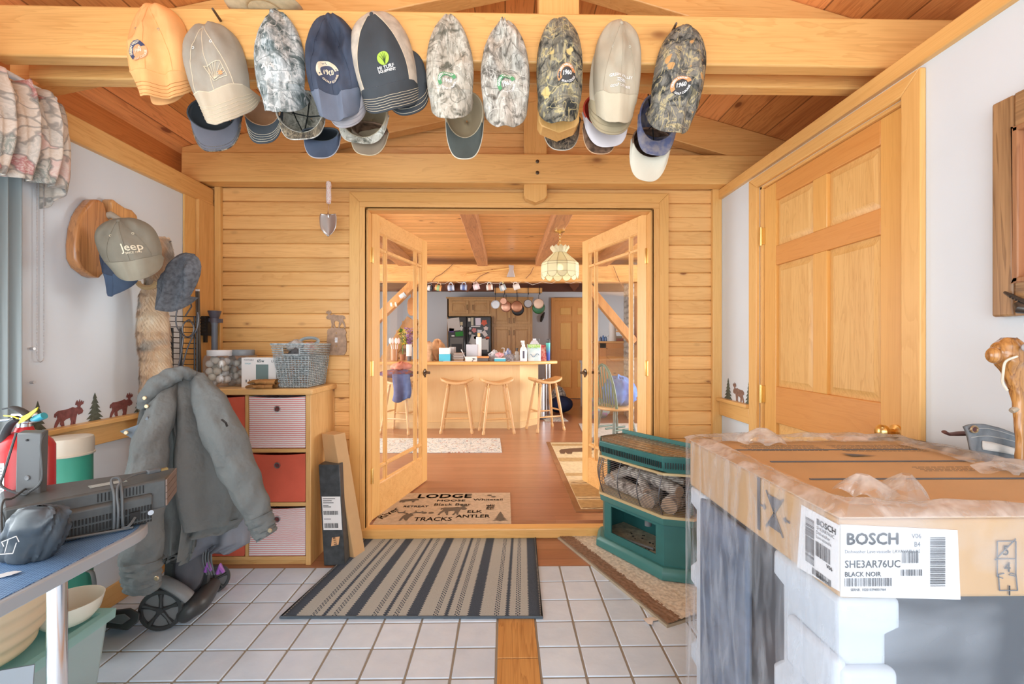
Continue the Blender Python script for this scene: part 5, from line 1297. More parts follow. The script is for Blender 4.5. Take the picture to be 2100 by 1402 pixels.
bagmesh('snack_bag','red and pink printed bag between the pouch and the blue tumbler',1108,1122,707,741,6.6,.09,fabric('red_print',(.60,.10,.10),col2=(.78,.45,.38),vs=30),'bag',seed=12,crumple=.006,top=1.0)
def grad_mat():
    m,nt,b = new_mat('blue_green_fade'); tc = N(nt,'ShaderNodeTexCoord'); sp = N(nt,'ShaderNodeSeparateXYZ'); nt.links.new(tc.outputs['Object'],sp.inputs[0])
    r = ramp(nt,[(0.0,(.03,.05,.40)),(.45,(.05,.12,.50)),(1.0,(.12,.60,.50))],mth(nt,'MULTIPLY',sp.outputs[2],4.2)); nt.links.new(r.outputs[0],b.inputs['Base Color']); b.inputs['Roughness'].default_value = .35; return m
bottle('tumbler','tall tumbler fading from navy to teal at the counter\'s right end',1124,700,9,6.62,[(0,0),(.8,0),(1,.9),(1,.96),(0,.96)],grad_mat(),'tumbler',
       extra=lambda t,r,h: MB().lathe([(r * 1.02,h * .93),(r * 1.02,h),(.001,h)],n=20).build('lid',M_BLACKP,t) and MB().tube([(-r * .6,0,h),(-r * .5,0,h + .035),(r * .5,0,h + .035),(r * .6,0,h)],.005,6).build('lid_handle',M_BLACKP,t))
cbox('paper_sheet','white papers lying flat along the counter edge near the foil pans',908,952,740.6,6.30,.12,M_PAPER,'paper')
cbox('paper_sheet','white papers lying flat under the lotion and spray bottles',1046,1076,740.6,6.31,.12,M_PAPER,'paper')
# behind the left glass door
t = thing('utensil_crock','brown crock of white and pink cooking spoons behind the left glass door','crock',(PY(809,740,6.5).x,6.5,CT))
g = MB(); g.lathe([(.045,0),(.055,.01),(.055,.17),(.048,.17),(.045,.02),(.001,.02)],n=20); g.build('pot',mat('brown_glaze',(.40,.17,.06),.3),t)
for i,(dx,c) in enumerate(((-.05,(.85,.84,.82)),(-.02,(.82,.55,.52)),(.02,(.86,.84,.8)),(.05,(.80,.50,.48)))):
    g = MB(); g.tube([(dx * .3,0,.05),(dx,.0,.24)],.006,6); g.sphere((dx * 1.2,0,.29),.03,10,6,(.7,.25,1.5)); g.build('spoon',mat('spoon_%d' % i,c,.5),t)
bottle('paper_roll','small white roll standing on a dark base behind the left glass door',839,706,11,6.5,[(0,.3),(1,.3),(1,1),(.2,1),(.2,.9),(0,.9)],M_PAPER,'roll',extra=lambda t,r,h: MB().lathe([(.001,0),(r * .7,0),(r * .7,h * .3),(.001,h * .3)],n=16).build('base',mat('dark_stoneware',(.12,.10,.11),.5),t))
for nm,lb,u,v,c1,c2,sd in (('houseplant','small green and yellow plant behind the left glass door',826,690,(.06,.22,.03),(.72,.62,.08),3),('dried_flowers','bunch of purple flowers behind the left glass door',838,688,(.24,.08,.30),(.55,.35,.62),5)):
    p = PY(u,v,6.85 if sd == 3 else 7.12); g = MB(); rr = random.Random(sd)
    for i in range(70):
        c = p + Vector((rr.uniform(-.055,.055),rr.uniform(-.05,.05),rr.uniform(-.12,.12))); d = Vector((rr.uniform(-1,1),rr.uniform(-1,1),rr.uniform(-.6,1))).normalized() * .035; s_ = d.orthogonal().normalized() * .012
        g.add([c - d,c + s_,c + d,c - s_],[(0,1,2,3)],i % 2)
    g.tube([p,(p.x,p.y,CT + .06)],.006,5); g.lathe([(.001,0),(.04,0),(.05,.09),(.001,.09)],(p.x,p.y,CT),14,mi=2)
    o = g.build(nm,[mat(nm + '_a',c1,.6),mat(nm + '_b',c2,.6),mat('terracotta',(.42,.18,.09),.7)]); tag(o,lb,'plant')
a = PY(843,628,6.86); g = MB(); pts = [(.09 * math.cos(q) * .75,.14 * sgnp(math.sin(q),.7)) for q in [2 * PI * i / 28 for i in range(28)]]
g.poly(pts,lambda x,z,d: Vector((a.x + x,6.90 + d,a.z + z)),0,.02); g.tube([(a.x,6.91,a.z + .12),(a.x,6.91,a.z + .24)],.012,8)
tag(g.build('cutting_board',W('Z','rail'),bevel=.004),'oval wooden cutting board hanging behind the left glass door','board')

# ------------------------------------------------------------------ right side of the kitchen
def kz(v,Y): return PY(1036,v,Y).z
BY = 7.6
bc = thing('bar_cabinet','tall wooden bar cabinet clad with diagonal pine boards','cabinet',(PY(1262,800,BY).x,BY + .3,KF))
x0 = PY(1230,700,BY).x; x1 = x0 + 1.1; zt = kz(703,BY)
g = MB(); g.box(x0,x1,BY + .02,BY + .6,KF,zt); g.box(x0,x0 + .11,BY,BY + .03,KF,zt); g.box(x0,x1,BY,BY + .03,zt - .09,zt); g.build('frame',W('Z','rail'),bc,world=True,bevel=.004)
g = MB(); 
for i in range(-9,12):
    pts = [(0,.0),(1.0,-1.0),(1.0,-1.125),(0,-.125)]
    P = []
    for a,b in pts: P.append((a,b + zt - .09 + .13 * i))
    xl_,xr_ = x0 + .11,x1
    # clip by z range
    def zc(z): return max(KF,min(zt - .09,z))
    q = [(xl_,zc(P[0][1] - .0)),(xr_,zc(P[1][1])),(xr_,zc(P[2][1])),(xl_,zc(P[3][1]))]
    if max(z for _,z in q) - min(z for _,z in q) > .01: g.poly(q,lambda a,b,d: Vector((a,BY + .006 + d,b)),0,.012)
g.build('diagonal_boards',wood('diag_pine',(.42,.17,.05),(.66,.32,.10),'X',plank='Z',pitch=.13,knots=1.4),bc,world=True,bevel=.004)
g = MB(); g.box(x0 - .03,x1,BY - .03,BY + .62,zt,zt + .03); g.build('top',W('X','honey'),bc,world=True,bevel=.004)
zt += .031
for i,(u,c,v) in enumerate(((1232,(.03,.08,.25),690),(1237,(.06,.20,.55),687),(1242,(.10,.25,.55),689),(1247,(.70,.74,.78),686))):
    p = PY(u,700,BY + .15); h = kz(v,BY + .15) - zt; g = MB(); g.lathe([(.001,0),(.024,0),(.024,h * .7),(.01,h * .82),(.01,h),(.001,h)],(p.x,BY + .15,zt),14)
    tag(g.build('bottle',mat('bar_bottle_%d' % i,c,.25)),['black and blue','deep blue','mid blue','clear grey'][i] + ' bottle on the bar cabinet behind the right glass door','bottle','bottles on the bar cabinet')
p = PY(1256,700,BY + .1); g = MB(); g.lathe([(.05 + .012 * fbm(i * .7,2) * 2,i * .04) for i in range(9)],(p.x,BY + .1,zt),18); tag(g.build('paper_stack',M_PAPER,smooth=20),'tall white wrapped bundle standing on the bar cabinet','bundle')
for u,w,h,c,lb in ((1272,.16,.05,(.62,.12,.06),'red box lying on the bar cabinet'),(1270,.13,.04,(.72,.68,.55),'cream box on the red box, on the bar cabinet'),(1285,.12,.03,(.20,.42,.16),'green and white box at the front of the bar cabinet')):
    p = PY(u,700,BY + .15); zz = zt + (.051 if 'cream' in lb else 0); yy = BY + (.02 if 'green' in lb else .2); g = MB(); g.box(p.x - w / 2,p.x + w / 2,yy,yy + .12,zz,zz + h); tag(g.build('small_box',mat('bx_%.2f' % c[0],c,.6),bevel=.003),lb,'box')
sb = thing('wall_shelf','small three board wooden shelf standing behind the bar cabinet top','shelf',PY(1278,680,8.4))
g = MB()
for k,v in enumerate((665,678,691)): a,b = PY(1262,v,8.4),PY(1300,v,8.4); g.box(a.x,b.x,8.4,8.55,a.z - .02,a.z)
g.build('shelf_board',W('X','rail'),sb,world=True); g = MB(); a = PY(1262,695,8.4); g.box(a.x - .02,a.x,8.4,8.55,a.z,PY(1262,660,8.4).z); g.build('shelf_side',W('Z','rail'),sb,world=True)
# stone column
cx0 = PY(1292,700,7.0).x; rr = random.Random(4); sc_ = thing('stone_column','grey fieldstone chimney column behind the right glass door','column',(cx0 + .35,7.3,KF))
g = MB(); g.box(cx0 + .06,cx0 + .7,7.06,7.6,KF,KC); g.build('mortar_core',mat('mortar',(.35,.32,.28),.9),sc_,world=True)
g = MB()
for j in range(26):
    for x in (cx0 + .05,cx0 + .18,cx0 + .31,cx0 + .45):
        g.sphere((x + rr.uniform(-.02,.02),7.07,KF + .05 + j * .095 + rr.uniform(-.015,.015)),.07,8,5,(rr.uniform(.8,1.1),.6,rr.uniform(.6,.8)))
    for y in (7.2,7.33,7.46): g.sphere((cx0 + .06,y,KF + .05 + j * .095),.07,8,5,(.6,1,.7))
g.build('fieldstones',mat('fieldstone',(.44,.41,.38),.85,noise=.35,nscale=9),sc_,world=True,kind='stuff')
# white shelf with things, dark pole
wt = thing('side_table','small white table behind the right glass door','table',(PY(1220,742,8.3).x,8.4,KF))
a = PY(1196,742,8.3); g = MB(); g.box(a.x,PY(1234,742,8.3).x,8.3,8.7,a.z - .03,a.z + .02); g.build('table_top',M_WHITE,wt,world=True,bevel=.004)
for dx in (0.03,.3):
    for yy in (8.34,8.66): g = MB(); g.box(a.x + dx - .015,a.x + dx + .015,yy - .015,yy + .015,KF,a.z - .03); g.build('leg',M_WHITE,wt,world=True)
g = MB(); g.cyl(PY(1225,792,8.0),PY(1230,716,8.05),.012,n=8); g.sphere(PY(1230,716,8.05),.025,10,6); tag(g.build('walking_pole',M_BLACKM),'thin dark pole leaning at the bar cabinet\'s left corner','pole')
cloth_blob('toy_bag','pile of teal and purple toys on the floor behind the green chair',(PY(1226,800,7.3).x,7.3,KF + .15),(.20,.18,.16),fabric('teal_purple',(.20,.42,.42),col2=(.35,.18,.45),vs=24),'toys',seed=21)
# windsor chair
GREENC = mat('dark_green_paint',(.035,.115,.075),.4)
cx_,cy_ = PY(1262,900,5.35).x,5.35
wc = thing('windsor_chair','green bow back chair with a natural wood seat, seen through the right glass door','chair',(cx_,cy_,KF),(0,0,math.radians(28)))
g = MB(); g.lathe([(.001,.42),(.19,.42),(.215,.435),(.215,.455),(.19,.462),(.001,.452)],n=28); g.build('seat',W('X','oak'),wc)
bow = [(-.15 ,.19 * math.cos(q) ,.455 + .50 * math.sin(q)) for q in [PI * i / 16 for i in range(17)]]
g = MB(); g.tube([(x - .10 * (z - .455) ,y,z) for x,y,z in bow],.016,8); g.build('bow',GREENC,wc)
for i in range(-3,4):
    y = i * .05; z = .455 + .50 * math.sqrt(max(0,1 - (y / .19) ** 2)); g = MB(); g.tube([(-.15,y * .8,.45),(-.15 - .10 * (z - .455),y,z)],.008,6); g.build('spindle',GREENC,wc)
for sx in (-1,1):
    for sy in (-1,1):
        g = MB(); a,b = Vector((sx * .11,sy * .11,.43)),Vector((sx * .19,sy * .18,0)); g.tube([a.lerp(b,q) for q in (0,.2,.3,.4,.7,.85,1)],[.014,.02,.013,.02,.018,.014,.011],10); g.build('leg',mat('grey_green_leg',(.10,.14,.12),.5),wc)
g = MB(); g.tube([(-.15,0,.2),(.15,0,.2)],.012,8); g.build('stretcher',GREENC,wc)
for yy in (-.15,.15): g = MB(); g.tube([(-.15,yy,.2),(.15,yy,.2)],.012,8); g.build('stretcher',GREENC,wc)
cloth_blob('blue_jacket','bright blue jacket heaped on the green chair',(cx_ + .05,cy_ + .03,KF + .63),(.19,.17,.17),fabric('bright_blue',(.10,.26,.68),vs=7,col2=(.05,.12,.42)),seed=31)
# trash can, silver legs, bags beyond the island end
p = PY(1111,850,7.2); t = thing('trash_can','slim brushed steel trash can at the island\'s right end','trash can',(p.x,7.2,KF))
g = MB(); g.lathe([(.001,0),(.06,0),(.06,.55),(.001,.55)],n=20); g.build('body',M_STEEL,t); g = MB(); g.lathe([(.064,.555),(.064,.60),(.05,.64),(.02,.655),(.001,.656)],n=20); g.build('lid',M_STEEL,t); g = MB(); g.lathe([(.001,-.0),(.066,0),(.066,.04),(.062,.045)],n=20); g.build('foot_ring',M_BLACKP,t)
for u,lb in ((1120,'left of two thin chrome poles standing beyond the island'),(1127,'right of two thin chrome poles standing beyond the island')):
    p = PY(u,800,7.6); g = MB(); g.cyl((p.x,7.6,KF),(p.x,7.6,PY(u,746,7.6).z),.022,n=12); tag(g.build('chrome_pole',M_CHROME),lb,'pole','chrome poles')
cloth_blob('shopping_bag','white patterned bag behind the right hand stool',(PY(1146,790,8.2).x,8.2,KF + .21),(.13,.12,.215),fabric('white_black_print',(.66,.70,.72),col2=(.10,.12,.14),vs=26),'bag',seed=41,amp=.15)
cloth_blob('duffel_bag','dark navy duffel bag on the floor behind the right hand stool',(PY(1150,825,7.9).x,7.9,KF + .14),(.20,.16,.14),fabric('navy_duffel',(.03,.045,.12),vs=10),'bag',seed=42,amp=.12)

# ------------------------------------------------------------------ rugs
def rug(name,label,pts,m,z=KF,th=.008,cat='rug',fringe=None):
    t = MB(); t.ring([[(x,y,z) for x,y in pts],[(x,y,z + th) for x,y in pts]]); o = t.build(name,m,bevel=.003); 
    if label: tag(o,label,cat)
    return o
def floral(name,base,c1,c2,c3,sc):
    m,nt,b = new_mat(name); L = nt.links; tc = N(nt,'ShaderNodeTexCoord')
    dn = N(nt,'ShaderNodeTexNoise'); dn.inputs['Scale'].default_value = sc * .6; L.new(tc.outputs['Object'],dn.inputs['Vector'])
    ad = N(nt,'ShaderNodeVectorMath',operation='MULTIPLY_ADD'); L.new(dn.outputs['Color'],ad.inputs[0]); ad.inputs[1].default_value = (.3,.3,.3); L.new(tc.outputs['Object'],ad.inputs[2])
    v = N(nt,'ShaderNodeTexVoronoi'); v.inputs['Scale'].default_value = sc; L.new(ad.outputs[0],v.inputs['Vector'])
    sp = N(nt,'ShaderNodeSeparateColor'); L.new(v.outputs['Color'],sp.inputs[0])
    cc = ramp(nt,[(0,c1),(.35,c1),(.36,c2),(.68,c2),(.69,c3),(1,c3)],sp.outputs[0],True)
    bl = mth(nt,'LESS_THAN',v.outputs['Distance'],.52 if 'valance' in name else .33)
    c = mixc(nt,bl,base,cc.outputs[0])
    n = N(nt,'ShaderNodeTexNoise'); n.inputs['Scale'].default_value = sc * .45; n.inputs['Distortion'].default_value = 1.5; L.new(tc.outputs['Object'],n.inputs['Vector'])
    st = mth(nt,'LESS_THAN',mth(nt,'ABSOLUTE',mth(nt,'SUBTRACT',n.outputs[0],.5)),.012)
    c = mixc(nt,mth(nt,'MULTIPLY',st,.7),c,c1)
    L.new(c,b.inputs['Base Color']); b.inputs['Roughness'].default_value = .9; return m
rug('floral_runner','pale runner with blue, red and grey flowers lying before the island',[(-1.75,4.96),(-.035,4.96),(-.065,5.70),(-1.75,5.72)],floral('pale_floral',(.68,.70,.68),(.22,.30,.36),(.45,.20,.14),(.50,.42,.26),19))
rug('small_mat','small black and white patterned mat beside the trash can',[(.62,6.95),(.98,6.98),(.92,7.55),(.56,7.5)],floral('bw_mat',(.55,.55,.55),(.08,.08,.09),(.15,.15,.16),(.75,.75,.75),24))
rug('grey_rug','pale grey patterned rug under the green chair',[(1.02,5.75),(2.6,5.75),(2.6,6.75),(1.10,6.75)],floral('grey_floral',(.52,.50,.48),(.36,.34,.34),(.44,.40,.36),(.62,.60,.58),14))
# lodge runner on the right: border, cream field, bands, bears
cr_ = thing('lodge_runner','tan and cream runner with brown border and bears, right of the doorway','rug',(.80,4.35,KF))
xA_,xB_,yA_,yB_ = .50,1.12,3.19,5.48
g = MB(); g.box(xA_,xB_,yA_,yB_,KF,KF + .006); g.build('border',fabric('runner_brown',(.33,.17,.08),weave=300),cr_,world=True)
g = MB(); g.box(xA_ + .045,xB_ - .045,yA_ + .045,yB_ - .045,KF + .0062,KF + .008); g.build('field',fabric('runner_cream',(.72,.60,.38),weave=300,vs=30),cr_,world=True)
M_TANB = fabric('runner_tan',(.52,.36,.17),weave=300,vs=30)
for y0,y1 in ((3.26,3.42),(3.50,3.80),(4.05,4.14),(4.55,4.70),(5.25,5.35)):
    g = MB(); g.box(xA_ + .05,xB_ - .05,y0,y1,KF + .0082,KF + .0088); g.build('woven_band',M_TANB,cr_,world=True)
for y0 in (3.45,3.25,3.84):
    g = MB(); g.tube([(xA_ + .06 + i * .027,y0 + .008 * math.sin(i * 1.6),KF + .009) for i in range(19)],.004,5,flat=.3); g.build('woven_line',mat('runner_dark',(.14,.07,.03),.9),cr_,world=True)
def bear(g,mp):
    g.poly([(-.5,-.25),(-.5,.0),(-.42,.15),(-.2,.22),(.1,.26),(.3,.3),(.36,.36),(.42,.3),(.56,.2),(.6,.1),(.45,.06),(.38,-.02),(.36,-.28),(.26,-.28),(.22,-.08),(-.15,-.1),(-.2,-.28),(-.32,-.28),(-.34,-.1),(-.4,-.28)],lambda a,b,d: mp(a,b))
def moose_pts(): return [(-.48,.16),(-.50,.05),(-.44,.02),(-.40,.12),(-.38,-.02),(-.46,-.16),(-.50,-.30),(-.53,-.46),(-.44,-.47),(-.42,-.32),(-.34,-.20),(-.26,-.10),(-.28,-.22),(-.20,-.34),(-.18,-.46),(-.10,-.46),(-.12,-.30),(-.14,-.14),(-.04,-.08),(.10,-.06),(.14,-.2),(.10,-.34),(.06,-.46),(.14,-.46),(.20,-.30),(.24,-.14),(.22,-.3),(.24,-.44),(.32,-.44),(.30,-.28),(.34,-.08),(.38,.06),(.44,.0),(.50,.02),(.58,.04),(.62,.12),(.56,.22),(.50,.26),(.52,.32),(.62,.36),(.64,.46),(.58,.42),(.56,.50),(.50,.42),(.48,.54),(.42,.42),(.38,.52),(.32,.44),(.30,.36),(.38,.34),(.40,.28),(.30,.26),(.20,.30),(.05,.26),(-.15,.24),(-.35,.24)]
def tree_pts():
    L_ = [(0,.5)]
    for i in range(6): y = .38 - i * .15; w = .07 + i * .055; L_ += [(w,y - .06),(w * .45,y - .02 - .03)]
    L_ += [(.05,-.46),(.05,-.5)]
    return L_ + [(-x,y) for x,y in reversed(L_[1:])]
g = MB(); bear(g,lambda a,b: Vector((.92 + a * .22,3.34 + b * .22,KF + .0096))); g.build('woven_bear',mat('runner_rust',(.34,.14,.05),.9),cr_,world=True)
g = MB(); bear(g,lambda a,b: Vector((.80 + a * .4,5.0 + b * .5,KF + .0096))); g.build('woven_bear',mat('runner_dark',(.14,.07,.03),.9),cr_,world=True)
# LODGE mat just inside
lm = thing('lodge_mat','beige doormat with brown lodge words, bear, moose, elk and pine tree','doormat',(-.4,3.3,KF))
mx0,mx1,my0,my1 = -.875,.04,2.985,3.60
g = MB(); g.box(mx0,mx1,my0,my1,KF,KF + .009); g.build('mat',fabric('beige_mat',(.60,.47,.34),weave=350,vs=40),lm,world=True,bevel=.003)
MK = mat('mat_brown_print',(.135,.105,.075),.9)
zq = KF + .0105
def mp_at(u,v,s=1.0,ry=1.0):
    c = PZ(u,v,zq); return lambda a,b: Vector((c.x + a * s,c.y + b * s * ry,zq))
def mfin(g,nm):
    for v_ in g.v: v_.x = min(max(v_.x,mx0 + .005),mx1 - .005); v_.y = min(max(v_.y,my0 + .005),my1 - .005)
    return g.build(nm,MK,lm,world=True,smooth=0)
for s_,u,v,size,sx,bold,rot,ry in (('LODGE',912,1017,.095,1.35,.004,0,1.3),('MOOSE',925,1026,.040,1.6,.0012,0,1.3),('Black Bear',928,1034,.056,1.15,.0004,0,1.2),('Whitetail',1001,1024,.046,1.3,.0004,0,1.3),('RETREAT',853,1038,.036,1.25,.0010,0,1.3),('ELK',973,1048.5,.050,1.3,.001,0,1.3),('TRACKS',888,1064,.070,1.0,.0006,0,1.3),('ANTLER',970,1058,.064,1.0,.0010,0,1.2),
    ('River',797,1052,.085,1.0,.0008,1.1,1.2),('PINE',1002,1039,.040,1.2,.001,PI / 2,1.0),('TREE',1010,1039,.040,1.2,.001,PI / 2,1.0)):
    g = MB(); add_text(g,s_,size,mp_at(u,v,1,ry),sx=sx,bold=bold,rot=rot); mfin(g,'printed_word')
g = MB(); m1 = mp_at(927,1045,.17,1.2); g.poly(moose_pts(),lambda a,b,d: m1(a,b)); mfin(g,'printed_moose')
g = MB(); m2 = mp_at(1026,1058,.15,1.15); g.poly(tree_pts(),lambda a,b,d: m2(a,b)); mfin(g,'printed_pine_tree')
g = MB(); m3 = mp_at(838,1026,.13,1.0); bear(g,m3); mfin(g,'printed_bear')
g = MB(); m4 = mp_at(836,1058,.15,1.0)
g.poly([(-.3,-.5),(-.2,-.5),(-.15,-.2),(0,-.5),(.08,-.5),(.12,-.1),(.25,.1),(.2,.25),(.05,.3),(-.1,.3),(-.2,.15),(-.25,-.1)],lambda a,b,d: m4(a,b))
for sg in (-1,1): g.tube([m4(sg * .05,.3),m4(sg * .3,.45),m4(sg * .5,.42),m4(sg * .6,.6)],.004,5); g.tube([m4(sg * .3,.45),m4(sg * .25,.65)],.004,5)
mfin(g,'printed_elk')
for u,v in ((870,1051),(884,1051),(1004,1015),(1012,1018)):
    mm = mp_at(u,v,.02); g = MB(); g.poly([(math.cos(q),math.sin(q) * .8) for q in [2 * PI * i / 8 for i in range(8)]],lambda a,b,d: mm(a,b)); mfin(g,'printed_track')
# ------------------------------------------------------------------ entry: rugs
def stripe_mat():
    m,nt,b = new_mat('grey_striped_weave'); L = nt.links; tc = N(nt,'ShaderNodeTexCoord'); sp = N(nt,'ShaderNodeSeparateXYZ'); L.new(tc.outputs['UV'],sp.inputs[0])
    P = 1 / 4.25
    x = mth(nt,'MULTIPLY',mth(nt,'FRACT',mth(nt,'DIVIDE',mth(nt,'ADD',sp.outputs[0],.0),P)),1.0); y = mth(nt,'MULTIPLY',sp.outputs[1],58.0)
    zig = mth(nt,'MULTIPLY',mth(nt,'ABSOLUTE',mth(nt,'SUBTRACT',mth(nt,'FRACT',y),.5)),.06)
    def band(c,w,zz=True):
        d = mth(nt,'ABSOLUTE',mth(nt,'SUBTRACT',x,c))
        return mth(nt,'LESS_THAN',d,mth(nt,'ADD',zig,w) if zz else w)
    wide = band(.13,.085)
    thin = band(.68,.016)
    def dots(c,ph):
        d = mth(nt,'MULTIPLY',mth(nt,'ABSOLUTE',mth(nt,'SUBTRACT',x,c)),1.0)
        v = mth(nt,'MULTIPLY',mth(nt,'ABSOLUTE',mth(nt,'SUBTRACT',mth(nt,'FRACT',mth(nt,'ADD',mth(nt,'MULTIPLY',y,.75),ph)),.5)),.036)
        return mth(nt,'LESS_THAN',mth(nt,'ADD',d,v),.0145)
    ds = [dots(c,ph) for c,ph in ((.475,0),(.505,.5),(.535,0),(.825,0),(.855,.5),(.885,0))]
    tot = mth(nt,'MAXIMUM',wide,thin)
    for d in ds: tot = mth(nt,'MAXIMUM',tot,d)
    n = N(nt,'ShaderNodeTexNoise'); n.inputs['Scale'].default_value = 260; n.inputs['Detail'].default_value = 2; L.new(tc.outputs['Object'],n.inputs['Vector'])
    lt = mixc(nt,n.outputs[0],(.34,.37,.36),(.52,.55,.53)); dk = mixc(nt,n.outputs[0],(.028,.045,.075),(.085,.12,.165))
    L.new(mixc(nt,tot,lt,dk),b.inputs['Base Color']); b.inputs['Roughness'].default_value = .95
    bp = N(nt,'ShaderNodeBump'); bp.inputs['Strength'].default_value = .6; bp.inputs['Distance'].default_value = .004; L.new(n.outputs[0],bp.inputs['Height']); L.new(bp.outputs[0],b.inputs['Normal']); return m
c = [PZ(575,1265,.008),PZ(1112,1265,.008),PZ(1098,1101,.008),PZ(766,1101,.008)]
c[3].x -= .05
rg = thing('striped_rug','grey rug with charcoal zigzag stripes on the tiles before the doorway','rug',(-.4,2.5,0))
g = MB(); nu,nv = 40,30
g.grid(lambda a,b: c[0].lerp(c[1],a).lerp(c[3].lerp(c[2],a),b) + Vector((0,0,.0015 * math.sin(a * 9) * math.sin(b * 5))),nu,nv)
o = g.build('pile',stripe_mat(),rg,world=True)
uv = o.data.uv_layers.new(name='uv'); inv = {}
# bilinear weights recovered from the vertex grid order
vidx = {}
for i_,v_ in enumerate(o.data.vertices):
    vidx[i_] = v_.co + Vector((-.4,2.5,0))
def invbil(p):
    b = (p.y - c[0].y) / (c[3].y - c[0].y); l = c[0].lerp(c[3],b); r = c[1].lerp(c[2],b); return ((p.x - l.x) / (r.x - l.x),b)
for lp_ in o.data.loops: uv.data[lp_.index].uv = invbil(vidx[lp_.vertex_index])
o.modifiers.new('solid','SOLIDIFY').thickness = .007
g = MB(); g.tube([c[0],c[1],c[2],c[3]],.006,6,closed=True); g.build('bound_edge',fabric('slate_binding',(.10,.13,.16),weave=400),rg,world=True)
# shaggy rug beneath the heater
q0,q1 = PZ(1140,1098,.01),PZ(1368,1283,.01)
d = (q1 - q0); n_ = Vector((-d.y,d.x,0)).normalized()
sr = thing('shag_rug','cream shag rug with a brown border lying askew under the green heater','rug',(q0.x,q0.y,0))
Wd = .62; g = MB()
def srp(a,b,z=.012): p = q0 + d * a - n_ * (-b * Wd); return Vector((p.x,p.y,z))
if srp(.5,1).x < q0.x + .1: n_ = -n_
nu,nv = 90,60
def shag(a,b):
    p = srp(a,b); p.z = .012 + .008 * fbm(a * 90,b * 60) + .004 * vn(a * 200,b * 140); p.z += .03 * max(0,a - .86) * (b > .1); return p
g.grid(lambda a,b: shag(a,.13 + .87 * b),nu,nv); g.build('cream_pile',fabric('cream_shag',(.74,.68,.57),weave=220,vs=60,var=.14),sr,world=True)
g = MB(); g.grid(lambda a,b: shag(a,.012 + .13 * b),nu,14); g.build('brown_border',fabric('brown_shag',(.30,.19,.125),weave=220,vs=60,var=.14),sr,world=True)
g = MB(); g.ring([[srp(0,0,0),srp(1,0,0),srp(1,1,0),srp(0,1,0)],[srp(0,0,.013),srp(1,0,.013),srp(1,1,.013),srp(0,1,.013)]]); g.build('backing',fabric('rug_backing',(.45,.38,.28),weave=300),sr,world=True)
g = MB(); g.poly([(0,0),(.05,.012),(.075,-.01),(.04,-.02),(.03,-.045),(.012,-.04)],lambda a,b,dd: PZ(1318,1268,.004 + dd) + Vector((a,b,0)),0,.002); tag(g.build('paper_scrap',M_PAPER),'small white torn scrap on the tiles by the shag rug\'s edge','scrap')

# ------------------------------------------------------------------ green heater with logs
GRN = mat('green_enamel_panel',(.03,.145,.14),.38,noise=.08,nscale=12); GRN2 = mat('green_enamel_edge',(.05,.19,.18),.4)
F0,F1 = Vector((.605,2.74,0)),Vector((.838,2.365,0))      # front face foot line
ex = (F1 - F0).normalized(); ey = Vector((-ex.y,ex.x,0)); 
if ey.x < 0: ey = -ey                                            # ey points to the back
ht = thing('gas_heater','freestanding green gas heater with a wire guard over ceramic logs, on the shag rug','heater',(F0.x,F0.y,0))
LN = (F1 - F0).length
def hp(a,b,z): p = F0 + ex * a + ey * b; return Vector((p.x,p.y,z))
def hexo(e=0.0): return [(-.0 - e,0 - e),(LN + e * .4,0 - e),(LN + .10 + e,.085 - e * .2),(LN + .10 + e,.27 + e),(-.10 - e,.27 + e),(-.10 - e,.085 - e * .2)]
def hring(pts,z): return [hp(a,b,z) for a,b in pts]
B0 = .022
g = MB(); g.ring([hring(hexo(.035),B0),hring(hexo(.035),B0 + .035),hring(hexo(.03),B0 + .045),hring(hexo(.02),B0 + .06)]); g.build('plinth',GRN2,ht,world=True,bevel=.004)
# lower cabinet: frame panels round an open bay
zl0,zl1,zm = B0 + .06,.30,.345
def panel(g,pa,pb,z0,z1,th=.008):
    A,B = hp(*pa,z0),hp(*pb,z0); u_ = (B - A).normalized(); nn = Vector((-u_.y,u_.x,0)) * th
    g.ring([[A,B,B + nn,A + nn],[v + Vector((0,0,z1 - z0)) for v in (A,B,B + nn,A + nn)]])
P_ = hexo(0)
g = MB()
panel(g,(0,0),(.055,0),zl0,zl1); panel(g,(LN - .055,0),(LN,0),zl0,zl1); panel(g,(.055,0),(LN - .055,0),zl0,zl0 + .04); panel(g,(.055,0),(LN - .055,0),zl1 - .02,zl1)
for i,j in ((1,2),(2,3),(4,5),(5,0)): panel(g,P_[i],P_[j],zl0,zl1)
panel(g,P_[3],P_[4],zl0,zl1)
g.build('lower_cabinet',GRN,ht,world=True,bevel=.002)
g = MB(); g.ring([hring(hexo(-.012),zl0),hring(hexo(-.012),zl0 + .004)]); g.build('bay_floor',mat('sooty_beige',(.42,.36,.26),.7,noise=.35,nscale=30),ht,world=True)
g = MB(); g.tube([hp(.08,.12,zl1 - .03),hp(.16,.10,zl1 - .05),hp(.3,.12,zl1 - .04),hp(.36,.14,zl1 - .08)],.008,8); g.cyl(hp(.25,.1,zl1 - .09),hp(.25,.1,zl1 - .04),.02,n=12); g.tube([hp(.1,.05,zl0 + .01),hp(.3,.09,zl0 + .012)],.008,8); g.build('gas_pipe',M_GREYP,ht,world=True)
rr = random.Random(3)
g = MB()
for i in range(26):
    p = hp(rr.uniform(.05,LN - .03),rr.uniform(.02,.2),zl0 + .006); g.sphere(p,rr.uniform(.003,.008),6,4,(1,1,.5))
g.build('ash_debris',mat('charred',(.03,.028,.025),.9),ht,world=True,kind='stuff')
g = MB(); g.ring([hring(hexo(.012),zl1),hring(hexo(.016),zl1 + .005),hring(hexo(.02),zm),hring(hexo(.0),zm + .004)]); g.build('middle_band',GRN2,ht,world=True,bevel=.003)
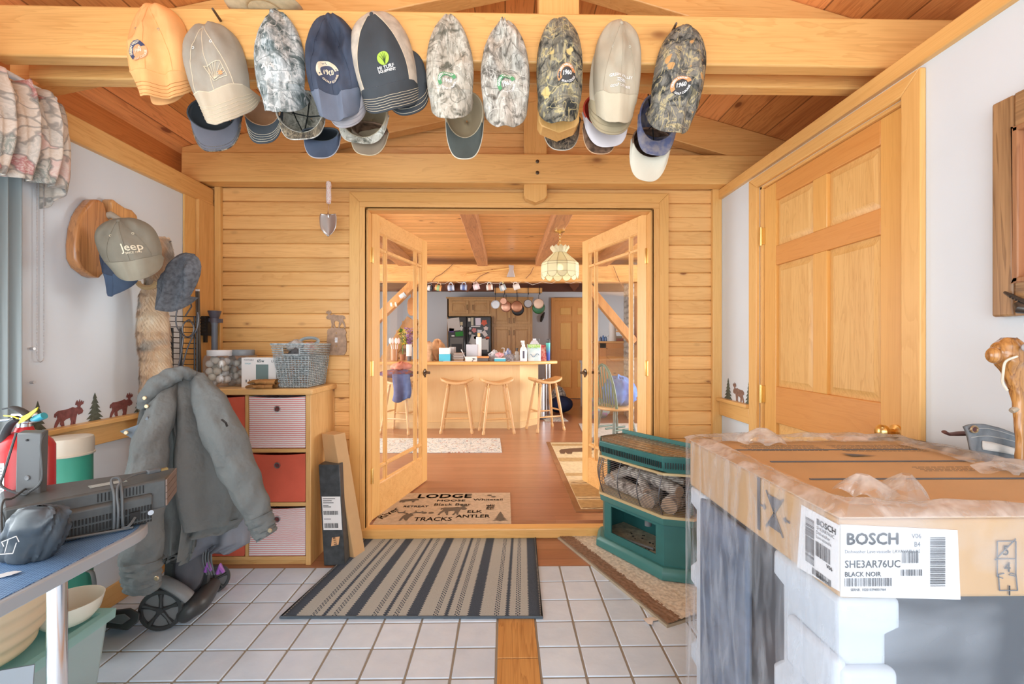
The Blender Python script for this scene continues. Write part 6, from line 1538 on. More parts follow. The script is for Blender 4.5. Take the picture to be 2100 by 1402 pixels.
g = MB(); g.ring([hring(hexo(.024),zm - .006),hring(hexo(.024),zm + .008),hring(hexo(.005),zm + .01)]); g.build('brass_rim',mat('pale_brass',(.72,.58,.33),.35,.5),ht,world=True)
zt0,zt1 = .565,.665
g = MB(); pb = hexo(-.01); panel(g,pb[3],pb[4],zm,zt0); panel(g,(LN + .085,.13),pb[3],zm,zt0); panel(g,pb[4],(-.085,.13),zm,zt0); g.build('fire_back',mat('matte_black_steel',(.035,.04,.055),.5),ht,world=True)
for a,b in ((-.08,.12),(LN + .08,.12)): g = MB(); g.cyl(hp(a,b,zm),hp(a,b,zt0),.012,n=4); g.build('corner_post',GRN,ht,world=True)
g = MB(); g.ring([hring(hexo(.022),zt0),hring(hexo(.022),zt0 + .012),hring(hexo(.0),zt0 + .012)]); g.build('brass_rim',mat('pale_brass',(.72,.58,.33),.35,.5),ht,world=True)
g = MB(); g.ring([hring(hexo(.01),zt0 + .012),hring(hexo(.022),zt1 - .03),hring(hexo(.022),zt1 - .004),hring(hexo(.015),zt1)],cap=False); g.ring([hring(hexo(.01),zt0 + .012),hring(hexo(.01),zt0 + .016)]); 
g.build('hood',GRN,ht,world=True,bevel=.002)
g = MB(); o_ = hexo(.023)
for i,j in ((0,1),(1,2),(5,0)):
    A,B = Vector((*o_[i],0)),Vector((*o_[j],0)); n = max(2,int((B - A).length / .0125))
    for k in range(1,n):
        p = A.lerp(B,k / n); q = hp(p.x,p.y,zt0 + .052); dd = (hp(B.x,B.y,0) - hp(A.x,A.y,0)).normalized()
        g.bar(q + Vector((0,0,-.016)),q + Vector((0,0,.016)),.004,.004,up=dd)
g.build('vent_slots',M_BLACKM,ht,world=True,kind='stuff')
g = MB(); g.ring([hring(hexo(.012),zt1 - .012),hring(hexo(.012),zt1 - .006)]); g.build('top_plate',mat('bronze_glass_top',(.36,.25,.15),.18,.3),ht,world=True)
g = MB()
for k in range(22):
    a = -.10 + (LN + .20) * k / 21; b0 = .085 * max(0,-a / .10 if a < 0 else (a - LN) / .10 if a > LN else 0)
    g.bar(hp(a,b0 - .01,zt1 - .001),hp(a,.275,zt1 - .001),.005,.003)
for b in (.06,.2): g.bar(hp(-.11,b,zt1 - .002),hp(LN + .11,b,zt1 - .002),.004,.002)
g.build('top_grille',mat('pale_wire',(.45,.42,.34),.35,.6),ht,world=True,kind='stuff')
g = MB(); g.bar(hp(-.12,.285,zt1 + .005),hp(LN + .12,.285,zt1 + .005),.012,.03); g.build('rear_lip',GRN2,ht,world=True)
# wire guard
out = [(-.105,.13),(-.105,.085),(0,0),(LN,0),(LN + .105,.085),(LN + .105,.13)]
def guard(t): return [hp(a * 1.0 + (0),b - .012 - .03 * math.sin(PI * t),zm + .01 + (zt0 - zm - .01) * t) for a,b in out]
for k in range(23):
    t = k / 22; g = MB(); g.tube(guard(t),.0017,5); g.build('guard_wire',M_WIRE if 'M_WIRE' in globals() else mat('dark_guard_wire',(.13,.13,.14),.35,.7),ht,world=True)
for i in range(6):
    for s_ in ((0,) if i in (0,1,4,5) else (0,)):
        g = MB(); g.tube([guard(t / 8)[i] for t in range(9)],.0028,6); g.build('guard_post',mat('dark_guard_wire',(.13,.13,.14),.35,.7),ht,world=True)
for f_ in (.33,.66):
    g = MB(); g.tube([guard(t / 8)[2].lerp(guard(t / 8)[3],f_) for t in range(9)],.0028,6); g.build('guard_post',mat('dark_guard_wire',(.13,.13,.14),.35,.7),ht,world=True)
# logs
def logm():
    m,nt,b = new_mat('ceramic_log_bark'); L = nt.links; tc = N(nt,'ShaderNodeTexCoord'); n = N(nt,'ShaderNodeTexNoise'); n.inputs['Scale'].default_value = 34; n.inputs['Detail'].default_value = 6; L.new(tc.outputs['Object'],n.inputs['Vector'])
    r = ramp(nt,[(.3,(.12,.10,.09)),(.42,(.46,.41,.37)),(.55,(.76,.72,.67))],n.outputs[0]); L.new(r.outputs[0],b.inputs['Base Color']); b.inputs['Roughness'].default_value = .9
    bp = N(nt,'ShaderNodeBump'); bp.inputs['Distance'].default_value = .01; L.new(n.outputs[0],bp.inputs['Height']); L.new(bp.outputs[0],b.inputs['Normal']); return m
M_LOG = logm(); M_LEND = mat('cut_log_end',(.62,.46,.33),.8,noise=.15,nscale=40)
def log(a,b,r,sd,bend=.0):
    a,b = Vector(a),Vector(b); n = 16; rings = []; ax = (b - a).normalized(); u = ax.orthogonal().normalized(); w = ax.cross(u)
    g = MB()
    for i in range(13):
        t = i / 12; c_ = a.lerp(b,t) + Vector((0,0,bend * math.sin(PI * t)))
        rings.append([c_ + (u * math.cos(2 * PI * k / n) + w * math.sin(2 * PI * k / n)) * r * (.85 + .3 * fbm(k * .8 + sd * 7,t * 5,sd)) for k in range(n)])
    g.ring(rings); o = g.build('log',M_LOG,ht,world=True,smooth=60)
    g = MB(); g.ring([[a + (q - a) * .93 - ax * .001 for q in rings[0]],[a + (q - a) * .93 - ax * .004 for q in rings[0]]]); g.build('cut_end',M_LEND,o,world=True)
    g = MB(); g.ring([[b + (q - b) * .93 + ax * .001 for q in rings[-1]],[b + (q - b) * .93 + ax * .004 for q in rings[-1]]]); g.build('cut_end',M_LEND,o,world=True)
log(hp(-.05,.09,zm + .055),hp(.33,.06,zm + .045),.038,1); log(hp(.20,.02,zm + .05),hp(.10,.17,zm + .07),.03,2) if False else None
log(hp(.33,.0,zm + .045),hp(.25,.18,zm + .055),.042,3); log(hp(.45,.03,zm + .05),hp(.40,.2,zm + .06),.045,4)
log(hp(.08,.14,zm + .13),hp(.46,.10,zm + .115),.033,5,.01); log(hp(.16,.12,zm + .14),hp(.30,.03,zm + .085),.025,6); log(hp(.06,.13,zm + .13),hp(.02,.05,zm + .10),.03,7); log(hp(.30,.13,zm + .17),hp(.44,.17,zm + .15),.02,8)

# ------------------------------------------------------------------ boxed dishwasher
DX0,DX1,DYN,DYF = .578,1.24,.77,1.405
CZ0,CZ1 = .81,.952
dw = thing('dishwasher_package','new dishwasher packed in foam corners, cardboard cap and stretch film, at lower right','appliance box',((DX0 + DX1) / 2,(DYN + DYF) / 2,0))
CARDB = mat('dishwasher_cardboard',(.56,.35,.17),.75,noise=.06,nscale=6)
g = MB(); g.box(DX0,DX1,DYN,DYF,CZ0,CZ1 - .003)
# wavy lower edge of the cap on the front and left
g.build('cardboard_cap',CARDB,dw,world=True,bevel=.008,bseg=3)
# recessed top: raised rim flaps with a sunken middle
g = MB(); g.box(DX0 + .0,DX1,DYN,DYN + .075,CZ1 - .003,CZ1); g.box(DX0,DX0 + .075,DYN + .075,DYF,CZ1 - .003,CZ1)
g.build('top_flap',mat('dishwasher_cardboard_flap',(.60,.38,.19),.75,noise=.05,nscale=6),dw,world=True,bevel=.001)
g = MB()
for y in (DYN + .22,DYN + .37): g.box(DX0 + .10,DX1 - .02,y,y + .006,CZ1 - .002,CZ1 - .0005)
g.box(DX0 + .02,DX0 + .6,DYN + .50,DYN + .504,CZ1 - .002,CZ1 - .0005)
g.build('printed_rule',mat('grey_print',(.12,.13,.15),.7),dw,world=True,kind='stuff') if False else g.build('printed_rule',mat('grey_print',(.12,.13,.15),.7),dw,world=True)
# foam
EPS = mat('white_foam',(.60,.65,.70),.55,noise=.02,nscale=30)
def foam(px,py,sx,sy,wx,wy):
    """corner post: L shaped, notched outline along its height"""
    g = MB(); rings = []; zs = [0.0,.0,.10,.12,.26,.28,.32,.34,.50,.52,.56,.58,.74,.76,.81]
    ins = [0,.0,.0,.014,.014,.0,.0,.014,.014,0,0,.014,.014,.0,0]
    for z,e in zip(zs,ins):
        x0 = px + sx * e * .9; y0 = py + sy * e * .9; rings.append([(x0,y0,z),(px + sx * (wx - e),y0,z),(px + sx * (wx - e),py + sy * .06,z),(px + sx * .06,py + sy * .06,z),(px + sx * .06,py + sy * (wy - e),z),(x0,py + sy * (wy - e),z)])
    g.ring(rings[1:]); return g.build('foam_corner',EPS,dw,world=True,bevel=.012,bseg=3)
foam(DX0,DYN,1,1,.11,.20); foam(DX0,DYF,1,-1,.11,.10); foam(DX1,DYN,-1,1,.11,.13); foam(DX1,DYF,-1,-1,.11,.10)
for z0,z1 in ((.60,.70),(.33,.45),(.06,.18)):
    g = MB(); g.box(DX0 - .004,DX0 + .02,DYN + .005,DYN + .15,z0,z1); g.box(DX0 + .004,DX0 + .10,DYN - .006,DYN + .02,z0 - .01,z1 - .01); g.build('foam_rib',EPS,dw,world=True,bevel=.018,bseg=4)
g = MB(); g.box(DX0 + .015,DX1 - .02,DYN + .015,DYF - .02,0.0,CZ0); g.build('appliance_body',mat('dark_grey_appliance',(.045,.05,.06),.5),dw,world=True,bevel=.006)
g = MB(); g.box(DX0 - .004,DX0 + .013,DYF - .34,DYF - .08,.0,.80)
g.build('side_insulation',mat('slate_side_pad',(.12,.16,.23),.55,noise=.3,nscale=18),dw,world=True,bevel=.03,bseg=4)
g = MB(); g.box(DX0 + .125,DX0 + .30,DYN + .002,DYN + .016,0,.80); g.build('front_pad',mat('pale_foam_pad',(.62,.68,.69),.6),dw,world=True,bevel=.004) if False else None
# labels
FX = lambda a,b: Vector((a,DYN - .0025,b))      # on the front face
LX = lambda a,b: Vector((DX0 - .0025,a,b))      # on the left face; a = y
sF = DYN / FPX
def fF(u,v): p = PY(u,v,DYN); return (p.x,p.z)
lab = MB(); x1_,z0_ = fF(1968,1228); lab.poly([(DX0,CZ1 - .012),(fF(1962,1088)[0],fF(1962,1086)[1]),(x1_,z0_),(DX0,fF(1728,1222)[1])],lambda a,b,d: Vector((a,DYN - .0015 + d,b)),0,.001)
ol = lab.build('front_label',M_PAPER,dw,world=True)
pz0,pz1 = PX(1640,1175,DX0),PX(1652,1048,DX0)
lab = MB(); lab.poly([(DYN,CZ1 - .014),(PX(1645,1048,DX0).y,CZ1 - .014),(PX(1636,1162,DX0).y,PX(1636,1162,DX0).z),(DYN,fF(1728,1212)[1])],lambda a,b,d: Vector((DX0 - .0015 + d,a,b)),0,.001)
ol2 = lab.build('side_label',M_PAPER,dw,world=True)
def ftext(s,u,v,hpx,par=ol,bold=0,sx=1.0,m=None,al='LEFT'):
    x,z = fF(u,v); g = MB(); add_text(g,s,hpx * sF * 1.45,lambda a,b: FX(x + a,z + b),align=al,sx=sx,bold=bold); g.build('printed_text',m or M_INK,par,world=True,smooth=0)
ftext('BOSCH',1733,1105,23,bold=.0009,sx=1.02); ftext('Dishwasher Lave-vaisselle LAVAVAJILLAS',1730,1130,7,sx=.92); ftext('SHE3AR76UC',1730,1156,15,sx=.92,bold=.0002); ftext('BLACK NOIR',1730,1176.5,9.5,sx=.95,bold=.0002)
ftext('V06',1867,1098,10,sx=.9); ftext('B4',1872,1115,10,sx=.9); ftext('SERNR. 102010394001964',1742,1208,5.5,bold=.0001,sx=.85)
def bars(u0,u1,v0,v1,seed,vert=True,par=None,face='F'):
    rr = random.Random(seed); g = MB()
    if face == 'F': (a0,b1),(a1,b0) = fF(u0,v0),fF(u1,v1); mp = FX
    else: a0,b1 = u0,v0; a1,b0 = u1,v1; mp = LX
    t = 0.0
    L_ = (a1 - a0) if vert else (b1 - b0); sg = 1 if L_ > 0 else -1; L_ = abs(L_)
    while t < L_ * .99:
        w = rr.choice((.0005,.0008,.0012,.0017)); gp = rr.choice((.0006,.0009,.0014)); e = min(t + w,L_)
        if vert: q = [mp(a0 + sg * t,b0),mp(a0 + sg * e,b0),mp(a0 + sg * e,b1),mp(a0 + sg * t,b1)]
        else: q = [mp(a0,b0 + t),mp(a1,b0 + t),mp(a1,b0 + e),mp(a0,b0 + e)]
        g.add(q,[(0,1,2,3)]); t = e + gp
    g.build('barcode',M_INK,par or ol,world=True,smooth=0)
bars(1730,1826,1184,1200,1); bars(1847,1882,1128,1153,2); bars(1845,1890,1166,1179,3); bars(1905,1936,1098,1200,4,vert=False)
def ltext(s,u,v,size,sx=1.0,bold=0,rot=0):
    p = PX(u,v,DX0); g = MB(); add_text(g,s,size,lambda a,b: LX(p.y - a,p.z + b),align='LEFT',sx=sx,bold=bold,rot=rot); g.build('printed_text',M_INK,ol2,world=True,smooth=0)
ltext('BOSCH',1677,1069,.0150,1.0,.0004); ltext('SHE3AR76UC',1677,1081,.0085,.9); ltext('Dishwasher',1676,1090,.0085,.9); ltext('Lave-vaisselle',1676,1099,.0085,.85); ltext('V06',1697,1160,.0095,1,.0002); ltext('020101964',1676,1178,.008,.9,.0002)
pL = lambda u,v: PX(u,v,DX0)
a,b = pL(1654,1058),pL(1672,1148); bars(a.y,b.y,a.z,pL(1654,1148).z,5,vert=False,par=ol2,face='L')
a,b = pL(1675,1108),pL(1706,1138); bars(a.y,b.y,a.z,a.z - .027,6,par=ol2,face='L'); a,b = pL(1668,1158),pL(1706,1170); bars(a.y,b.y,a.z - .004,a.z - .016,7,par=ol2,face='L')
# printed marks on the left side of the cap
GP = mat('grey_print',(.12,.13,.15),.7)
ctr = PX(1590,1052,DX0); s_ = .03
for sg in (1,-1):
    g = MB(); g.poly([(-.034,sg * .010),(.034,sg * .010),(0,sg * .034)] if False else [(-.026,sg * .034),(.026,sg * .034),(0,sg * .006)],lambda a,b,d: LX(ctr.y - a,ctr.z + b) + Vector((-.0005,0,0)),0); g.build('printed_mark',GP,dw,world=True)
g = MB()
for A,B in (((-.03,.04),(.03,-.04)),((.03,.04),(-.03,-.04))): g.bar(LX(ctr.y - A[0],ctr.z + A[1]),LX(ctr.y - B[0],ctr.z + B[1]),.004,.001,up=(1,0,0))
for sg in (1,-1): g.bar(LX(ctr.y - sg * .052,ctr.z),LX(ctr.y - sg * .036,ctr.z),.004,.001,up=(1,0,0)); g.add([LX(ctr.y - sg * .030,ctr.z),LX(ctr.y - sg * .040,ctr.z + .008),LX(ctr.y - sg * .040,ctr.z - .008)],[(0,1,2)])
g.build('printed_arrows',GP,dw,world=True)
p = PX(1558,980,DX0); q = PX(1556,1085,DX0); g = MB(); g.bar(LX(p.y,CZ1 - .004),LX(p.y,CZ0 + .02),.011,.001,up=(1,0,0)); g.build('printed_bar',GP,dw,world=True)
# stacking symbol at the right of the front
g = MB(); x0,z1 = fF(2042,1108); x1,z0 = fF(2080,1180)
zc_ = (z0 + z1) / 2
for A,B in (((x0,z1),(x1,z1)),((x0,z1),(x0,z0)),((x1,z1),(x1,z0)),((x0,zc_),(x1,zc_)),((x0,z0),(x0 + .01,z0 - .003)),((x1,z0),(x1 - .012,z0 + .003)),((x0 - .004,zc_ - .002),(x1 + .0,z1 + .004))): g.bar(FX(*A),FX(*B),.0016,.001,up=(0,1,0))
g.build('stacking_symbol',GP,dw,world=True)
g = MB(); z1b = fF(0,1192)[1]; z0b = fF(0,1226)[1]
for A,B in (((x0 + .002,z1b),(x0 + .004,z0b)),((x1 + .0,z1b),(x1 + .003,z0b)),((x0 + .002,z1b),(x0 + .012,z1b + .002)),((x1,z1b),(x1 - .01,z1b + .002)),((x0 + .004,z0b),(x1 + .003,z0b))): g.bar(FX(*A),FX(*B),.0016,.001,up=(0,1,0))
g.build('stacking_symbol',GP,dw,world=True)
for s,u,v in (('5',2053,1128),('4',2056,1162),('1',2060,1210)): ftext(s,u,v,20,par=dw,bold=.0003,m=GP)
# small print on the top flap
TP = lambda x,y: (lambda a,b: Vector((x + a,y + b,CZ1 + .0006)))
rr = random.Random(11)
for (x,y,w,n) in ((DX0 + .12,DYN + .56,.22,7),(DX0 + .38,DYN + .56,.24,8),(DX0 + .42,DYN + .32,.2,4)):
    g = MB()
    for k in range(n):
        t = 0
        while t < w: e = min(w,t + rr.uniform(.006,.02)); g.box(x + t,x + e,y - k * .011,y - k * .011 + .0022,CZ1 - .004,CZ1 - .0022); t = e + .004
    g.build('small_print',mat('brown_print',(.22,.15,.09),.8),dw,world=True,kind='stuff')
g = MB(); g.add([Vector((DX0 + .34,DYN + .45,CZ1 + .0006)),Vector((DX0 + .42,DYN + .425,CZ1 + .0006)),Vector((DX0 + .35,DYN + .42,CZ1 + .0006))],[(0,1,2)]); g.build('printed_mark',GP,dw,world=True)
# stretch film: snug outer skin plus the bunched loose edge round the top
FILM = glass_mat('stretch_film',(.95,.96,.98),.3,.2,milky=.11,milk=(.80,.86,.95),wr=((3,26,5),(.9,0,0),3.4))
FILM2 = glass_mat('loose_film',(.97,.98,.98),.6,.14,milky=.24,milk=(.86,.85,.84),wr=((16,16,16),(0,0,0),2.6))
e = .009
def skin(a,b):
    n4 = [(DX0 - e,DYF + e),(DX0 - e,DYN - e),(DX1 + e,DYN - e),(DX1 + e,DYF + e)]
    t = a * 3; i = min(2,int(t)); f = t - i; x = n4[i][0] + (n4[i + 1][0] - n4[i][0]) * f; y = n4[i][1] + (n4[i + 1][1] - n4[i][1]) * f
    w = .004 * (fbm(a * 30,b * 12) - .5)
    return Vector((x - abs(w),y - abs(w),.0 + (CZ1 + .004) * b))
g = MB(); g.grid(skin,61,20); g.build('stretch_film',FILM,dw,world=True,smooth=60)
def loose(a,b):
    path = [(DX0 - .012,DYF + .02),(DX0 - .012,DYN - .012),(DX1 + .02,DYN - .012),(DX1 + .01,DYF + .02),(DX0 - .012,DYF + .02)]
    t = a * 4; i = min(3,int(t)); f = t - i; x = path[i][0] + (path[i + 1][0] - path[i][0]) * f; y = path[i][1] + (path[i + 1][1] - path[i][1]) * f
    cx_,cy_ = (DX0 + DX1) / 2,(DYN + DYF) / 2
    inn = b * (.10 + .07 * fbm(a * 14,3)); x += (cx_ - x) * inn * 1.6; y += (cy_ - y) * inn * 1.6
    z = CZ1 + .003 + .018 * math.sin(PI * min(1,b * 1.15)) * (.1 + 1.5 * fbm(a * 16,b * 2,5)) + .010 * (fbm(a * 60,b * 8,9) - .4) * b
    return Vector((x,y,max(z,CZ1 + .002)))
g = MB(); g.grid(loose,220,12); g.build('loose_film_edge',FILM2,dw,world=True,smooth=70)
for (u,v,s,sd) in ((1560,905,.05,1),(1775,1010,.045,2),(1850,1015,.05,3),(2055,962,.045,4)):
    p = PZ(u,v,CZ1 + .01); g = MB()
    def puff(a,b,p=p,s=s,sd=sd):
        q = 2 * PI * a; r = s * (1 - b ** 1.3 * .8) * (1 + .25 * math.sin(2 * q + sd * 2)) * (.8 + .5 * fbm(3 * math.cos(q) + 7,3 * math.sin(q) + sd,sd)); return p + Vector((r * math.cos(q),r * .8 * math.sin(q),s * (.80 if sd < 4 else .4) * b + .006 * math.sin(5 * q) * (1 - b))) + Vector((.02 * b * math.sin(sd * 3),0,0))
    g.grid(puff,30,9,wrap=True); g.build('film_bunch',FILM2,dw,world=True,smooth=70)
# ------------------------------------------------------------------ storage unit with fabric bins
SY0,SY1,SXR,SXL,SZ = 2.57,2.925,-1.10,-1.815,1.0
su = thing('storage_cube_unit','honey pine cube storage unit with coral and striped bins against the siding','cabinet',((SXL + SXR) / 2,(SY0 + SY1) / 2,0))
PINE = wood('unit_pine',(.60,.30,.09),(.78,.48,.19),'Z',contrast=1.1,knots=.8)
PINEX = wood('unit_pine_x',(.60,.30,.09),(.78,.48,.19),'X',contrast=1.1,knots=.8)
g = MB(); g.box(SXR - .03,SXR,SY0,SY1,0,SZ - .035); g.box(SXL,SXL + .03,SY0,SY1,0,SZ - .035); g.box(SXL,SXR,SY1 - .012,SY1,0,SZ - .035); g.build('side_panel',PINE,su,world=True,bevel=.003)
g = MB(); g.box(SXL - .01,SXR + .015,SY0 - .02,SY1,SZ - .035,SZ); g.build('top_board',PINEX,su,world=True,bevel=.008,bseg=3)
sh = [.045,.045 + .30,.045 + .60]; zc = [SZ - .035]
levels = [.05,.355,.66]
for z in levels:
    g = MB(); g.box(SXL + .03,SXR - .03,SY0 + .004,SY1 - .012,z - .022,z); g.build('shelf',PINEX,su,world=True,bevel=.002)
xm = (SXL + SXR) / 2 - .005
g = MB(); g.box(xm - .009,xm + .009,SY0 + .006,SY1 - .012,.05,SZ - .035); g.build('divider',PINE,su,world=True)
g = MB(); g.box(SXL + .03,SXR - .03,SY0 + .02,SY0 + .035,0,.03); g.build('plinth',PINEX,su,world=True)
CORAL = fabric('coral_felt',(.78,.155,.095),vs=6,var=.05)
def striped():
    m,nt,b = new_mat('pink_white_stripes'); L = nt.links; tc = N(nt,'ShaderNodeTexCoord'); sp = N(nt,'ShaderNodeSeparateXYZ'); L.new(tc.outputs['Object'],sp.inputs[0])
    n = N(nt,'ShaderNodeTexNoise'); n.inputs['Scale'].default_value = 60; L.new(tc.outputs['Object'],n.inputs['Vector'])
    z = mth(nt,'ADD',mth(nt,'MULTIPLY',sp.outputs[2],88),mth(nt,'MULTIPLY',n.outputs[0],.25))
    f = mth(nt,'LESS_THAN',mth(nt,'FRACT',z),.42)
    L.new(mixc(nt,f,(.82,.80,.82),(.76,.30,.29)),b.inputs['Base Color']); b.inputs['Roughness'].default_value = .85; return m
STRIPE = striped()
zs3 = [(levels[2] + .004,SZ - .045),(levels[1] + .004,levels[2] - .03),(levels[0] + .004,levels[1] - .03)]
for col,(xa,xb) in enumerate(((SXL + .034,xm - .013),(xm + .013,SXR - .034))):
    for row,(z0,z1) in enumerate(zs3):
        s_ = (col == 1 and row != 1) or (col == 0 and row == 1); lb = ('pink and white striped' if s_ else 'coral red') + ' fabric bin in the ' + ('top','middle','bottom')[row] + ' ' + ('left','right')[col] + ' cube of the pine unit'
        t = thing('fabric_bin',lb,'bin',((xa + xb) / 2,SY0 + .15,z0),(0,0,0),'fabric bins in the pine unit')
        g = MB(); n = 15; y0 = SY0 + .004
        def fr_(a,b): return Vector((xa + (xb - xa) * a,y0 + .006 * math.sin(PI * a) * b + .004 * math.sin(PI * b),z0 + (z1 - z0 - .008 * math.sin(PI * a)) * b))
        g.grid(fr_,n,8); g.grid(lambda a,b: fr_(a,b) + Vector((0,.006,0)),n,8); g.grid(lambda a,b: fr_(a,1) + Vector((0,.006 * b,0)),n,2)
        g.box(xa,xa + .005,y0 + .004,SY1 - .02,z0,z1); g.box(xb - .005,xb,y0 + .004,SY1 - .02,z0,z1); g.box(xa,xb,SY1 - .025,SY1 - .02,z0,z1); g.box(xa,xb,y0 + .004,SY1 - .02,z0,z0 + .004)
        g.build('bin_body',STRIPE if s_ else CORAL,t,world=True)
        hx = (xa + xb) / 2 + .0; hz = z0 + (z1 - z0) * .76
        g = MB(); g.lathe([(.010,0),(.012,-.004),(.016,-.004),(.018,0),(.018,.003),(.010,.003),(.010,0)],(hx,y0 + .002,hz),24,axis='Y',cap=False); g.build('grommet',M_STEEL,t,world=True)
        g = MB(); g.cyl((hx,y0 + .0005,hz),(hx,y0 + .003,hz),.0105,n=16); g.build('grommet_hole',mat('dark_red_shadow',(.16,.04,.04),.9),t,world=True)

# ------------------------------------------------------------------ jars, charger, gloves, wicker basket on the unit
def jar(label,u0,u1,vt,Y,lidm,seed,balls):
    a,b = PY(u0,785,Y),PY(u1,785,Y); w = (b.x - a.x) / 2; cx = (a.x + b.x) / 2; h = PY(0,vt,Y).z - SZ
    t = thing('ball_jar',label,'jar',(cx,Y + w,SZ),(0,0,0))
    def rr_(r,z): return [Vector((r * sgnp(math.cos(q),.45),r * sgnp(math.sin(q),.45),z)) for q in [2 * PI * i / 28 for i in range(28)]]
    g = MB(); g.ring([rr_(w * .94,.002),rr_(w,.012),rr_(w,h * .30),rr_(w * .97,h * .33),rr_(w * .97,h * .42),rr_(w,h * .45),rr_(w,h * .72),rr_(w * .9,h * .84),rr_(w * .86,h * .86)],cap=False); g.build('jar_body',M_JAR,t,smooth=60,solid=.002)
    g = MB(); g.lathe([(w * .90,h * .84),(w * .92,h * .85),(w * .92,h * .985),(w * .88,h),(.001,h)],n=28); g.build('jar_lid',lidm,t)
    rr = random.Random(seed); r = .0205; placed = []
    for it in range(4000):
        z = r + .004 + rr.random() ** 1.3 * (h * .8 - 2 * r); x = rr.uniform(-1,1) * (w * .95 - r); y = rr.uniform(-1,1) * (w * .95 - r)
        if all((x - p[0]) ** 2 + (y - p[1]) ** 2 + (z - p[2]) ** 2 > (1.86 * r) ** 2 for p in placed): placed.append((x,y,z))
        if len(placed) > 26: break
    for i,(x,y,z) in enumerate(placed):
        g = MB(); g.sphere((0,0,0),r,16,10); c = balls[i % len(balls)]
        o = g.build('golf_ball',mat('golfball_%.2f%.2f%.2f' % c,c,.4,bump=.4,bscale=300)); o.location = (cx + x,Y + w + y,SZ + z)
        tag(o,'scuffed golf ball inside the ' + label.split(' full')[0],'golf ball','golf balls in the ' + label.split(' full')[0])
jar('clear jar with a white lid full of golf balls on the pine unit',409,460,718,2.62,M_WHITE,3,((.78,.74,.66),(.70,.68,.58),(.80,.80,.78)))
jar('clear jar with a grey lid full of golf balls beside the charger box',462,509,717,2.70,mat('grey_lid',(.25,.27,.29),.4),5,((.62,.60,.54),(.80,.80,.78),(.50,.45,.38),(.40,.38,.34)))
t = thing('charger_box','white retail box of a 65w charger beside the golf ball jars','box',(PY(530,785,2.66).x,2.68,SZ))
a,b = PY(495,789,2.64),PY(566,733,2.64); g = MB(); g.box(a.x,b.x,2.64,2.71,SZ,b.z); g.build('box_body',M_PAPER,t,world=True,bevel=.002)
def onF(s,u,v,hpx,par,m,Y=2.638,bold=0,sx=1.0):
    p = PY(u,v,Y); g = MB(); add_text(g,s,hpx * Y / FPX * 1.4,lambda a,b: Vector((p.x + a,Y,p.z + b)),align='LEFT',bold=bold,sx=sx); return g.build('printed_text',m,par,world=True,smooth=0)
CY_ = mat('cyan_print',(.10,.42,.50),.7)
onF('65w',527,740,6,t,CY_,bold=.0002); onF('PORTABLE',500,738,3,t,GP); onF('charger',502,745,3,t,CY_); onF('USB',556,741,5,t,GP)
g = MB(); a,b = PY(525,777,2.638),PY(550,747,2.638); g.box(a.x,b.x,2.6375,2.6395,a.z,b.z); g.build('printed_picture',mat('charger_picture',(.16,.24,.24),.5),t,world=True)
g = MB(); p = PY(504,781,2.638)
for dx in (0,.02): g.box(p.x + dx,p.x + dx + .004,2.6375,2.6395,p.z - .008,p.z + .008)
g.build('printed_plugs',M_INK,t,world=True) 
# gloves
GLV = fabric('tan_leather',(.46,.23,.08),vs=16,var=.15)
for i,(lb,dz,dx) in enumerate((('brown leather work glove lying in front of the charger box',0,0),('second brown leather glove lying on top of the first',.024,.012))):
    t = thing('work_glove',lb,'glove',(PY(548,785,2.585).x + dx,2.575,SZ + dz))
    g = MB(); g.grid(lambda a,b: Vector((-.05 + .06 * math.sin(PI * b) * 0 + (.1 * b),.030 * math.cos(2 * PI * a) * (1 + .2 * fbm(a * 5,b * 4,i)),.014 + .014 * math.sin(2 * PI * a) * (1 + .3 * fbm(a * 7,b * 6,i)))),18,10,wrap=True); g.build('palm',GLV,t,smooth=70)
    for k in range(4):
        y = -.024 + .016 * k; g = MB(); g.tube([(-.045,y,.014),(-.07,y * 1.1,.018),(-.09,y * 1.15,.012),(-.10 + .006 * k,y * 1.1,.010)],[.010,.010,.009,.006],8); g.build('finger',GLV,t)
    g = MB(); g.tube([(.0,-.028,.014),(-.02,-.044,.018),(-.045,-.05,.014)],[.011,.010,.007],8); g.build('thumb',GLV,t)
# wicker basket
def wick():
    m,nt,b = new_mat('grey_wicker'); L = nt.links; tc = N(nt,'ShaderNodeTexCoord'); n = N(nt,'ShaderNodeTexNoise'); n.inputs['Scale'].default_value = 90; L.new(tc.outputs['Object'],n.inputs['Vector'])
    L.new(ramp(nt,[(.35,(.24,.29,.31)),(.65,(.50,.56,.58))],n.outputs[0]).outputs[0],b.inputs['Base Color']); b.inputs['Roughness'].default_value = .6; return m
WICK = wick()
p0,p1,p2 = PY(560,706,2.60),PY(630,706,2.56),PY(683,706,2.86)
q0,q1,q2 = PY(574,790,2.63),PY(629,790,2.60),PY(676,790,2.86)
kb = thing('wicker_basket','grey woven basket with a handle slot, full of odds and ends, on the pine unit','basket',((p0.x + p2.x) / 2,2.72,SZ))
bx0,bx1,by0,by1 = q0.x + .01,q1.x,2.61,2.86; tx0,tx1,ty0,ty1 = p0.x,p1.x + .005,2.575,2.885; bh = PY(0,706,2.58).z - SZ
